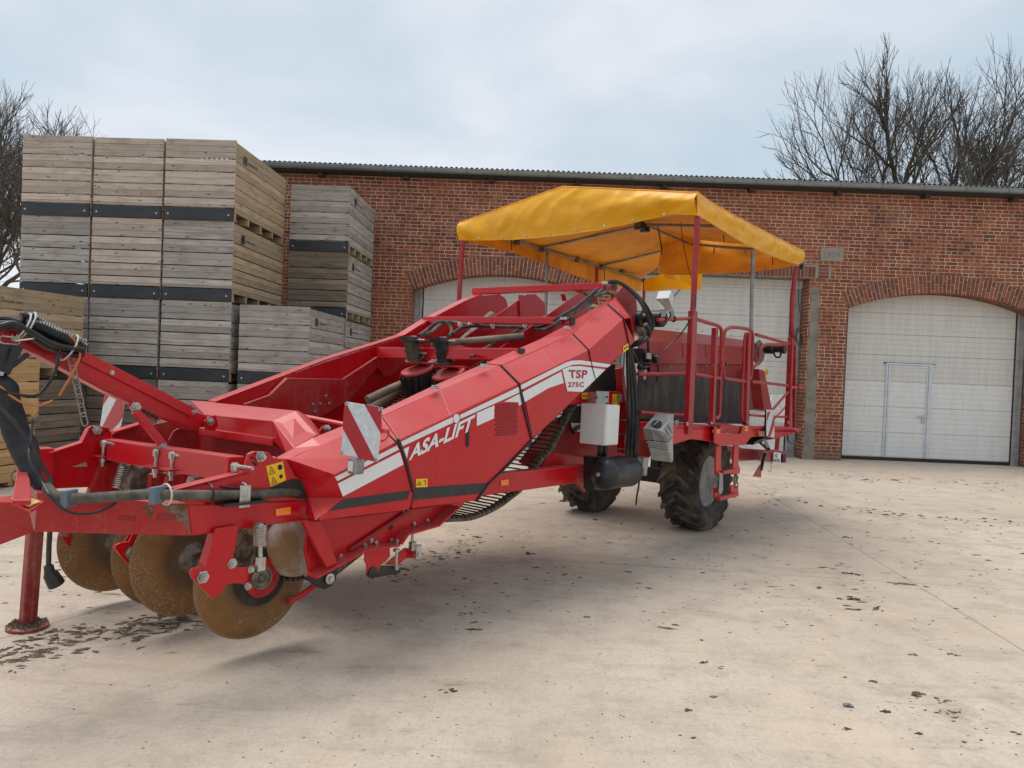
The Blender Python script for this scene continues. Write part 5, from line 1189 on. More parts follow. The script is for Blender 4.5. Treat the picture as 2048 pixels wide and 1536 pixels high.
# other arms, seen between cross bar and discs
def rear_arm(pts, v, pr=None): return plate('disc_arm', pts, v, .05, RED_DIRTY, None, bevel=.006)
a4 = rear_arm([(203, 926), (246, 924), (252, 940), (226, 990), (214, 1006), (171, 1006), (178, 985), (190, 955)], 1.45)
a3 = rear_arm([(302, 950), (318, 943), (345, 952), (332, 990), (322, 1010), (296, 1010), (300, 985)], 1.05); a2 = rear_arm([(338, 955), (352, 948), (400, 945), (392, 975), (360, 985), (340, 1000), (326, 1000)], .72)
for (pts, v) in (([(268, 1060), (296, 1062), (290, 1082), (292, 1100), (278, 1140), (270, 1144), (240, 1110), (230, 1096), (232, 1090), (240, 1086), (258, 1083)], .88), ([(262, 1060), (276, 1062), (272, 1082), (262, 1112), (268, 1138), (235, 1106), (227, 1095), (231, 1088), (250, 1084)], .95)):
    q = plate('disc_arm_foot', pts, v, .012, RED); 
bolt(V(265, 1105, .875), -MBv, .030, .015, q); bolt(V(246, 1100, .94), -MBv, .024, .015, q)
q = plate('disc_arm_foot', [(114, 1058), (146, 1060), (140, 1095), (128, 1082)], 1.62, .02, RED); bolt(V(131, 1064, 1.61), -MBv, .022, .014, q)
spring(V(250, 925, 1.35), V(236, 978, 1.35), .034, 12, .007); spring(V(390, 950, .55), V(380, 978, .55), .030, 9, .006)
mb = MB(); mb.lathe(V(290, 968, 1.2), MBv, [(0, -.06), (.12, -.05), (.13, 0), (.12, .05), (0, .06)], 16); mb.box(V(318, 965, 1.15), MA*.05, MBv*.03, MU*.06); part('disc_bearing', mb, DIRTYSTEEL, smooth=True)
# mud hanging in the arms, pale drum and its toothed belt
mb = MB()
for (x, y, v, s_) in ((488, 1090, .02, .10), (494, 1120, .04, .09), (478, 1075, 0.02, .05), (474, 1105, .05, .06)):
    c = V(x, y, v)
    for k in range(5):
        cc_ = c+Vector((random.uniform(-.02, .02), random.uniform(-.02, .02), random.uniform(-.03, .03))); mb.lathe(cc_, MU+MA*.2, [(0, -s_*.7), (s_*.22, -s_*.5), (s_*.30, 0), (s_*.22, s_*.5), (0, s_*.7)], 7)
part('mud_clod', mb, CRUMB, arm)
mb = MB(); c = V(592, 1092, .12); ax = (-MBv-MA*.55).normalized(); mb.lathe(c, ax, [(.0, .03), (.10, .045), (.16, .02), (.185, -.02), (.19, -.10), (0, -.10)], 40)
dr = part('crop_drum', mb, GREYCONE, smooth=True)
mb = MB(); x = ax.cross(MU).normalized(); y = ax.cross(x)
for k in range(44):
    a = 2*math.pi*k/44; rd = x*math.cos(a)+y*math.sin(a); tg = ax.cross(rd); mb.box(c+rd*.198-ax*.045, tg*.008, ax*.035, rd*.010)
part('toothed_belt', mb, RUBBER, dr)
# ---- parking stand
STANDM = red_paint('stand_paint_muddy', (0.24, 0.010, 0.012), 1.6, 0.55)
st0 = G(55, 1256); top_ = st0+MU*0+Vector((0, 0, 1.35)); mb = MB()
mb.bar(st0+Vector((0, 0, .02)), st0+Vector((.03, .03, 1.05)), .075, .08, MA); stand = part('parking_stand', mb, STANDM, bevel=.010)
mb = MB(); mb.lathe(st0, (0, 0, 1), [(0, 0), (.105, 0), (.113, .008), (.113, .018), (.10, .024), (0, .024)], 28); part('stand_foot', mb, STANDM, stand)
mb = MB()
for k in range(110):
    a = random.uniform(0, 6.28); r_ = .095*random.random()**.5; lump(mb, (st0.x+math.cos(a)*r_, st0.y+math.sin(a)*r_, .022), random.uniform(.015, .04), random.uniform(.012, .03), random.uniform(.01, .035), random.random()*3)
part('mud_on_foot', mb, CRUMB, stand, smooth=True)
mb = MB(); s2 = st0+Vector((.03, .03, 1.02)); mb.bar(s2-Vector((0, 0, .42)), s2+Vector((0, 0, .06)), .11, .11, MA); part('stand_sleeve', mb, RED, stand, bevel=.006)
mb = MB(); mb.prism([Wq(x, y, .95) for x, y in ((24, 1000), (36, 925), (52, 935), (60, 960), (62, 1000))], MU*-.02); part('hitch_gusset', mb, RED, bevel=.004)
mb = MB(); q = st0+Vector((-.02, -.10, .93)); mb.tube([q, q-MBv*.08-MA*.02], .018, 10); ring_ = [q-MBv*.05+(MU*math.cos(a)+MA*math.sin(a))*.05 for a in [2*math.pi*k/16 for k in range(17)]]; mb.tube(ring_, .004, 5); part('linch_pin', mb, DIRTYSTEEL, smooth=True)
# ---- hood over the intake
HVn, HVf = .30, 1.25
a = V(546, 842, HVn); b = V(592, 821, HVn); c = V(635, 870, HVn-.22); d = V(588, 896, HVn-.30)
a2_, b2_ = U(410, 829, (a-MO).dot(MA)), U(380, 800, (b-MO).dot(MA))
mb = MB(); mb.prism([a, b, b2_, a2_], -MU*.012); mb.prism([a, d, c, b], -MBv*-.012-MU*.005)
lowf = V(600, 905, HVn-.28); mb.prism([a, a2_, a2_-MU*.10, a-MU*.11], MA*.012)
mb.prism([a, a-MU*.11, V(572, 906, HVn-.25), d], MA*.012); hood = part('intake_hood', mb, RED, bevel=.004)
mb = MB(); mb.prism([b, c, V(646, 872, .2), V(612, 832, .3)], MA*.01); part('hood_lip', mb, RED, hood)
mb = MB(); mb.bar(U(412, 862, -5.20), U(560, 884, -5.20), .10, .05, MU); part('hood_rail', mb, RED, bevel=.006)
mb = MB(); mb.bar(U(404, 885, -5.15), U(596, 915, -5.15), .012, .22, MU); part('intake_back_plate', mb, DARKRED)
mb = MB(); mb.prism([U(x, y, -5.0) for x, y in ((345, 860), (600, 905), (600, 990), (350, 985), (300, 960), (300, 880))], MA*.01); part('intake_baffle', mb, RED_DIRTY)
mb = MB(); mb.tube([V(608, 836, .45), V(690, 852, .18)], .024, 14); part('hood_tube', mb, RED, smooth=True)
plate('link_lug', [(640, 862), (645, 853), (656, 851), (662, 860), (655, 870), (640, 872)], .02, .012, RED)
bolt(V(653, 857, .01), -MBv, .016, .02)
for q_ in ((367, 856), (368, 875), (350, 886), (353, 897), (391, 885)): bolt(U(*q_, -5.02), -MA, .011, .012)
mb = MB(); mb.prism(Vs([(338, 880), (348, 862), (358, 857), (398, 862), (398, 902), (338, 905)], .95), MBv*.012); part('guide_plate', mb, DARKRED)
# ---- lifting boom with hose bundle
BV = .80
bo = plate('lifting_boom', [(412, 829), (420, 842), (408, 853), (390, 858), (352, 846), (330, 838), (210, 783), (75, 710), (28, 690), (-60, 672), (-90, 650), (-30, 635), (2, 648), (30, 652), (80, 684), (168, 708), (250, 752), (390, 822)], BV, .11, RED, bevel=.008)
mb = MB(); mb.bar(V(166, 712, BV-.012), V(388, 826, BV-.012), .012, .055, MU); part('boom_side_strip', mb, RED, bo, bevel=.002)
mb = MB(); mb.prism(Vs([(155, 740), (330, 830), (345, 842), (330, 836), (240, 795), (100, 722), (40, 690), (45, 683)], BV-.006), MBv*.006); part('worn_underside', mb, RED_DIRTY, bo)
for q_ in ((224, 745), (387, 824)): bolt(V(*q_, BV-.02), -MBv, .010, .008, bo)
bolt(V(420, 843, BV-.03), -MBv, .018, .02, bo)
mb = MB(); mb.prism(Vs([(408, 842), (418, 833), (432, 830), (437, 850), (430, 862), (412, 860)], BV-.025), MBv*.012); part('boom_lug', mb, RED, bo, bevel=.002)
q = plate('adjuster_plate', [(258, 806), (268, 800), (325, 832), (318, 842), (300, 838), (268, 824), (258, 818)], BV-.02, .012, RED_DIRTY, bo)
bolt(V(271, 815, BV-.022), -MBv, .022, .016, bo)
for k in range(5):
    mb = MB(); mb.lathe(V(281+k*8, 819+k*4, BV-.0225), MBv, [(0, 0), (.012, 0), (.012, .002)], 10); part('adjuster_hole', mb, INK, bo)
mb = MB(); mb.bar(V(270, 822, BV-.03), V(328, 893, BV-.06), .04, .05, MBv); sy = part('boom_stay', mb, RED, bevel=.005); bolt(V(327, 893, BV-.09), -MBv, .016, .016, sy)
plate('stay_lug', [(318, 888), (328, 884), (338, 893), (342, 925), (330, 945), (328, 915)], BV-.05, .02, RED)
# black struts and clamp at the boom front
mb = MB(); mb.bar(V(2, 745, BV-.1), V(30, 690, BV-.1), .06, .06, MBv); mb.bar(V(-10, 742, BV-.1), V(8, 690, BV-.1), .06, .06, MBv); mb.bar(V(6, 745, BV-.08), V(56, 708, BV-.08), .02, .035, MBv); part('black_strut', mb, BLACK, bo, bevel=.003)
mb = MB(); mb.prism(Vs([(-20, 738), (10, 742), (6, 752), (-20, 748)], BV-.13), MBv*.08); part('strut_clamp', mb, GALV, bo)
def corr(pts, r, name='corrugated_hose'):
    P = smooth_path([V(*p) for p in pts], 12); R_ = []; Q_ = []
    L = 0; Pf = []
    for i in range(len(P)-1):
        n = max(1, int((P[i+1]-P[i]).length/.0045))
        for k in range(n): Pf.append(P[i].lerp(P[i+1], k/n))
    Pf.append(P[-1]); R_ = [r*(1.0 if (i % 2) else .88) for i in range(len(Pf))]
    mb = MB(); mb.tube(Pf, R_, 12); return part(name, mb, BLACK, bo, smooth=True)
HB_ = BV-.02
corr([(42, 640, HB_), (62, 639, HB_), (90, 655, HB_), (125, 672, HB_), (165, 690, HB_)], .037); corr([(52, 652, HB_-.05), (80, 655, HB_-.05), (110, 668, HB_-.05), (140, 680, HB_-.05), (166, 697, HB_-.05)], .036)
for k, pts in enumerate((((-20, 640), (8, 638), (30, 644), (60, 660), (100, 685), (135, 698), (168, 705)), ((-20, 650), (12, 647), (30, 652), (58, 670), (95, 692), (130, 702), (166, 708)), ((-20, 660), (14, 654), (36, 657), (66, 676), (100, 696), (160, 712)), ((-20, 655), (4, 652), (30, 648), (70, 668), (110, 690), (168, 700)))):
    P = smooth_path([V(x, y, HB_-.03*k) for x, y in pts], 6); tubep('boom_hose', P, .016, BLACK, bo, 8)
for (x, y) in ((43, 645), (53, 643), (138, 687)):
    mb = MB(); c = V(x, y+8, HB_-.03); d_ = (V(x+20, y+16, HB_)-V(x, y+6, HB_)).normalized(); e1 = d_.cross(MBv).normalized()
    mb.tube([c+(e1*math.cos(a)*.075+MBv*math.sin(a)*.07) for a in [2*math.pi*k/18 for k in range(19)]], .005, 5); part('cable_tie', mb, TIE, bo)
def chain(pts, link=.045, r=.0045, m=None):
    P = smooth_path([V(*p) for p in pts], 8); Ls = [0]
    for i in range(1, len(P)): Ls.append(Ls[-1]+(P[i]-P[i-1]).length)
    s_ = 0; k = 0; mb = MB()
    while s_ < Ls[-1]-link*.5:
        p_, d_ = sample(P, Ls, s_+link*.5); sd_ = d_.cross(MU if k % 2 else MBv).normalized() if abs(d_.dot(MU)) < .9 or not k % 2 else MA
        lp = []
        for i in range(13):
            a = 2*math.pi*i/12; lp.append(p_+d_*(link*.30*(1 if math.cos(a) > 0 else -1)+math.cos(a)*link*.28)+sd_*math.sin(a)*link*.24)
        mb.tube(lp, r, 5, caps=False); s_ += link*.82; k += 1
    return part('chain', mb, m or CHAINM, bo, smooth=True)
chain([(2, 676, BV-.14), (20, 681, BV-.14), (45, 680, BV-.14), (66, 677, BV-.14)], .075, .004); chain([(141, 714, BV-.05), (145, 730, BV-.05), (150, 755, BV-.05), (158, 790, BV-.05), (164, 820, BV-.05), (170, 848, BV-.05)], .062, .0038)
def cord(pts, r, m, name): P = smooth_path([V(*p) for p in pts], 8); return tubep(name, P, r, m, bo, 6)
cord([(138, 670, BV-.1), (148, 680, BV-.1), (156, 695, BV-.1), (160, 712, BV-.1), (152, 732, BV-.1), (140, 755, BV-.1), (128, 775, BV-.1), (118, 792, BV-.1)], .006, ROPE, 'orange_cord')
cord([(-10, 766, BV-.2), (8, 780, BV-.2), (30, 797, BV-.2), (52, 808, BV-.2), (76, 811, BV-.2), (95, 805, BV-.2), (105, 801, BV-.2)], .006, ROPE, 'orange_cord'); cord([(-10, 772, BV-.2), (15, 785, BV-.2), (40, 790, BV-.2), (65, 792, BV-.2), (80, 787, BV-.2), (95, 770, BV-.1), (108, 748, BV-.1), (114, 730, BV-.1), (118, 706, BV-.1), (121, 697, BV-.1)], .008, BLACK, 'loose_cable')
# fabric sleeve, cables and plug
P = smooth_path([V(x, y, v) for x, y, v in ((-6, 752, .75), (6, 775, .72), (14, 800, .70), (26, 845, .66), (40, 880, .62), (52, 915, .56), (70, 955, .48), (95, 985, .40))], 5)
rr = [.055, .066, .07, .085, .10, .11, .112, .108, .103, .10, .10, .102, .10, .098, .098, .10, .102, .105, .104, .10, .098, .100, .096, .092, .095, .09, .086, .08, .076, .072, .066, .06, .056, .052, .05, .045]
mb = MB(); mb.tube(P, [x*.58 for x in rr[:len(P)]], 14); 
for i, v_ in enumerate(mb.v): 
    nz = mnoise.noise(v_*9.0); mb.v[i] = v_+(MU*.3+MA*.7)*nz*.022
slv = part('hose_sleeve', mb, SLEEVE, bo, smooth=True)
cord([(-8, 806, .5), (30, 846, .45), (60, 888, .42), (82, 925, .40), (96, 950, .38), (104, 968, .36)], .009, BLACK, 'loose_cable'); cord([(66, 840, .5), (62, 880, .45), (58, 905, .4), (66, 935, .35), (85, 965, .3), (100, 990, .22), (125, 1018, .18), (160, 1028, .16), (200, 1022, .14), (240, 1000, .12), (262, 985, .10), (300, 978, 0), (360, 974, -.05), (430, 973, -.1), (500, 978, -.15)], .006, BLACK, 'loose_cable')
cord([(101, 995, .6), (101, 1040, .6), (98, 1090, .6), (97, 1133, .6)], .012, BLACK, 'plug_cable')
mb = MB(); mb.tube([V(97, 1131, .6), V(99, 1143, .6), V(101, 1148, .6), V(113, 1169, .6)], [.022, .024, .034, .040], 14); part('electric_plug', mb, BLACK, bo, smooth=True)
# thick conduit lying on the near beam
TU = [(95, 975, .36), (108, 990, .28), (128, 996, .22), (180, 996, .12), (240, 992, .02), (300, 989, -.06), (345, 990, -.12), (420, 990, -.14), (480, 990, -.14), (560, 986, -.12), (606, 984, -.08)]
tubep('hose_conduit', smooth_path([V(*p) for p in TU], 6), .024, DUSTYHOSE, None, 14)
tubep('hose_conduit', smooth_path([V(*p) for p in ((345, 984, -.08), (400, 980, -.08), (440, 979, -.08), (500, 984, -.08), (560, 986, -.06), (604, 986, -.06))], 5), .020, HOSE, None, 12)
for (x, y, v) in ((138, 997, .2), (314, 990, -.10)):
    mb = MB(); p_ = V(x, y, v); d_ = (V(x+30, y-1, v-.07)-V(x-30, y+1, v+.07)).normalized(); sd_ = d_.cross(MU).normalized(); mb.box(p_-MU*.0, d_*.016, sd_*.038, MU*.040); part('hose_clip', mb, BLUE, bevel=.006)
mb = MB(); mb.box(V(490, 993, -.17), MA*.03, MBv*.004, MU*.055); part('steel_bracket', mb, STEEL, bevel=.003)
mb = MB(); mb.box(V(480, 1004, -.14), MA*.12, MBv*.06, MU*.006); part('bracket_foot', mb, BLACK)
for (x, y, v, m_) in ((332, 989, -.1, TIE), (416, 988, -.12, BLACK), (485, 985, -.12, TIE)):
    mb = MB(); c = V(x, y, v); mb.tube([c+(MU*math.cos(a)*.048+MBv*math.sin(a)*.055) for a in [2*math.pi*k/16 for k in range(17)]], .005, 5); part('cable_tie', mb, m_)
for pts in ([(552, 1018), (582, 1014), (582, 1029), (553, 1032)],): 
    mb = MB(); mb.prism(Vs(pts, VB-.012), MBv*.012); part('orange_reflector', mb, ORANGE, nb_, bevel=.002)
mb = MB(); mb.prism(Vs([(1002, 961), (1017, 958.5), (1018, 970), (1003, 971.5)], VB-.010), MBv*.010); part('orange_reflector', mb, ORANGE, nb_, bevel=.002)
# ---- warning boards
def board(corner, mapf, stripes, nm, lampf=None, thick=MA*.004):
    mb = MB(); mb.prism([mapf(*c) for c in corner], thick); b_ = part('warning_board', mb, REFW, label=nm, bevel=.002)
    mb = MB()
    off = (CAM-mapf(*corner[0])).normalized()*.002
    for poly in stripes: mb.prism([mapf(*c)+off for c in poly], thick*.2)
    part('red_stripe', mb, REFR, b_); return b_
UB = -5.25
def mf(x, y): return _pl(x, y, (MA*.90+MBv*.44).normalized(), (V(722, 870, -.40)-MO).dot((MA*.90+MBv*.44).normalized()))
b1 = board([(692, 803), (765, 815), (755, 924), (681, 908)], mf, [[(688, 815), (692, 806), (752, 924), (717, 916), (685, 856)], [(729, 809), (763, 815), (763, 870)]], 'red and white striped board on the near side')
for q_ in ((693, 808), (760, 819), (684, 905), (752, 920)): bolt(mf(*q_)-MA*.003, -MA, .007, .005, b1)
mb = MB(); p_ = mf(712, 932)-MA*.0; mb.box(p_, MBv*.030, MA*.035, MU*.042); lm = part('marker_lamp', mb, GREYP, b1, bevel=.010)
mb = MB(); mb.box(p_-MA*.037, MBv*.018, MA*.003, MU*.026); part('lamp_lens', mb, LAMPG, b1, bevel=.002)
mb = MB(); mb.tube([mf(764, 862), V(776, 862, -.32)], .012, 8); mb.tube(smooth_path([V(772, 860, -.33), V(777, 867, -.33), V(773, 876, -.34), V(764, 882, -.36)], 5), .007, 7); part('board_holder', mb, RED, b1)
mb = MB(); mb.tube(smooth_path([V(776, 868, -.33), V(790, 882, -.32), V(797, 890, -.315)], 4), .005, 6); part('lamp_cable', mb, BLACK, b1)
def mf2(x, y): return _pl(x, y, MA, -5.4)
b2x = board([(210, 782), (249, 795), (246, 830), (240, 858), (198, 864)], mf2, [[(210, 784), (222, 786), (205, 812)], [(236, 792), (248, 796), (246, 832), (238, 846), (222, 862), (205, 866), (200, 862)]], 'scratched red and white board on the far side', thick=MA*.004)
for q_ in ((212, 786),): bolt(mf2(*q_)-MA*.003, -MA, .008, .005, b2x)
# ---- chassis behind the elevator
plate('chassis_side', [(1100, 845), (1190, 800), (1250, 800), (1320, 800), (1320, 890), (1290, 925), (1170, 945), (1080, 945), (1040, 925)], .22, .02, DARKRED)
plate('chassis_side', [(1102, 905), (1170, 915), (1175, 960), (1120, 950), (1085, 935)], .05, .02, RED)
cmb = MB(); cmb.prism(Vs([(1150, 785), (1246, 783), (1250, 810), (1130, 810)], -.02), MBv*.08); cm = part('chassis_crossmember', cmb, RED, bevel=.006)
sticker([(1164, 786), (1176, 786), (1176, 798), (1164, 798)], -.023, cm, 1); sticker([(1225, 788), (1237, 788), (1237, 810), (1225, 810)], -.023, cm, 2)
mb = MB(); mb.prism(Vs([(1238.5, 789), (1244, 789), (1244, 803), (1238.5, 803)], -.0222), MBv*.001); part('level_label', mb, DECALW, cm)
mb = MB()
for k in range(4): mb.prism(Vs([(1239.5, 790.5+k*3.2), (1243, 790.5+k*3.2), (1243, 792.3+k*3.2), (1239.5, 792.3+k*3.2)], -.0235), MBv*.001)
part('level_marks', mb, INK, cm)
mb = MB(); mb.bar(V(1246, 905, 0), V(1246, 800, 0), .09, .08, MBv); mb.bar(V(1246, 800, 0), V(1238, 735, 0), .07, .06, MBv); po = part('chassis_post', mb, RED, bevel=.006)
for y in (840, 868, 898): 
    mb = MB(); mb.bar(V(1236, y, -.05), V(1258, y, -.05), .01, .012, MU); part('hose_clip', mb, STEEL, po)
plate('dark_guard', [(1160, 740), (1230, 728), (1240, 783), (1150, 785)], .35, .01, RUBBER); plate('dark_guard', [(1130, 812), (1190, 812), (1190, 850), (1120, 846)], .20, .01, RUBBER)
mb = MB(); mb.prism(Vs([(1142, 846), (1180, 847), (1180, 862), (1147, 864)], .19), MBv*.004); part('white_panel', mb, DECALW)
hose([(1146, 864, .15), (1160, 853, .15), (1185, 850, .12)], .02, BLACK)
# electric box
def boxo(name, c, hx, hy, hz, m, parent=None, bevel=.006, **k):
    mb = MB(); mb.box(c, hx, hy, hz); return part(name, mb, m, parent, bevel=bevel, **k)
bdir = (MA*1.0).normalized()
cbx = V(1222, 850, -.32); eb = boxo('electric_box', cbx+MBv*.11, MA*.105, MBv*.12, MU*.165, WHITE)
mb = MB(); mb.box(V(1222, 850, -.32)-MBv*.013, MA*.097, MBv*.004, MU*.157); part('box_lid', mb, WHITE, eb, bevel=.003)
boxo('box_bracket', V(1204, 800, -.12), MA*.10, MBv*.005, MU*.075, GALV, eb, .002)
for (x, y) in ((1193, 795), (1214, 794), (1214, 807)): bolt(V(x, y, -.128), -MBv, .007, .006, eb, BLACK)
for dx in (0, 9): hose([(1202+dx, 884, -.25), (1200+dx, 905, -.25), (1196+dx, 925, -.2)], .022, HOSE, 4)
# compressed air tank
t0 = V(1200, 945, -.32); t1 = t0+(V(1262, 932, -.32)-t0)*1.0; axt = MBv*-1
mb = MB(); tc0 = V(1194, 950, -.36); axd = (MA*1.0-MU*0).normalized()
prof = [(0, -.07), (.05, -.062), (.09, -.042), (.118, -.015), (.128, .02), (.130, .03), (.128, .035), (.128, .40), (.130, .405), (.128, .41), (.118, .445), (.07, .48), (0, .49)]
mb.lathe(V(1206, 948, -.35), axd, prof, 36); tk = part('air_tank', mb, mat('tank_black_paint', (.012, .014, .019), (.03, .03, .028), 8, rough=.35), smooth=True)
mb = MB(); c = V(1206, 948, -.35)-axd*.07; mb.lathe(c, -axd, [(.018, -.01), (.018, .012), (.012, .014), (.012, .02), (0, .02)], 8); part('drain_plug', mb, STEEL, tk)
mb = MB(); mb.bar(V(1180, 912, -.20), V(1180, 978, -.20), .04, .10, MBv); mb.tube(smooth_path([V(1172, 912, -.22), V(1210, 915, -.30), V(1240, 912, -.32), V(1270, 918, -.32)], 5), .004, 5); part('tank_bracket', mb, BLACK, tk)
mb = MB(); mb.box(V(1284, 925, -.2), MA*.05, MBv*.04, MU*.05); mb.lathe(V(1288, 940, -.2), MU, [(.03, -.05), (.03, .05)], 8); mb.tube([V(1276, 916, -.2), V(1290, 935, -.2)], .02, 7); part('brake_valve', mb, GALV, bevel=.006)
# wheel chocks, two stacked pressed-steel wedges
def chock(poly_top, poly_front, poly_side, nm):
    pass
mb = MB()
mb.add([V(1312, 825, -.40), V(1348, 828, -.60), V(1321, 862, -.60), V(1285, 856, -.42), V(1292, 879, -.42), V(1334, 884, -.60), V(1347, 872, -.60), V(1315, 868, -.38)],
       [(0, 1, 2, 3), (3, 2, 5, 4), (1, 6, 5, 2), (0, 3, 4, 7), (7, 4, 5, 6), (0, 7, 6, 1)])
w1 = part('wheel_chock', mb, GALV, bevel=.010, label='upper galvanised wheel chock')
mb = MB(); mb.add([V(1293.5, 881, -.43), V(1335, 886, -.59), V(1344, 926, -.58), V(1303, 920, -.43), V(1346.5, 874, -.59), V(1347, 921, -.58), V(1318, 915, -.38), V(1315, 870, -.38)],
       [(0, 1, 2, 3), (1, 4, 5, 2), (0, 7, 4, 1), (3, 2, 5, 6), (7, 0, 3, 6), (4, 7, 6, 5)])
w2 = part('wheel_chock', mb, GALV, bevel=.008, label='lower galvanised wheel chock with embossed lettering')
pn_ = (V(1335, 886, -.59)-V(1293.5, 881, -.43)).cross(V(1303, 920, -.43)-V(1293.5, 881, -.43)).normalized(); pn_ = pn_ if pn_.dot(CAM-V(1294, 880, -.44)) > 0 else -pn_
def cf(a, b):
    x = 1310+22*a; y = 913.5-8.0*b+2.2*a; return onplane(x, y, V(1303, 920, -.43), pn_)+pn_*.002
part('embossed_lettering', text_mesh('AL-KO', cf, .01), STEEL, w2)
mb = MB()
for (x0, y0, x1, y1) in ((1298, 893, 1337, 903), (1302, 900, 1309, 916), (1333, 903, 1338, 918)): mb.bar(onplane(x0, y0, V(1303, 920, -.43), pn_)+pn_*.003, onplane(x1, y1, V(1303, 920, -.43), pn_)+pn_*.003, .006, .012, pn_)
part('pressed_rib', mb, GALV, w2, bevel=.002)
tn_ = (V(1348, 828, -.60)-V(1312, 825, -.40)).cross(V(1285, 856, -.42)-V(1312, 825, -.40)).normalized(); tn_ = tn_ if tn_.dot(CAM-V(1313, 826, -.4)) > 0 else -tn_
def tf(x, y): return onplane(x, y, V(1312, 825, -.40), tn_)+tn_*.003
mb = MB(); mb.prism([tf(1313.5+9.5*math.cos(a)+3*math.sin(a), 847+6*math.sin(a)-3.0*math.cos(a)) for a in [2*math.pi*k/16 for k in range(16)]], -tn_*.002); part('handle_hole', mb, INK, w1)
mb = MB(); mb.bar(tf(1308, 851), tf(1319, 841), .014, .010, tn_); mb.bar(tf(1299, 852), tf(1316, 828), .008, .008, tn_); mb.bar(tf(1323, 862), tf(1345, 832), .008, .008, tn_); part('pressed_rib', mb, GALV, w1, bevel=.002)
mb = MB()
for (qa, qb) in (((1325, 862), (1337, 880)), ((1330, 855), (1341, 874)), ((1335, 848), (1345, 866)), ((1326, 858), (1346, 834))): mb.bar(V(*qa, -.604), V(*qb, -.604), .010, .014, MBv)
part('pressed_rib', mb, GALV, w1, bevel=.002)
mb = MB()
for (qa, qb) in (((1293, 884), (1334, 889)), ((1296, 891), (1336, 896))): mb.bar(onplane(*qa, V(1303, 920, -.43), pn_)+pn_*.002, onplane(*qb, V(1303, 920, -.43), pn_)+pn_*.002, .008, .016, pn_)
part('pressed_rib', mb, GALV, w2, bevel=.002)
mb = MB()
for (x, y) in ((1303, 858), (1308, 860)): mb.tube([V(x, y, -.53), V(x+6, y+16, -.56), V(x+9, y+28, -.54)], .003, 5)
part('chock_clip', mb, STEEL, w1)
boxo('chock_holder', V(1352, 862, -.38), MA*.03, MBv*.006, MU*.10, GALV, None, .002)
# ---- axle and wheels
mb = MB(); mb.bar(M(.02, .15, .53), M(.02, 1.3, .53), .16, .16, MU); mb.bar(M(.02, .2, .85), M(.02, .2, .5), .2, .12, MA); mb.bar(M(-.5, .3, .80), M(.3, .3, .72), .10, .25, MU); part('axle', mb, mat('axle_black', (.012, .010, .010), rough=.7), bevel=.01)
def wheel(u0, v0, v1, r, nm):
    c = M(u0, (v0+v1)/2, r); hw = (v1-v0)/2; ax = -MBv
    w_ = MB(); rr_ = r-.035
    prof = [(.27, -hw*.62), (.30, -hw*.80), (rr_*.80, -hw*1.0), (rr_*.90, -hw*.97), (rr_*.97, -hw*.82), (rr_, -hw*.4), (rr_, hw*.4), (rr_*.97, hw*.82), (rr_*.90, hw*.97), (rr_*.80, hw*1.0), (.30, hw*.80), (.27, hw*.62)]
    w_.lathe(c, ax, prof, 60, ref=MU); n = 19; x = ax.cross(MU).normalized(); y = ax.cross(x)
    for s_ in (-1, 1):
        for k in range(n):
            a0 = 2*math.pi*(k+(0.5 if s_ > 0 else 0))/n
            segs = []
            for j in range(7):
                f = j/6; t = (s_*hw*(.02+.98*f)); a = a0+(.34*f**1.25); rad = rr_+.036-(.012 if f > .85 else 0)-(.03*max(0, f-.75)/.25 if f > .75 else 0); base_r = rr_-.045-.03*f
                rd = x*math.cos(a)+y*math.sin(a); tg = ax.cross(rd); wd_ = .024+.008*f; p_ = c+ax*t; segs.append((p_+rd*rad-tg*wd_*.75, p_+rd*rad+tg*wd_*.75, p_+rd*base_r+tg*wd_*1.25, p_+rd*base_r-tg*wd_*1.25))
            vs = [q for sg in segs for q in sg]; fs = []
            for j in range(6):
                for i in range(4): fs.append((j*4+i, j*4+(i+1) % 4, (j+1)*4+(i+1) % 4, (j+1)*4+i))
            fs += [(3, 2, 1, 0), (24, 25, 26, 27)]; w_.add(vs, fs)
    # flat on the ground: squash the bottom
    t_ = part('wheel', w_, TYRE, label=nm)
    rim = MB(); rim.lathe(c, ax, [(.275, hw*.66), (.283, hw*.60), (.272, hw*.55), (.255, hw*.45), (.250, -hw*.30), (.238, -hw*.42)], 44, ref=MU)
    part('rim', rim, mat('rim_silver', (.26, .27, .28), (.13, .12, .11), 5, rough=.45, metal=.4), t_, smooth=True)
    rc = MB(); rc.lathe(c, ax, [(.236, -hw*.42), (.16, -hw*.46), (.13, -hw*.30), (.12, -hw*.05), (.11, hw*.0), (.05, hw*.05), (0, hw*.05)], 36, ref=MU); part('rim_disc', rc, mat('rim_disc_grey', (.13, .13, .13), (.07, .06, .05), 6, rough=.6), t_, smooth=True)
    hb = MB(); 
    for k in range(8):
        a = 2*math.pi*k/8; rd = x*math.cos(a)+y*math.sin(a); hb.lathe(c+rd*.082+ax*hw*.0, ax, [(.012, 0), (.012, .02), (0, .02)], 6)
    part('wheel_nut', hb, DIRTYSTEEL, t_)
    rim2 = MB(); rim2.lathe(c, -ax, [(.275, hw*.66), (.272, hw*.55), (.25, hw*.3), (.10, hw*.2), (0, hw*.2)], 30, ref=MU); part('inner_rim', rim2, DIRTYSTEEL, t_, smooth=True)
wheel(.02, -.17, .27, .535, 'near wheel'); wheel(.02, 1.22, 1.62, .535, 'far wheel')
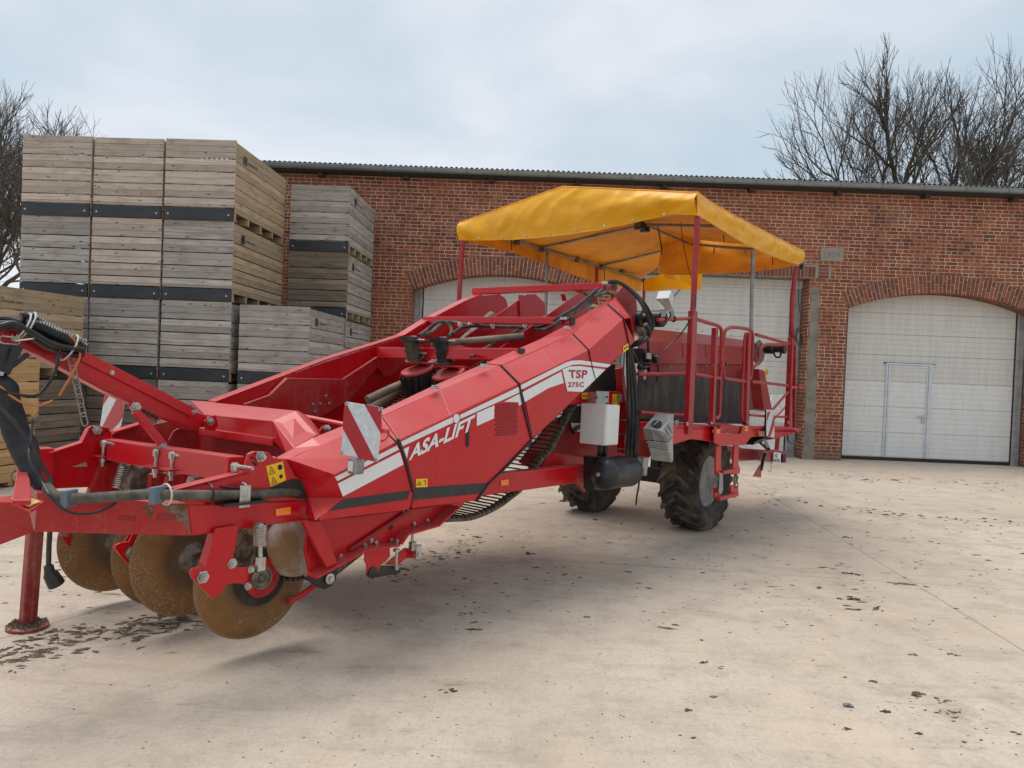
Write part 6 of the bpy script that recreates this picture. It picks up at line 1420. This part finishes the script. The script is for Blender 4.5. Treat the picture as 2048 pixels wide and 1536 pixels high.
# ---- platform
VP = -.42
pf_ = MB(); pf_.prism(Vs([(1340, 870), (1348, 888), (1382, 877), (1430, 883), (1434, 889), (1425, 852), (1340, 850)], VP), MBv*.03)
fbn = MB(); fbn.prism(Vs([(1340, 850), (1425, 852), (1428, 884), (1382, 878), (1350, 888), (1330, 886)], VP), MBv*.03); fbn.prism(Vs([(1505, 852), (1580, 853), (1590, 858), (1592, 866), (1548, 872), (1504, 874)], VP), MBv*.03)
plf = part('frame_piece', fbn, RED, bevel=.004)
mb = MB(); mb.prism(Vs([(1280, 843), (1372, 846), (1372, 853), (1345, 850), (1340, 862), (1330, 885), (1290, 880)], -.10), MBv*.03); part('inner_beam', mb, RED, bevel=.004)
mb = MB(); p0 = V(1352, 851, VP); p1 = V(1594, 860, VP); mb.prism([p0, p1, p1+MBv*.62, p0+MBv*.62], -MU*.03); part('platform_floor', mb, RED_DIRTY)
mb = MB(); mb.prism([V(1543, 874, VP), V(1604, 857, VP), V(1603, 862, VP), V(1543, 880, VP)], MBv*.5); part('rear_floor_edge', mb, RAIL, bevel=.004)
mb = MB(); mb.prism([V(1505, 882, VP+.03), V(1560, 867, VP+.03), V(1560, 871, VP+.03), V(1505, 890, VP+.03)], MBv*.3); part('under_frame', mb, BLACK)
# step box
sb = MB(); sb.prism(Vs([(1429, 849), (1434, 856), (1434, 862), (1445, 852), (1445, 866), (1482, 868), (1486, 852), (1496, 850), (1504, 852), (1504, 872), (1490, 890), (1440, 892), (1428, 885)], VP-.06), MBv*.012)
for (a, b) in (((1429, 848), (1428, 885)), ((1500, 846), (1503, 878))): sb.prism([V(*a, VP-.06), V(*b, VP-.06), V(*b, VP+.05), V(*a, VP+.05)], MA*.012)
stp = part('step_box', sb, RED, bevel=.004)
mb = MB(); mb.prism([V(1446, 853, VP-.03), V(1485, 854, VP-.03), V(1485, 854, VP-.03)+MBv*.22+MU*.03, V(1446, 853, VP-.03)+MBv*.22+MU*.03], -MU*.01)
for k in range(9):
    p_ = V(1449+k*4, 860, VP-.045); 
tr_ = part('step_tread', mb, RED_DIRTY, stp); 
mb = MB(); mb.prism(Vs([(1444, 851), (1486, 852), (1484, 867), (1446, 866)], VP-.035), MBv*.01); 
tb = part('tread_plate', mb, RED_DIRTY, stp)
mb = MB()
for j in range(4):
    for i in range(10): mb.prism(Vs([(1447+i*3.8+(j % 2)*1.9, 854+j*3), (1449+i*3.8+(j % 2)*1.9, 854+j*3), (1449+i*3.8+(j % 2)*1.9, 855.2+j*3), (1447+i*3.8+(j % 2)*1.9, 855.2+j*3)], VP-.038), MBv*.003)
part('tread_studs', mb, DARKRED, stp)
mb = MB(); mb.prism(Vs([(1433, 859), (1439, 858), (1439, 867), (1434, 868)], VP-.064), MBv*.004); part('orange_reflector', mb, ORANGE, stp)
sticker([(1490, 853), (1496, 853), (1496, 862), (1490, 862)], VP-.063, stp, 1)
for q_ in ((1374, 848), (1423, 847), (1494, 846), (1576, 845)): bolt(V(*q_, VP-.035), -MBv, .014, .010, plf)
# folding ladder with chain links
ld = MB(); vl = VP-.03
ld.prism(Vs([(1433, 892), (1443, 892), (1442, 935), (1446, 943), (1446, 948), (1432, 950), (1432, 935)], vl), MBv*.02); ld.prism(Vs([(1469, 891), (1478, 891), (1477, 928), (1481, 938), (1480, 947), (1466, 950), (1465, 940), (1467, 928)], vl+.0), MBv*.02)
ld.bar(V(1444, 945, vl-.01), V(1473, 940, vl-.01), .04, .035, MU)
lad = part('ladder', ld, RED, bevel=.003)
mb = MB(); mb.bar(V(1437, 998, vl-.02), V(1474, 988, vl-.02), .04, .035, MU); mb.prism(Vs([(1462, 972), (1470, 969), (1477, 974), (1477, 990), (1470, 996), (1462, 988)], vl), MBv*.02); mb.prism(Vs([(1429, 975), (1442, 980), (1442, 998), (1430, 996)], vl), MBv*.02); part('lower_rung', mb, RED, lad, bevel=.003)
mb = MB()
for (x, y0) in ((1435, 947), (1471, 951)):
    for k in range(5 if x < 1450 else 3):
        c = V(x+(0 if k % 2 else 1.2), y0+4+k*7.0, vl); mb.tube([c+(MU*math.cos(a)*.032+(MA if k % 2 else MBv)*math.sin(a)*.020) for a in [2*math.pi*i/14 for i in range(15)]], .008, 6, caps=False)
mb.lathe(V(1471, 959, vl), -MBv, [(.045, -.01), (.045, .01), (.028, .01), (.028, -.01)], 18, closed=True); part('ladder_chain', mb, CHAINM, lad, smooth=True)
mb = MB(); mb.prism(Vs([(1440, 946), (1446, 946), (1446, 980), (1443, 988), (1438, 986)], vl-.03), MBv*.006); part('steel_strap', mb, GALV, lad)
# railing posts and rails
def post(px0, py0, px1, py1, wd, dp, v=VP, m=RAIL): 
    mb = MB(); mb.bar(V(px0, py0, v), V(px1, py1, v), wd, dp, MBv); return part('rail_post', mb, m, bevel=.004)
post(1386, 622, 1376, 868, .105, .05); post(1430, 656, 1423, 850, .055, .05); post(1496, 665, 1491, 850, .08, .05); post(1582, 676, 1575, 853, .065, .06)
post(1589, 690, 1588, 855, .035, .04, VP+.02)
RR = .018
def rail(pts, name='hand_rail', r=RR, v=VP, m=RAIL): return tubep(name, smooth_path([V(x, y, v) for x, y in pts], 4), r, m, None, 10)
rail([(1392, 638), (1415, 645), (1432, 650), (1440, 655), (1443, 664), (1443, 700), (1441, 760), (1439, 820), (1437, 833), (1430, 838)])
rail([(1389, 748), (1410, 752), (1441, 757)])
rail([(1512, 669), (1540, 677), (1583, 689)]); rail([(1583, 688), (1555, 689), (1535, 689), (1524, 693), (1519, 702), (1518, 718), (1514, 728), (1505, 736)])
rail([(1503, 763), (1540, 767), (1580, 772)]); rail([(1545, 820), (1562, 800), (1583, 777), (1592, 774), (1605, 774)], r=.016); rail([(1499, 830), (1540, 833), (1573, 834)], r=.014)
rail([(1316, 640), (1345, 638), (1378, 637)]); rail([(1276, 748), (1330, 748), (1376, 748)], v=-.2); rail([(1280, 825), (1330, 829), (1374, 831)], v=-.2)
gr = rail([(1475, 655), (1490, 657), (1500, 660), (1505, 668), (1505, 700), (1503, 745), (1500, 757), (1490, 763), (1470, 760), (1452, 757), (1447, 748), (1446, 700), (1448, 672), (1452, 660), (1462, 655), (1475, 655)], 'gate_frame')
tubep('gate_bar', smooth_path([V(x, y, VP) for x, y in ((1490, 845), (1484, 835), (1484, 800), (1488, 700), (1490, 672), (1494, 667), (1499, 668))], 5), .015, RAIL, gr)
mb = MB(); mb.tube([V(1446, 680, VP-.01), V(1445, 690, VP-.01)], .022, 8); mb.tube([V(1444, 725, VP-.01), V(1443, 735, VP-.01)], .022, 8); part('gate_hinge', mb, RED_DIRTY, gr)
mb = MB(); mb.box(V(1453, 729, VP-.01), MA*.03, MBv*.01, MU*.015); part('gate_latch', mb, BLACK, gr)
boxo('rail_coupler', V(1598, 773, VP), MA*.06, MBv*.02, MU*.028, RAIL, None, .004)
# ---- hopper: red casing, rubber skirts
hc = MB(); vH = .10
top = [(1277, 655), (1400, 668), (1497, 681)]; mid = [(1277, 681), (1400, 688), (1497, 694)]; low = [(1280, 727), (1400, 728), (1495, 729)]
for i in range(2):
    hc.prism([V(*top[i], vH+.15), V(*top[i+1], vH+.15), V(*mid[i+1], vH), V(*mid[i], vH)], MBv*.01); hc.prism([V(*mid[i], vH), V(*mid[i+1], vH), V(*low[i+1], vH), V(*low[i], vH)], MBv*.01)
a, b = V(*top[0], vH+.15), V(*top[2], vH+.15); hc.prism([a, b, b+MBv*.9, a+MBv*.9], -MU*.01); 
hp_ = part('hopper_casing', hc, RAIL, bevel=.003)
mb = MB(); mb.prism(Vs([(1300, 728), (1497, 730), (1494, 758), (1380, 752), (1300, 744)], vH+.03), MBv*.01); part('casing_lower', mb, DARKRED, hp_)
mb = MB()
for x in (1366, 1412): mb.bar(V(x, 690, vH-.004), V(x+.5, 716, vH-.004), .002, .006, MBv)
mb.bar(V(1402, 730, vH+.02), V(1402, 752, vH+.02), .004, .006, MBv); part('casing_seam', mb, RED_DIRTY, hp_)
for q_ in ((1342, 733), (1413, 731), (1354, 660), (1405, 664), (1462, 672)): bolt(V(*q_, vH), -MBv if q_[1] > 700 else MU, .010, .010, hp_)
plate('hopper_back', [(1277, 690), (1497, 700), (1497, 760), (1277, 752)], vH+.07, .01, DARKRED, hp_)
hs = plate('rubber_skirt', [(1277, 744), (1380, 752), (1496, 757), (1502, 760), (1490, 848), (1380, 846), (1278, 838)], vH-.06, .012, SHEET)
plate('rear_skirt', [(1500, 770), (1532, 775), (1534, 823), (1500, 820)], .3, .012, mat('olive_rubber', (.07, .055, .035), (.11, .085, .055), 5, rough=.7))
# discharge motor at the rear and drive cover
mb = MB(); mb.lathe(V(1514, 705, .1), -MBv, [(0, 0), (.16, 0), (.17, .03), (.13, .06), (0, .06)], 8); gm = part('gearbox', mb, DIRTYSTEEL, bevel=.006)
mb = MB(); q = V(1530, 697, -.0); mb.lathe(q, -MBv, [(.06, 0), (.07, .02), (.07, .1), (.05, .12), (.05, .2), (.065, .22), (.065, .26), (0, .26)], 14); mb.tube(smooth_path([q-MBv*.1, q-MBv*.14-MU*.1, q-MBv*.2-MU*.1, q-MBv*.2], 5), .012, 7); part('drive_motor', mb, BLACK, gm, smooth=True)
# leaning red post, white discharge belt
lp = MB(); lp.prism(Vs([(1517, 738), (1529, 741), (1545, 822), (1536, 824), (1528, 820)], -.05), MBv*.14); lpo = part('discharge_post', lp, RAIL, bevel=.004)
sticker([(1530, 737), (1536, 738), (1536, 750), (1531, 752)], -.20, lpo, 2)
mb = MB(); mb.prism(Vs([(1505, 753), (1522, 756), (1522, 764), (1505, 762)], .05), MBv*.03); part('post_link', mb, RAIL, lpo)
wb = plate('white_discharge_belt', [(1500, 822), (1535, 825), (1545, 790), (1575, 789), (1574, 846), (1500, 838)], .35, .02, mat('white_belt', (.68, .68, .68), (.55, .55, .54), 9, rough=.5))
mb = MB(); mb.bar(V(1538, 848, -.02), V(1574, 810, -.02), .02, .02, MBv); part('belt_stay', mb, RAIL)
plate('belt_lower', [(1497, 893), (1512, 880), (1548, 870), (1560, 880), (1555, 898), (1512, 899)], .8, .01, WHITE)
mb = MB(); mb.bar(V(1556, 870, 0), V(1553, 905, 0), .05, .05, MBv); part('rear_post', mb, RAIL)
# rear beam with licence plate
rb2 = plate('rear_beam', [(1455, 893), (1480, 894), (1486, 897), (1572, 903), (1573, 926), (1540, 924), (1515, 920), (1485, 922), (1455, 916)], .10, .14, DARKRED, bevel=.005)
plate('light_bracket', [(1527, 902), (1540, 899), (1556, 899), (1560, 926), (1517, 921)], -.05, .012, RAIL)
mb = MB(); mb.prism(Vs([(1548.5, 904.5), (1562, 906), (1561, 928), (1545.5, 927)], -.075), MBv*.004); npn = part('licence_plate', mb, DECALW)
def pl_text(s, x0, x1, y0, y1): return lambda a, b: V(x0+(x1-x0)*a+(0 if 0 else (1-b)*-.8), y1-(y1-y0)*b+1.0*a, -.0775)
part('plate_lettering', text_mesh('HZ', pl_text('', 1550.5, 1556, 907.5, 914.5), .02), INK, npn); part('plate_lettering', text_mesh('HV742', pl_text('', 1547.5, 1560, 917, 924.5), .02), INK, npn)
mb = MB(); mb.prism(Vs([(1545.8, 905), (1548, 905), (1547.5, 915), (1545.5, 915)], -.0775), MBv*.001); part('plate_band', mb, BLUE, npn)
mb = MB(); mb.prism(Vs([(1566, 909), (1572, 908), (1571, 924), (1566, 925)], -.0), MBv*.03); part('beam_opening', mb, INK)
# rear marker board, lamps
def mf3(x, y): return V(x, y, -.46)
b3_ = board([(1533, 819.5), (1549, 819.5), (1549, 875), (1533, 874)], mf3, [[(1535, 824), (1541, 823), (1533.5, 845), (1533.5, 830)], [(1549, 826), (1549, 850), (1541, 873.5), (1535.5, 873.5)]], 'narrow striped board at the rear corner', thick=MBv*.004)
mb = MB(); mb.box(V(1531, 848, -.44), MA*.012, MBv*.012, MU*.16); mb.bar(V(1531, 872, -.44), V(1536, 900, -.44), .03, .05, MBv); mb.bar(V(1506, 886, -.40), V(1531, 876, -.44), .03, .03, MU); mb.bar(V(1520, 885, -.42), V(1533, 897, -.44), .02, .03, MBv); part('lamp_carrier', mb, BLACK, b3_, bevel=.004)
mb = MB(); mb.prism(Vs([(1534, 880), (1544, 879), (1551, 893), (1541, 896)], -.49), MBv*.05); part('work_lamp', mb, LAMPG, b3_, bevel=.006)
mb = MB(); mb.prism(Vs([(1517, 862), (1529, 862), (1530, 873), (1518, 873)], -.45), MBv*.05); tlm = part('tail_lamp', mb, LAMPR, b3_, bevel=.004)
# hanging wedge flag and hook
mb = MB(); mb.prism(Vs([(1520, 930), (1524, 938), (1522, 955), (1507, 953)], -.1), MBv*.01); fl_ = part('red_marker_wedge', mb, RAIL)
mb = MB(); mb.tube([V(1530, 908, -.1), V(1526, 920, -.1), V(1522, 940, -.1)], [.03, .022, .022], 8); part('rubber_arm', mb, BLACK, fl_, smooth=True)
tubep('wire_hook', smooth_path([V(x, y, 0) for x, y in ((1542, 924), (1542, 935), (1541, 942), (1538, 944), (1537, 940))], 4), .003, DIRTYSTEEL, None, 5)
tubep('rubber_loop', smooth_path([V(x, y, -.2) for x, y in ((1575, 864), (1576, 880), (1583, 888), (1591, 886), (1594, 878), (1592, 864))], 6), .011, BLACK, None, 8)
# control box on the rail
mb = MB(); mb.add([V(1317, 582.5, -.35), V(1343, 581, -.35), V(1350, 598, -.20), V(1337, 596, -.50), V(1312, 597, -.50), V(1344, 618, -.36), V(1322, 619, -.48), V(1328, 600, -.15)], [(0, 1, 3, 4), (1, 2, 5, 3), (4, 3, 5, 6), (0, 4, 6, 7), (0, 7, 2, 1), (7, 6, 5, 2)])
cbx2 = part('control_box', mb, WHITE, bevel=.004)
mb = MB(); mb.prism([V(1312.5, 598, -.505), V(1337.5, 597, -.505), V(1345, 618.5, -.43), V(1322, 619.5, -.43)], MU*.003); part('box_underside', mb, GREYP, cbx2)
mb = MB(); mb.prism(Vs([(1322, 619), (1347, 617.5), (1350, 634), (1342, 634), (1341, 624), (1334, 621.5), (1331, 626), (1333, 634), (1323, 634)], -.43), MBv*.004); part('box_stand', mb, GREYP, cbx2)
mb = MB(); mb.tube(smooth_path([V(1339, 622, -.42), V(1341, 632, -.44), V(1334, 640, -.44), V(1322, 642, -.42), V(1312, 638, -.4)], 5), .008, 7); mb.bar(V(1313, 632, -.3), V(1322, 622, -.35), .01, .02, MBv); part('box_cable', mb, BLACK, cbx2)
mb = MB()
for x in (1329, 1347): mb.tube([V(x, 638, -.42)-MA*.01, V(x, 638, -.42)+MA*.01], .028, 10)
part('rail_clamp', mb, BLACK, cbx2)
# ---- canopy
UF, UR_ = -1.25, 1.60; VN, VFa = -.38, 2.60; WE, WR_ = 3.365, 3.612; VRG = 1.16
def wr(v): return WE+(WR_-WE)*(1-abs(v-VRG)/((VRG-VN) if v < VRG else (VFa-VRG)))
def wrinkle(p, s=.018, f=2.2): return s*(mnoise.noise(Vector((p[0]*f, p[1]*f, p[2]*f*.8)))+.5*mnoise.noise(Vector((p[0]*f*2.3+7, p[1]*f*2.3, p[2]*f*1.9))))
def crease(x, y, s=.018):
    n1 = mnoise.noise(Vector((x*1.6+y*2.2, y*1.1-x*.8, 1.3))); n2 = mnoise.noise(Vector((x*4.1+y*5.0, y*2.6-x*2.0, 4.7)))
    return s*(1-min(1, abs(n1)*4.5))+s*.5*(1-min(1, abs(n2)*4.0))
def grid(mb, fn, nu, nv):
    st = len(mb.v)
    for i in range(nu+1):
        for j in range(nv+1): mb.v.append(fn(i/nu, j/nv))
    for i in range(nu):
        for j in range(nv):
            a = st+i*(nv+1)+j; mb.f.append((a, a+1, a+nv+2, a+nv+1))
tp_ = MB()
def roof(a, b):
    v = VN+(VFa-VN)*b; ue_ = UR_+max(0, (v-.85)/1.75)*1.6; u = UF+(ue_-UF)*a; sag = -.03*math.sin(math.pi*a)*(1 if 0 else .6)-.02*abs(math.sin(math.pi*b*2)); return M(u, v, wr(v)+sag+wrinkle((u, v, 0), .02))
grid(tp_, roof, 24, 24)
import bisect
def interp(pts, x):
    xs = [p[0] for p in pts]; i = min(max(bisect.bisect(xs, x)-1, 0), len(xs)-2); t = (x-xs[i])/(xs[i+1]-xs[i]); return pts[i][1]+(pts[i+1][1]-pts[i][1])*max(0, min(1, t))
def uvw(p): q = p-MO; return q.dot(MA), q.dot(MBv), q.dot(MU)
fh = sorted([(uvw(U(x, y, UF))[1], uvw(U(x, y, UF))[2]) for x, y in ((916, 479), (955, 481), (1030, 479), (1085, 475), (1142, 469), (1200, 460), (1255, 449), (1310, 436), (1349, 429), (1394, 430))])
def front(a, b):
    v = VN-.015+(VFa+.035-VN)*a; t = wr(max(VN, min(v, VFa))); lo_ = interp(fh, v); w_ = t+(lo_-t)*b; out_ = wrinkle((v, w_, 0), .07*(.3+.7*math.sin(math.pi*min(1, b*1.0))), 1.9)+.03*b*math.sin(v*9+w_*7)*.5; return M(UF-.01-abs(out_)*.6-crease(v, w_)*math.sin(math.pi*min(1, b+.12))-.03*math.sin(math.pi*b), v, w_)
grid(tp_, front, 110, 26)
nh = sorted([(uvw(V(x, y, VN))[0], uvw(V(x, y, VN))[2]) for x, y in ((1390, 430), (1410, 441), (1440, 460), (1480, 484), (1520, 503), (1560, 519), (1590, 528), (1603, 528))])
nt_ = sorted([(uvw(V(x, y, VN))[0], uvw(V(x, y, VN))[2]) for x, y in ((1391, 384), (1430, 412), (1470, 434), (1520, 460), (1560, 480), (1590, 495), (1602, 501))])
UE = nh[-1][0]
def near(a, b):
    u = UF-.02+(UE+.02-UF)*a; t = interp(nt_, u) ; lo_ = interp(nh, u); w_ = t+(lo_-t)*b; return M(u, VN-.005-abs(wrinkle((u+3, w_*2, 0), .06, 2.4))*math.sin(math.pi*min(b+.1, 1))-crease(u, w_, .02)*math.sin(math.pi*min(1, b+.1))-.015*b, w_)
grid(tp_, near, 100, 14)
fhm = sorted([(uvw(V(x, y, VFa))[0], uvw(V(x, y, VFa))[2]) for x, y in ((916, 479), (929, 482), (1030, 506), (1090, 528), (1154, 551), (1199, 566), (1255, 581), (1311, 583))])
def far(a, b):
    u = UF+(3.2-UF)*a; t = WE-.01; lo_ = interp(fhm, u); w_ = t+(lo_-t)*b; return M(u, VFa+.01+wrinkle((u, w_, 3), .03), w_)
grid(tp_, far, 40, 6)
UE2 = 1.68
rh = sorted([(uvw(U(x, y, UE2))[1], uvw(U(x, y, UE2))[2]) for x, y in ((1600, 528), (1560, 538), (1500, 545), (1440, 548), (1380, 549), (1318, 548))])
def rear(a, b):
    v = VN+(rh[-1][0]-VN)*a; t = wr(min(v, VFa))-.01; lo_ = interp(rh, v); return M(UE2-.02*b+wrinkle((v, t*b, 5), .03), v, t+(lo_-t)*b)
grid(tp_, rear, 30, 6)
# loose corner flap beyond the rear
fo = [(1319, 548), (1345, 549), (1375, 550), (1405, 547)]; fu = [(1330, 556), (1350, 560), (1375, 568), (1401, 580)]
def flap(a, b):
    x0 = interp([(i/3, p[0]) for i, p in enumerate(fo)], a); y0 = interp([(i/3, p[1]) for i, p in enumerate(fo)], a); x1 = interp([(i/3, p[0]) for i, p in enumerate(fu)], a); y1 = interp([(i/3, p[1]) for i, p in enumerate(fu)], a)
    return U(x0+(x1-x0)*b, y0+(y1-y0)*b, 2.6+.03*math.sin(a*14))
grid(tp_, flap, 16, 4)
fo2 = [(1288, 560), (1320, 549), (1360, 552), (1402, 560)]
def flap2(a, b):
    x0 = interp([(i/3, p[0]) for i, p in enumerate(fo2)], a); y0 = interp([(i/3, p[1]) for i, p in enumerate(fo2)], a); y1 = 582-4*a+1.5*math.sin(a*9); return U(x0, y0+(y1-y0)*b, 2.9+.02*math.sin(a*11+b))
grid(tp_, flap2, 16, 4)
tp_.tube([front(i/60, 1.0) for i in range(61)], .007, 6); tp_.tube([near(i/60, 1.0) for i in range(61)], .007, 6); tp_.tube([front(i/60, 0.0)+MU*.004 for i in range(61)], .006, 6); tp_.tube([near(i/60, 0.0)+MU*.004 for i in range(61)], .006, 6)
cn = part('canopy_tarp', tp_, TARP, smooth=True)
mb = MB()
for (f_, q_) in ((front, [i/9 for i in range(1, 9)]), (near, [i/7 for i in range(1, 7)])):
    for a in q_: p_ = f_(a, .93); mb.lathe(p_+(MA if f_ is front else MBv)*-.006, MA if f_ is front else MBv, [(.009, 0), (.014, .001), (.014, .004), (.009, .005)], 10)
part('eyelet', mb, STEEL, cn)
cen_ = M((UF+UR_)/2, VRG, 2.9); ln_ = MB()
for fn_, a_n, b_n in ((roof, 24, 24), (front, 54, 12), (near, 44, 8), (far, 40, 6), (rear, 30, 6)):
    grid(ln_, (lambda a, b, fn_=fn_: (lambda p: p+(cen_-p).normalized()*.010)(fn_(a, b))), a_n, b_n)
part('tarp_shade_skin', ln_, UNDERSHADE, cn, smooth=True)
# canopy frame
def pole(pts, r=.017, m=GREYP, name='canopy_tube', parent=None): return tubep(name, pts, r, m, parent, 9)
NE = M(UF+.03, VN+.03, WE-.03); NR = M(UR_-.02, VN+.03, WE-.03); FE = M(UF+.03, VFa-.03, WE-.03); FR2 = M(3.05, VFa-.03, WE-.06)
pole([NE, NR]); pole([FE, FR2]); pole([NE, M(UF+.03, VRG, WR_-.03), FE]); 
RA, RB = V(1290, 449, 1.1), V(1379, 488, 1.1); pole([RA, RB]); pole([RA, V(1084, 496, 2.55)]); pole([RB, V(1202, 532, 2.55)]); pole([RA, V(1427, 452, VN+.05)]); pole([RB, V(1506, 499, VN+.05)]); 
mb = MB()
for q in (RA, RB, V(1084, 496, 2.55), V(1202, 532, 2.55), V(1289, 558, 2.55), V(1245, 538, 2.55), V(1035, 482, 2.55), V(1155, 517, 2.55)): mb.lathe(q-MU*.02, MU, [(.0, -.04), (.035, -.03), (.04, 0), (.03, .03), (0, .03)], 8)
part('tube_joint', mb, DIRTYSTEEL)
pole([V(1395, 433, VN+.0), V(1386, 622, VN+.0)], .028, RAIL, 'canopy_post'); pole([V(1592, 533, VN), V(1584, 600, VN), V(1583, 640, VN), V(1587, 700, VN)], .028, RAIL, 'canopy_post'); pole([V(1506, 502, VN+.02), V(1502, 664, VN+.02)], .022, GREYP, 'canopy_post')
pole([V(926, 482, 2.5), V(921, 540, 2.5), V(918, 602, 2.5), V(915, 640, 2.5)], .028, RAIL, 'canopy_post'); pole([V(1095, 497, 2.5), V(1091, 640, 2.5)], .022, GREYP, 'canopy_post'); pole([V(1194, 533, 2.5), V(1190, 640, 2.5)], .026, RAIL, 'canopy_post'); pole([V(1289, 560, 2.5), V(1285, 660, 2.5)], .024, RAIL, 'canopy_post'); pole([V(1368, 567, 2.2), V(1345, 596, 2.2)], .02, DIRTYSTEEL, 'flap_strut')
for (x, y) in ((1279, 451), (1290, 459)):
    mb = MB(); c = V(x, y, 1.0); mb.box(c, MA*.03, MBv*.055, MU*.045 if x < 1285 else MU*.03); mb.tube([c, c+MU*.08+MA*.02], .01, 6); wl = part('work_lamp', mb, BLACK, cn, bevel=.008)
    mb = MB(); mb.box(c-MA*.032, MA*.002, MBv*.04, MU*.03); part('lamp_glass', mb, mat('dark_lamp_glass', (.08, .09, .11), rough=.1), cn)
def wire(pts, r=.005, name='hanging_wire', m=BLACK): return tubep(name, smooth_path([V(*p) for p in pts], 6), r, m, None, 5)
wire([(1312, 444, 1.0), (1318, 465, 1.0), (1323, 495, .9), (1324, 510, .9)], .008); wire([(1360, 434, .5), (1364, 470, .45), (1370, 505, .35), (1378, 540, .1), (1388, 570, -.2), (1391, 590, -.4)], .005); wire([(1391, 590, -.42), (1390, 620, -.45), (1380, 640, -.45), (1360, 670, -.3), (1330, 700, -.2), (1315, 712, -.15)], .006)
wire([(1599, 530, VN-.02), (1597, 600, VN-.04), (1602, 640, VN-.06), (1596, 660, VN-.04), (1592, 672, VN-.04)], .005)
for k in range(6):
    wire([(1594, 655, VN-.05), (1600+k, 668+k*2, VN-.05-.004*k), (1597+k*.7, 688+k*2, VN-.05), (1591+k*.5, 676, VN-.04), (1594, 655, VN-.05)], .0045, 'coiled_cable')
mb = MB(); mb.lathe(V(1602, 533, VN-.02), -MBv, [(0, 0), (.04, 0), (.045, .03), (0, .04)], 12); part('round_lamp', mb, BLACK, smooth=True)
for (x, y, x2, y2, v) in ((1429, 495, 1427, 508, -.1), (1490, 497, 1490, 505, -.1), (1545, 515, 1545, 530, -.1), (1447, 470, 1448, 485, 0), (1023, 481, 1023, 500, 2.5), (1209, 537, 1209, 560, 2.5)): wire([(x, y, v), (x2, y2, v)], .006, 'tarp_strap')
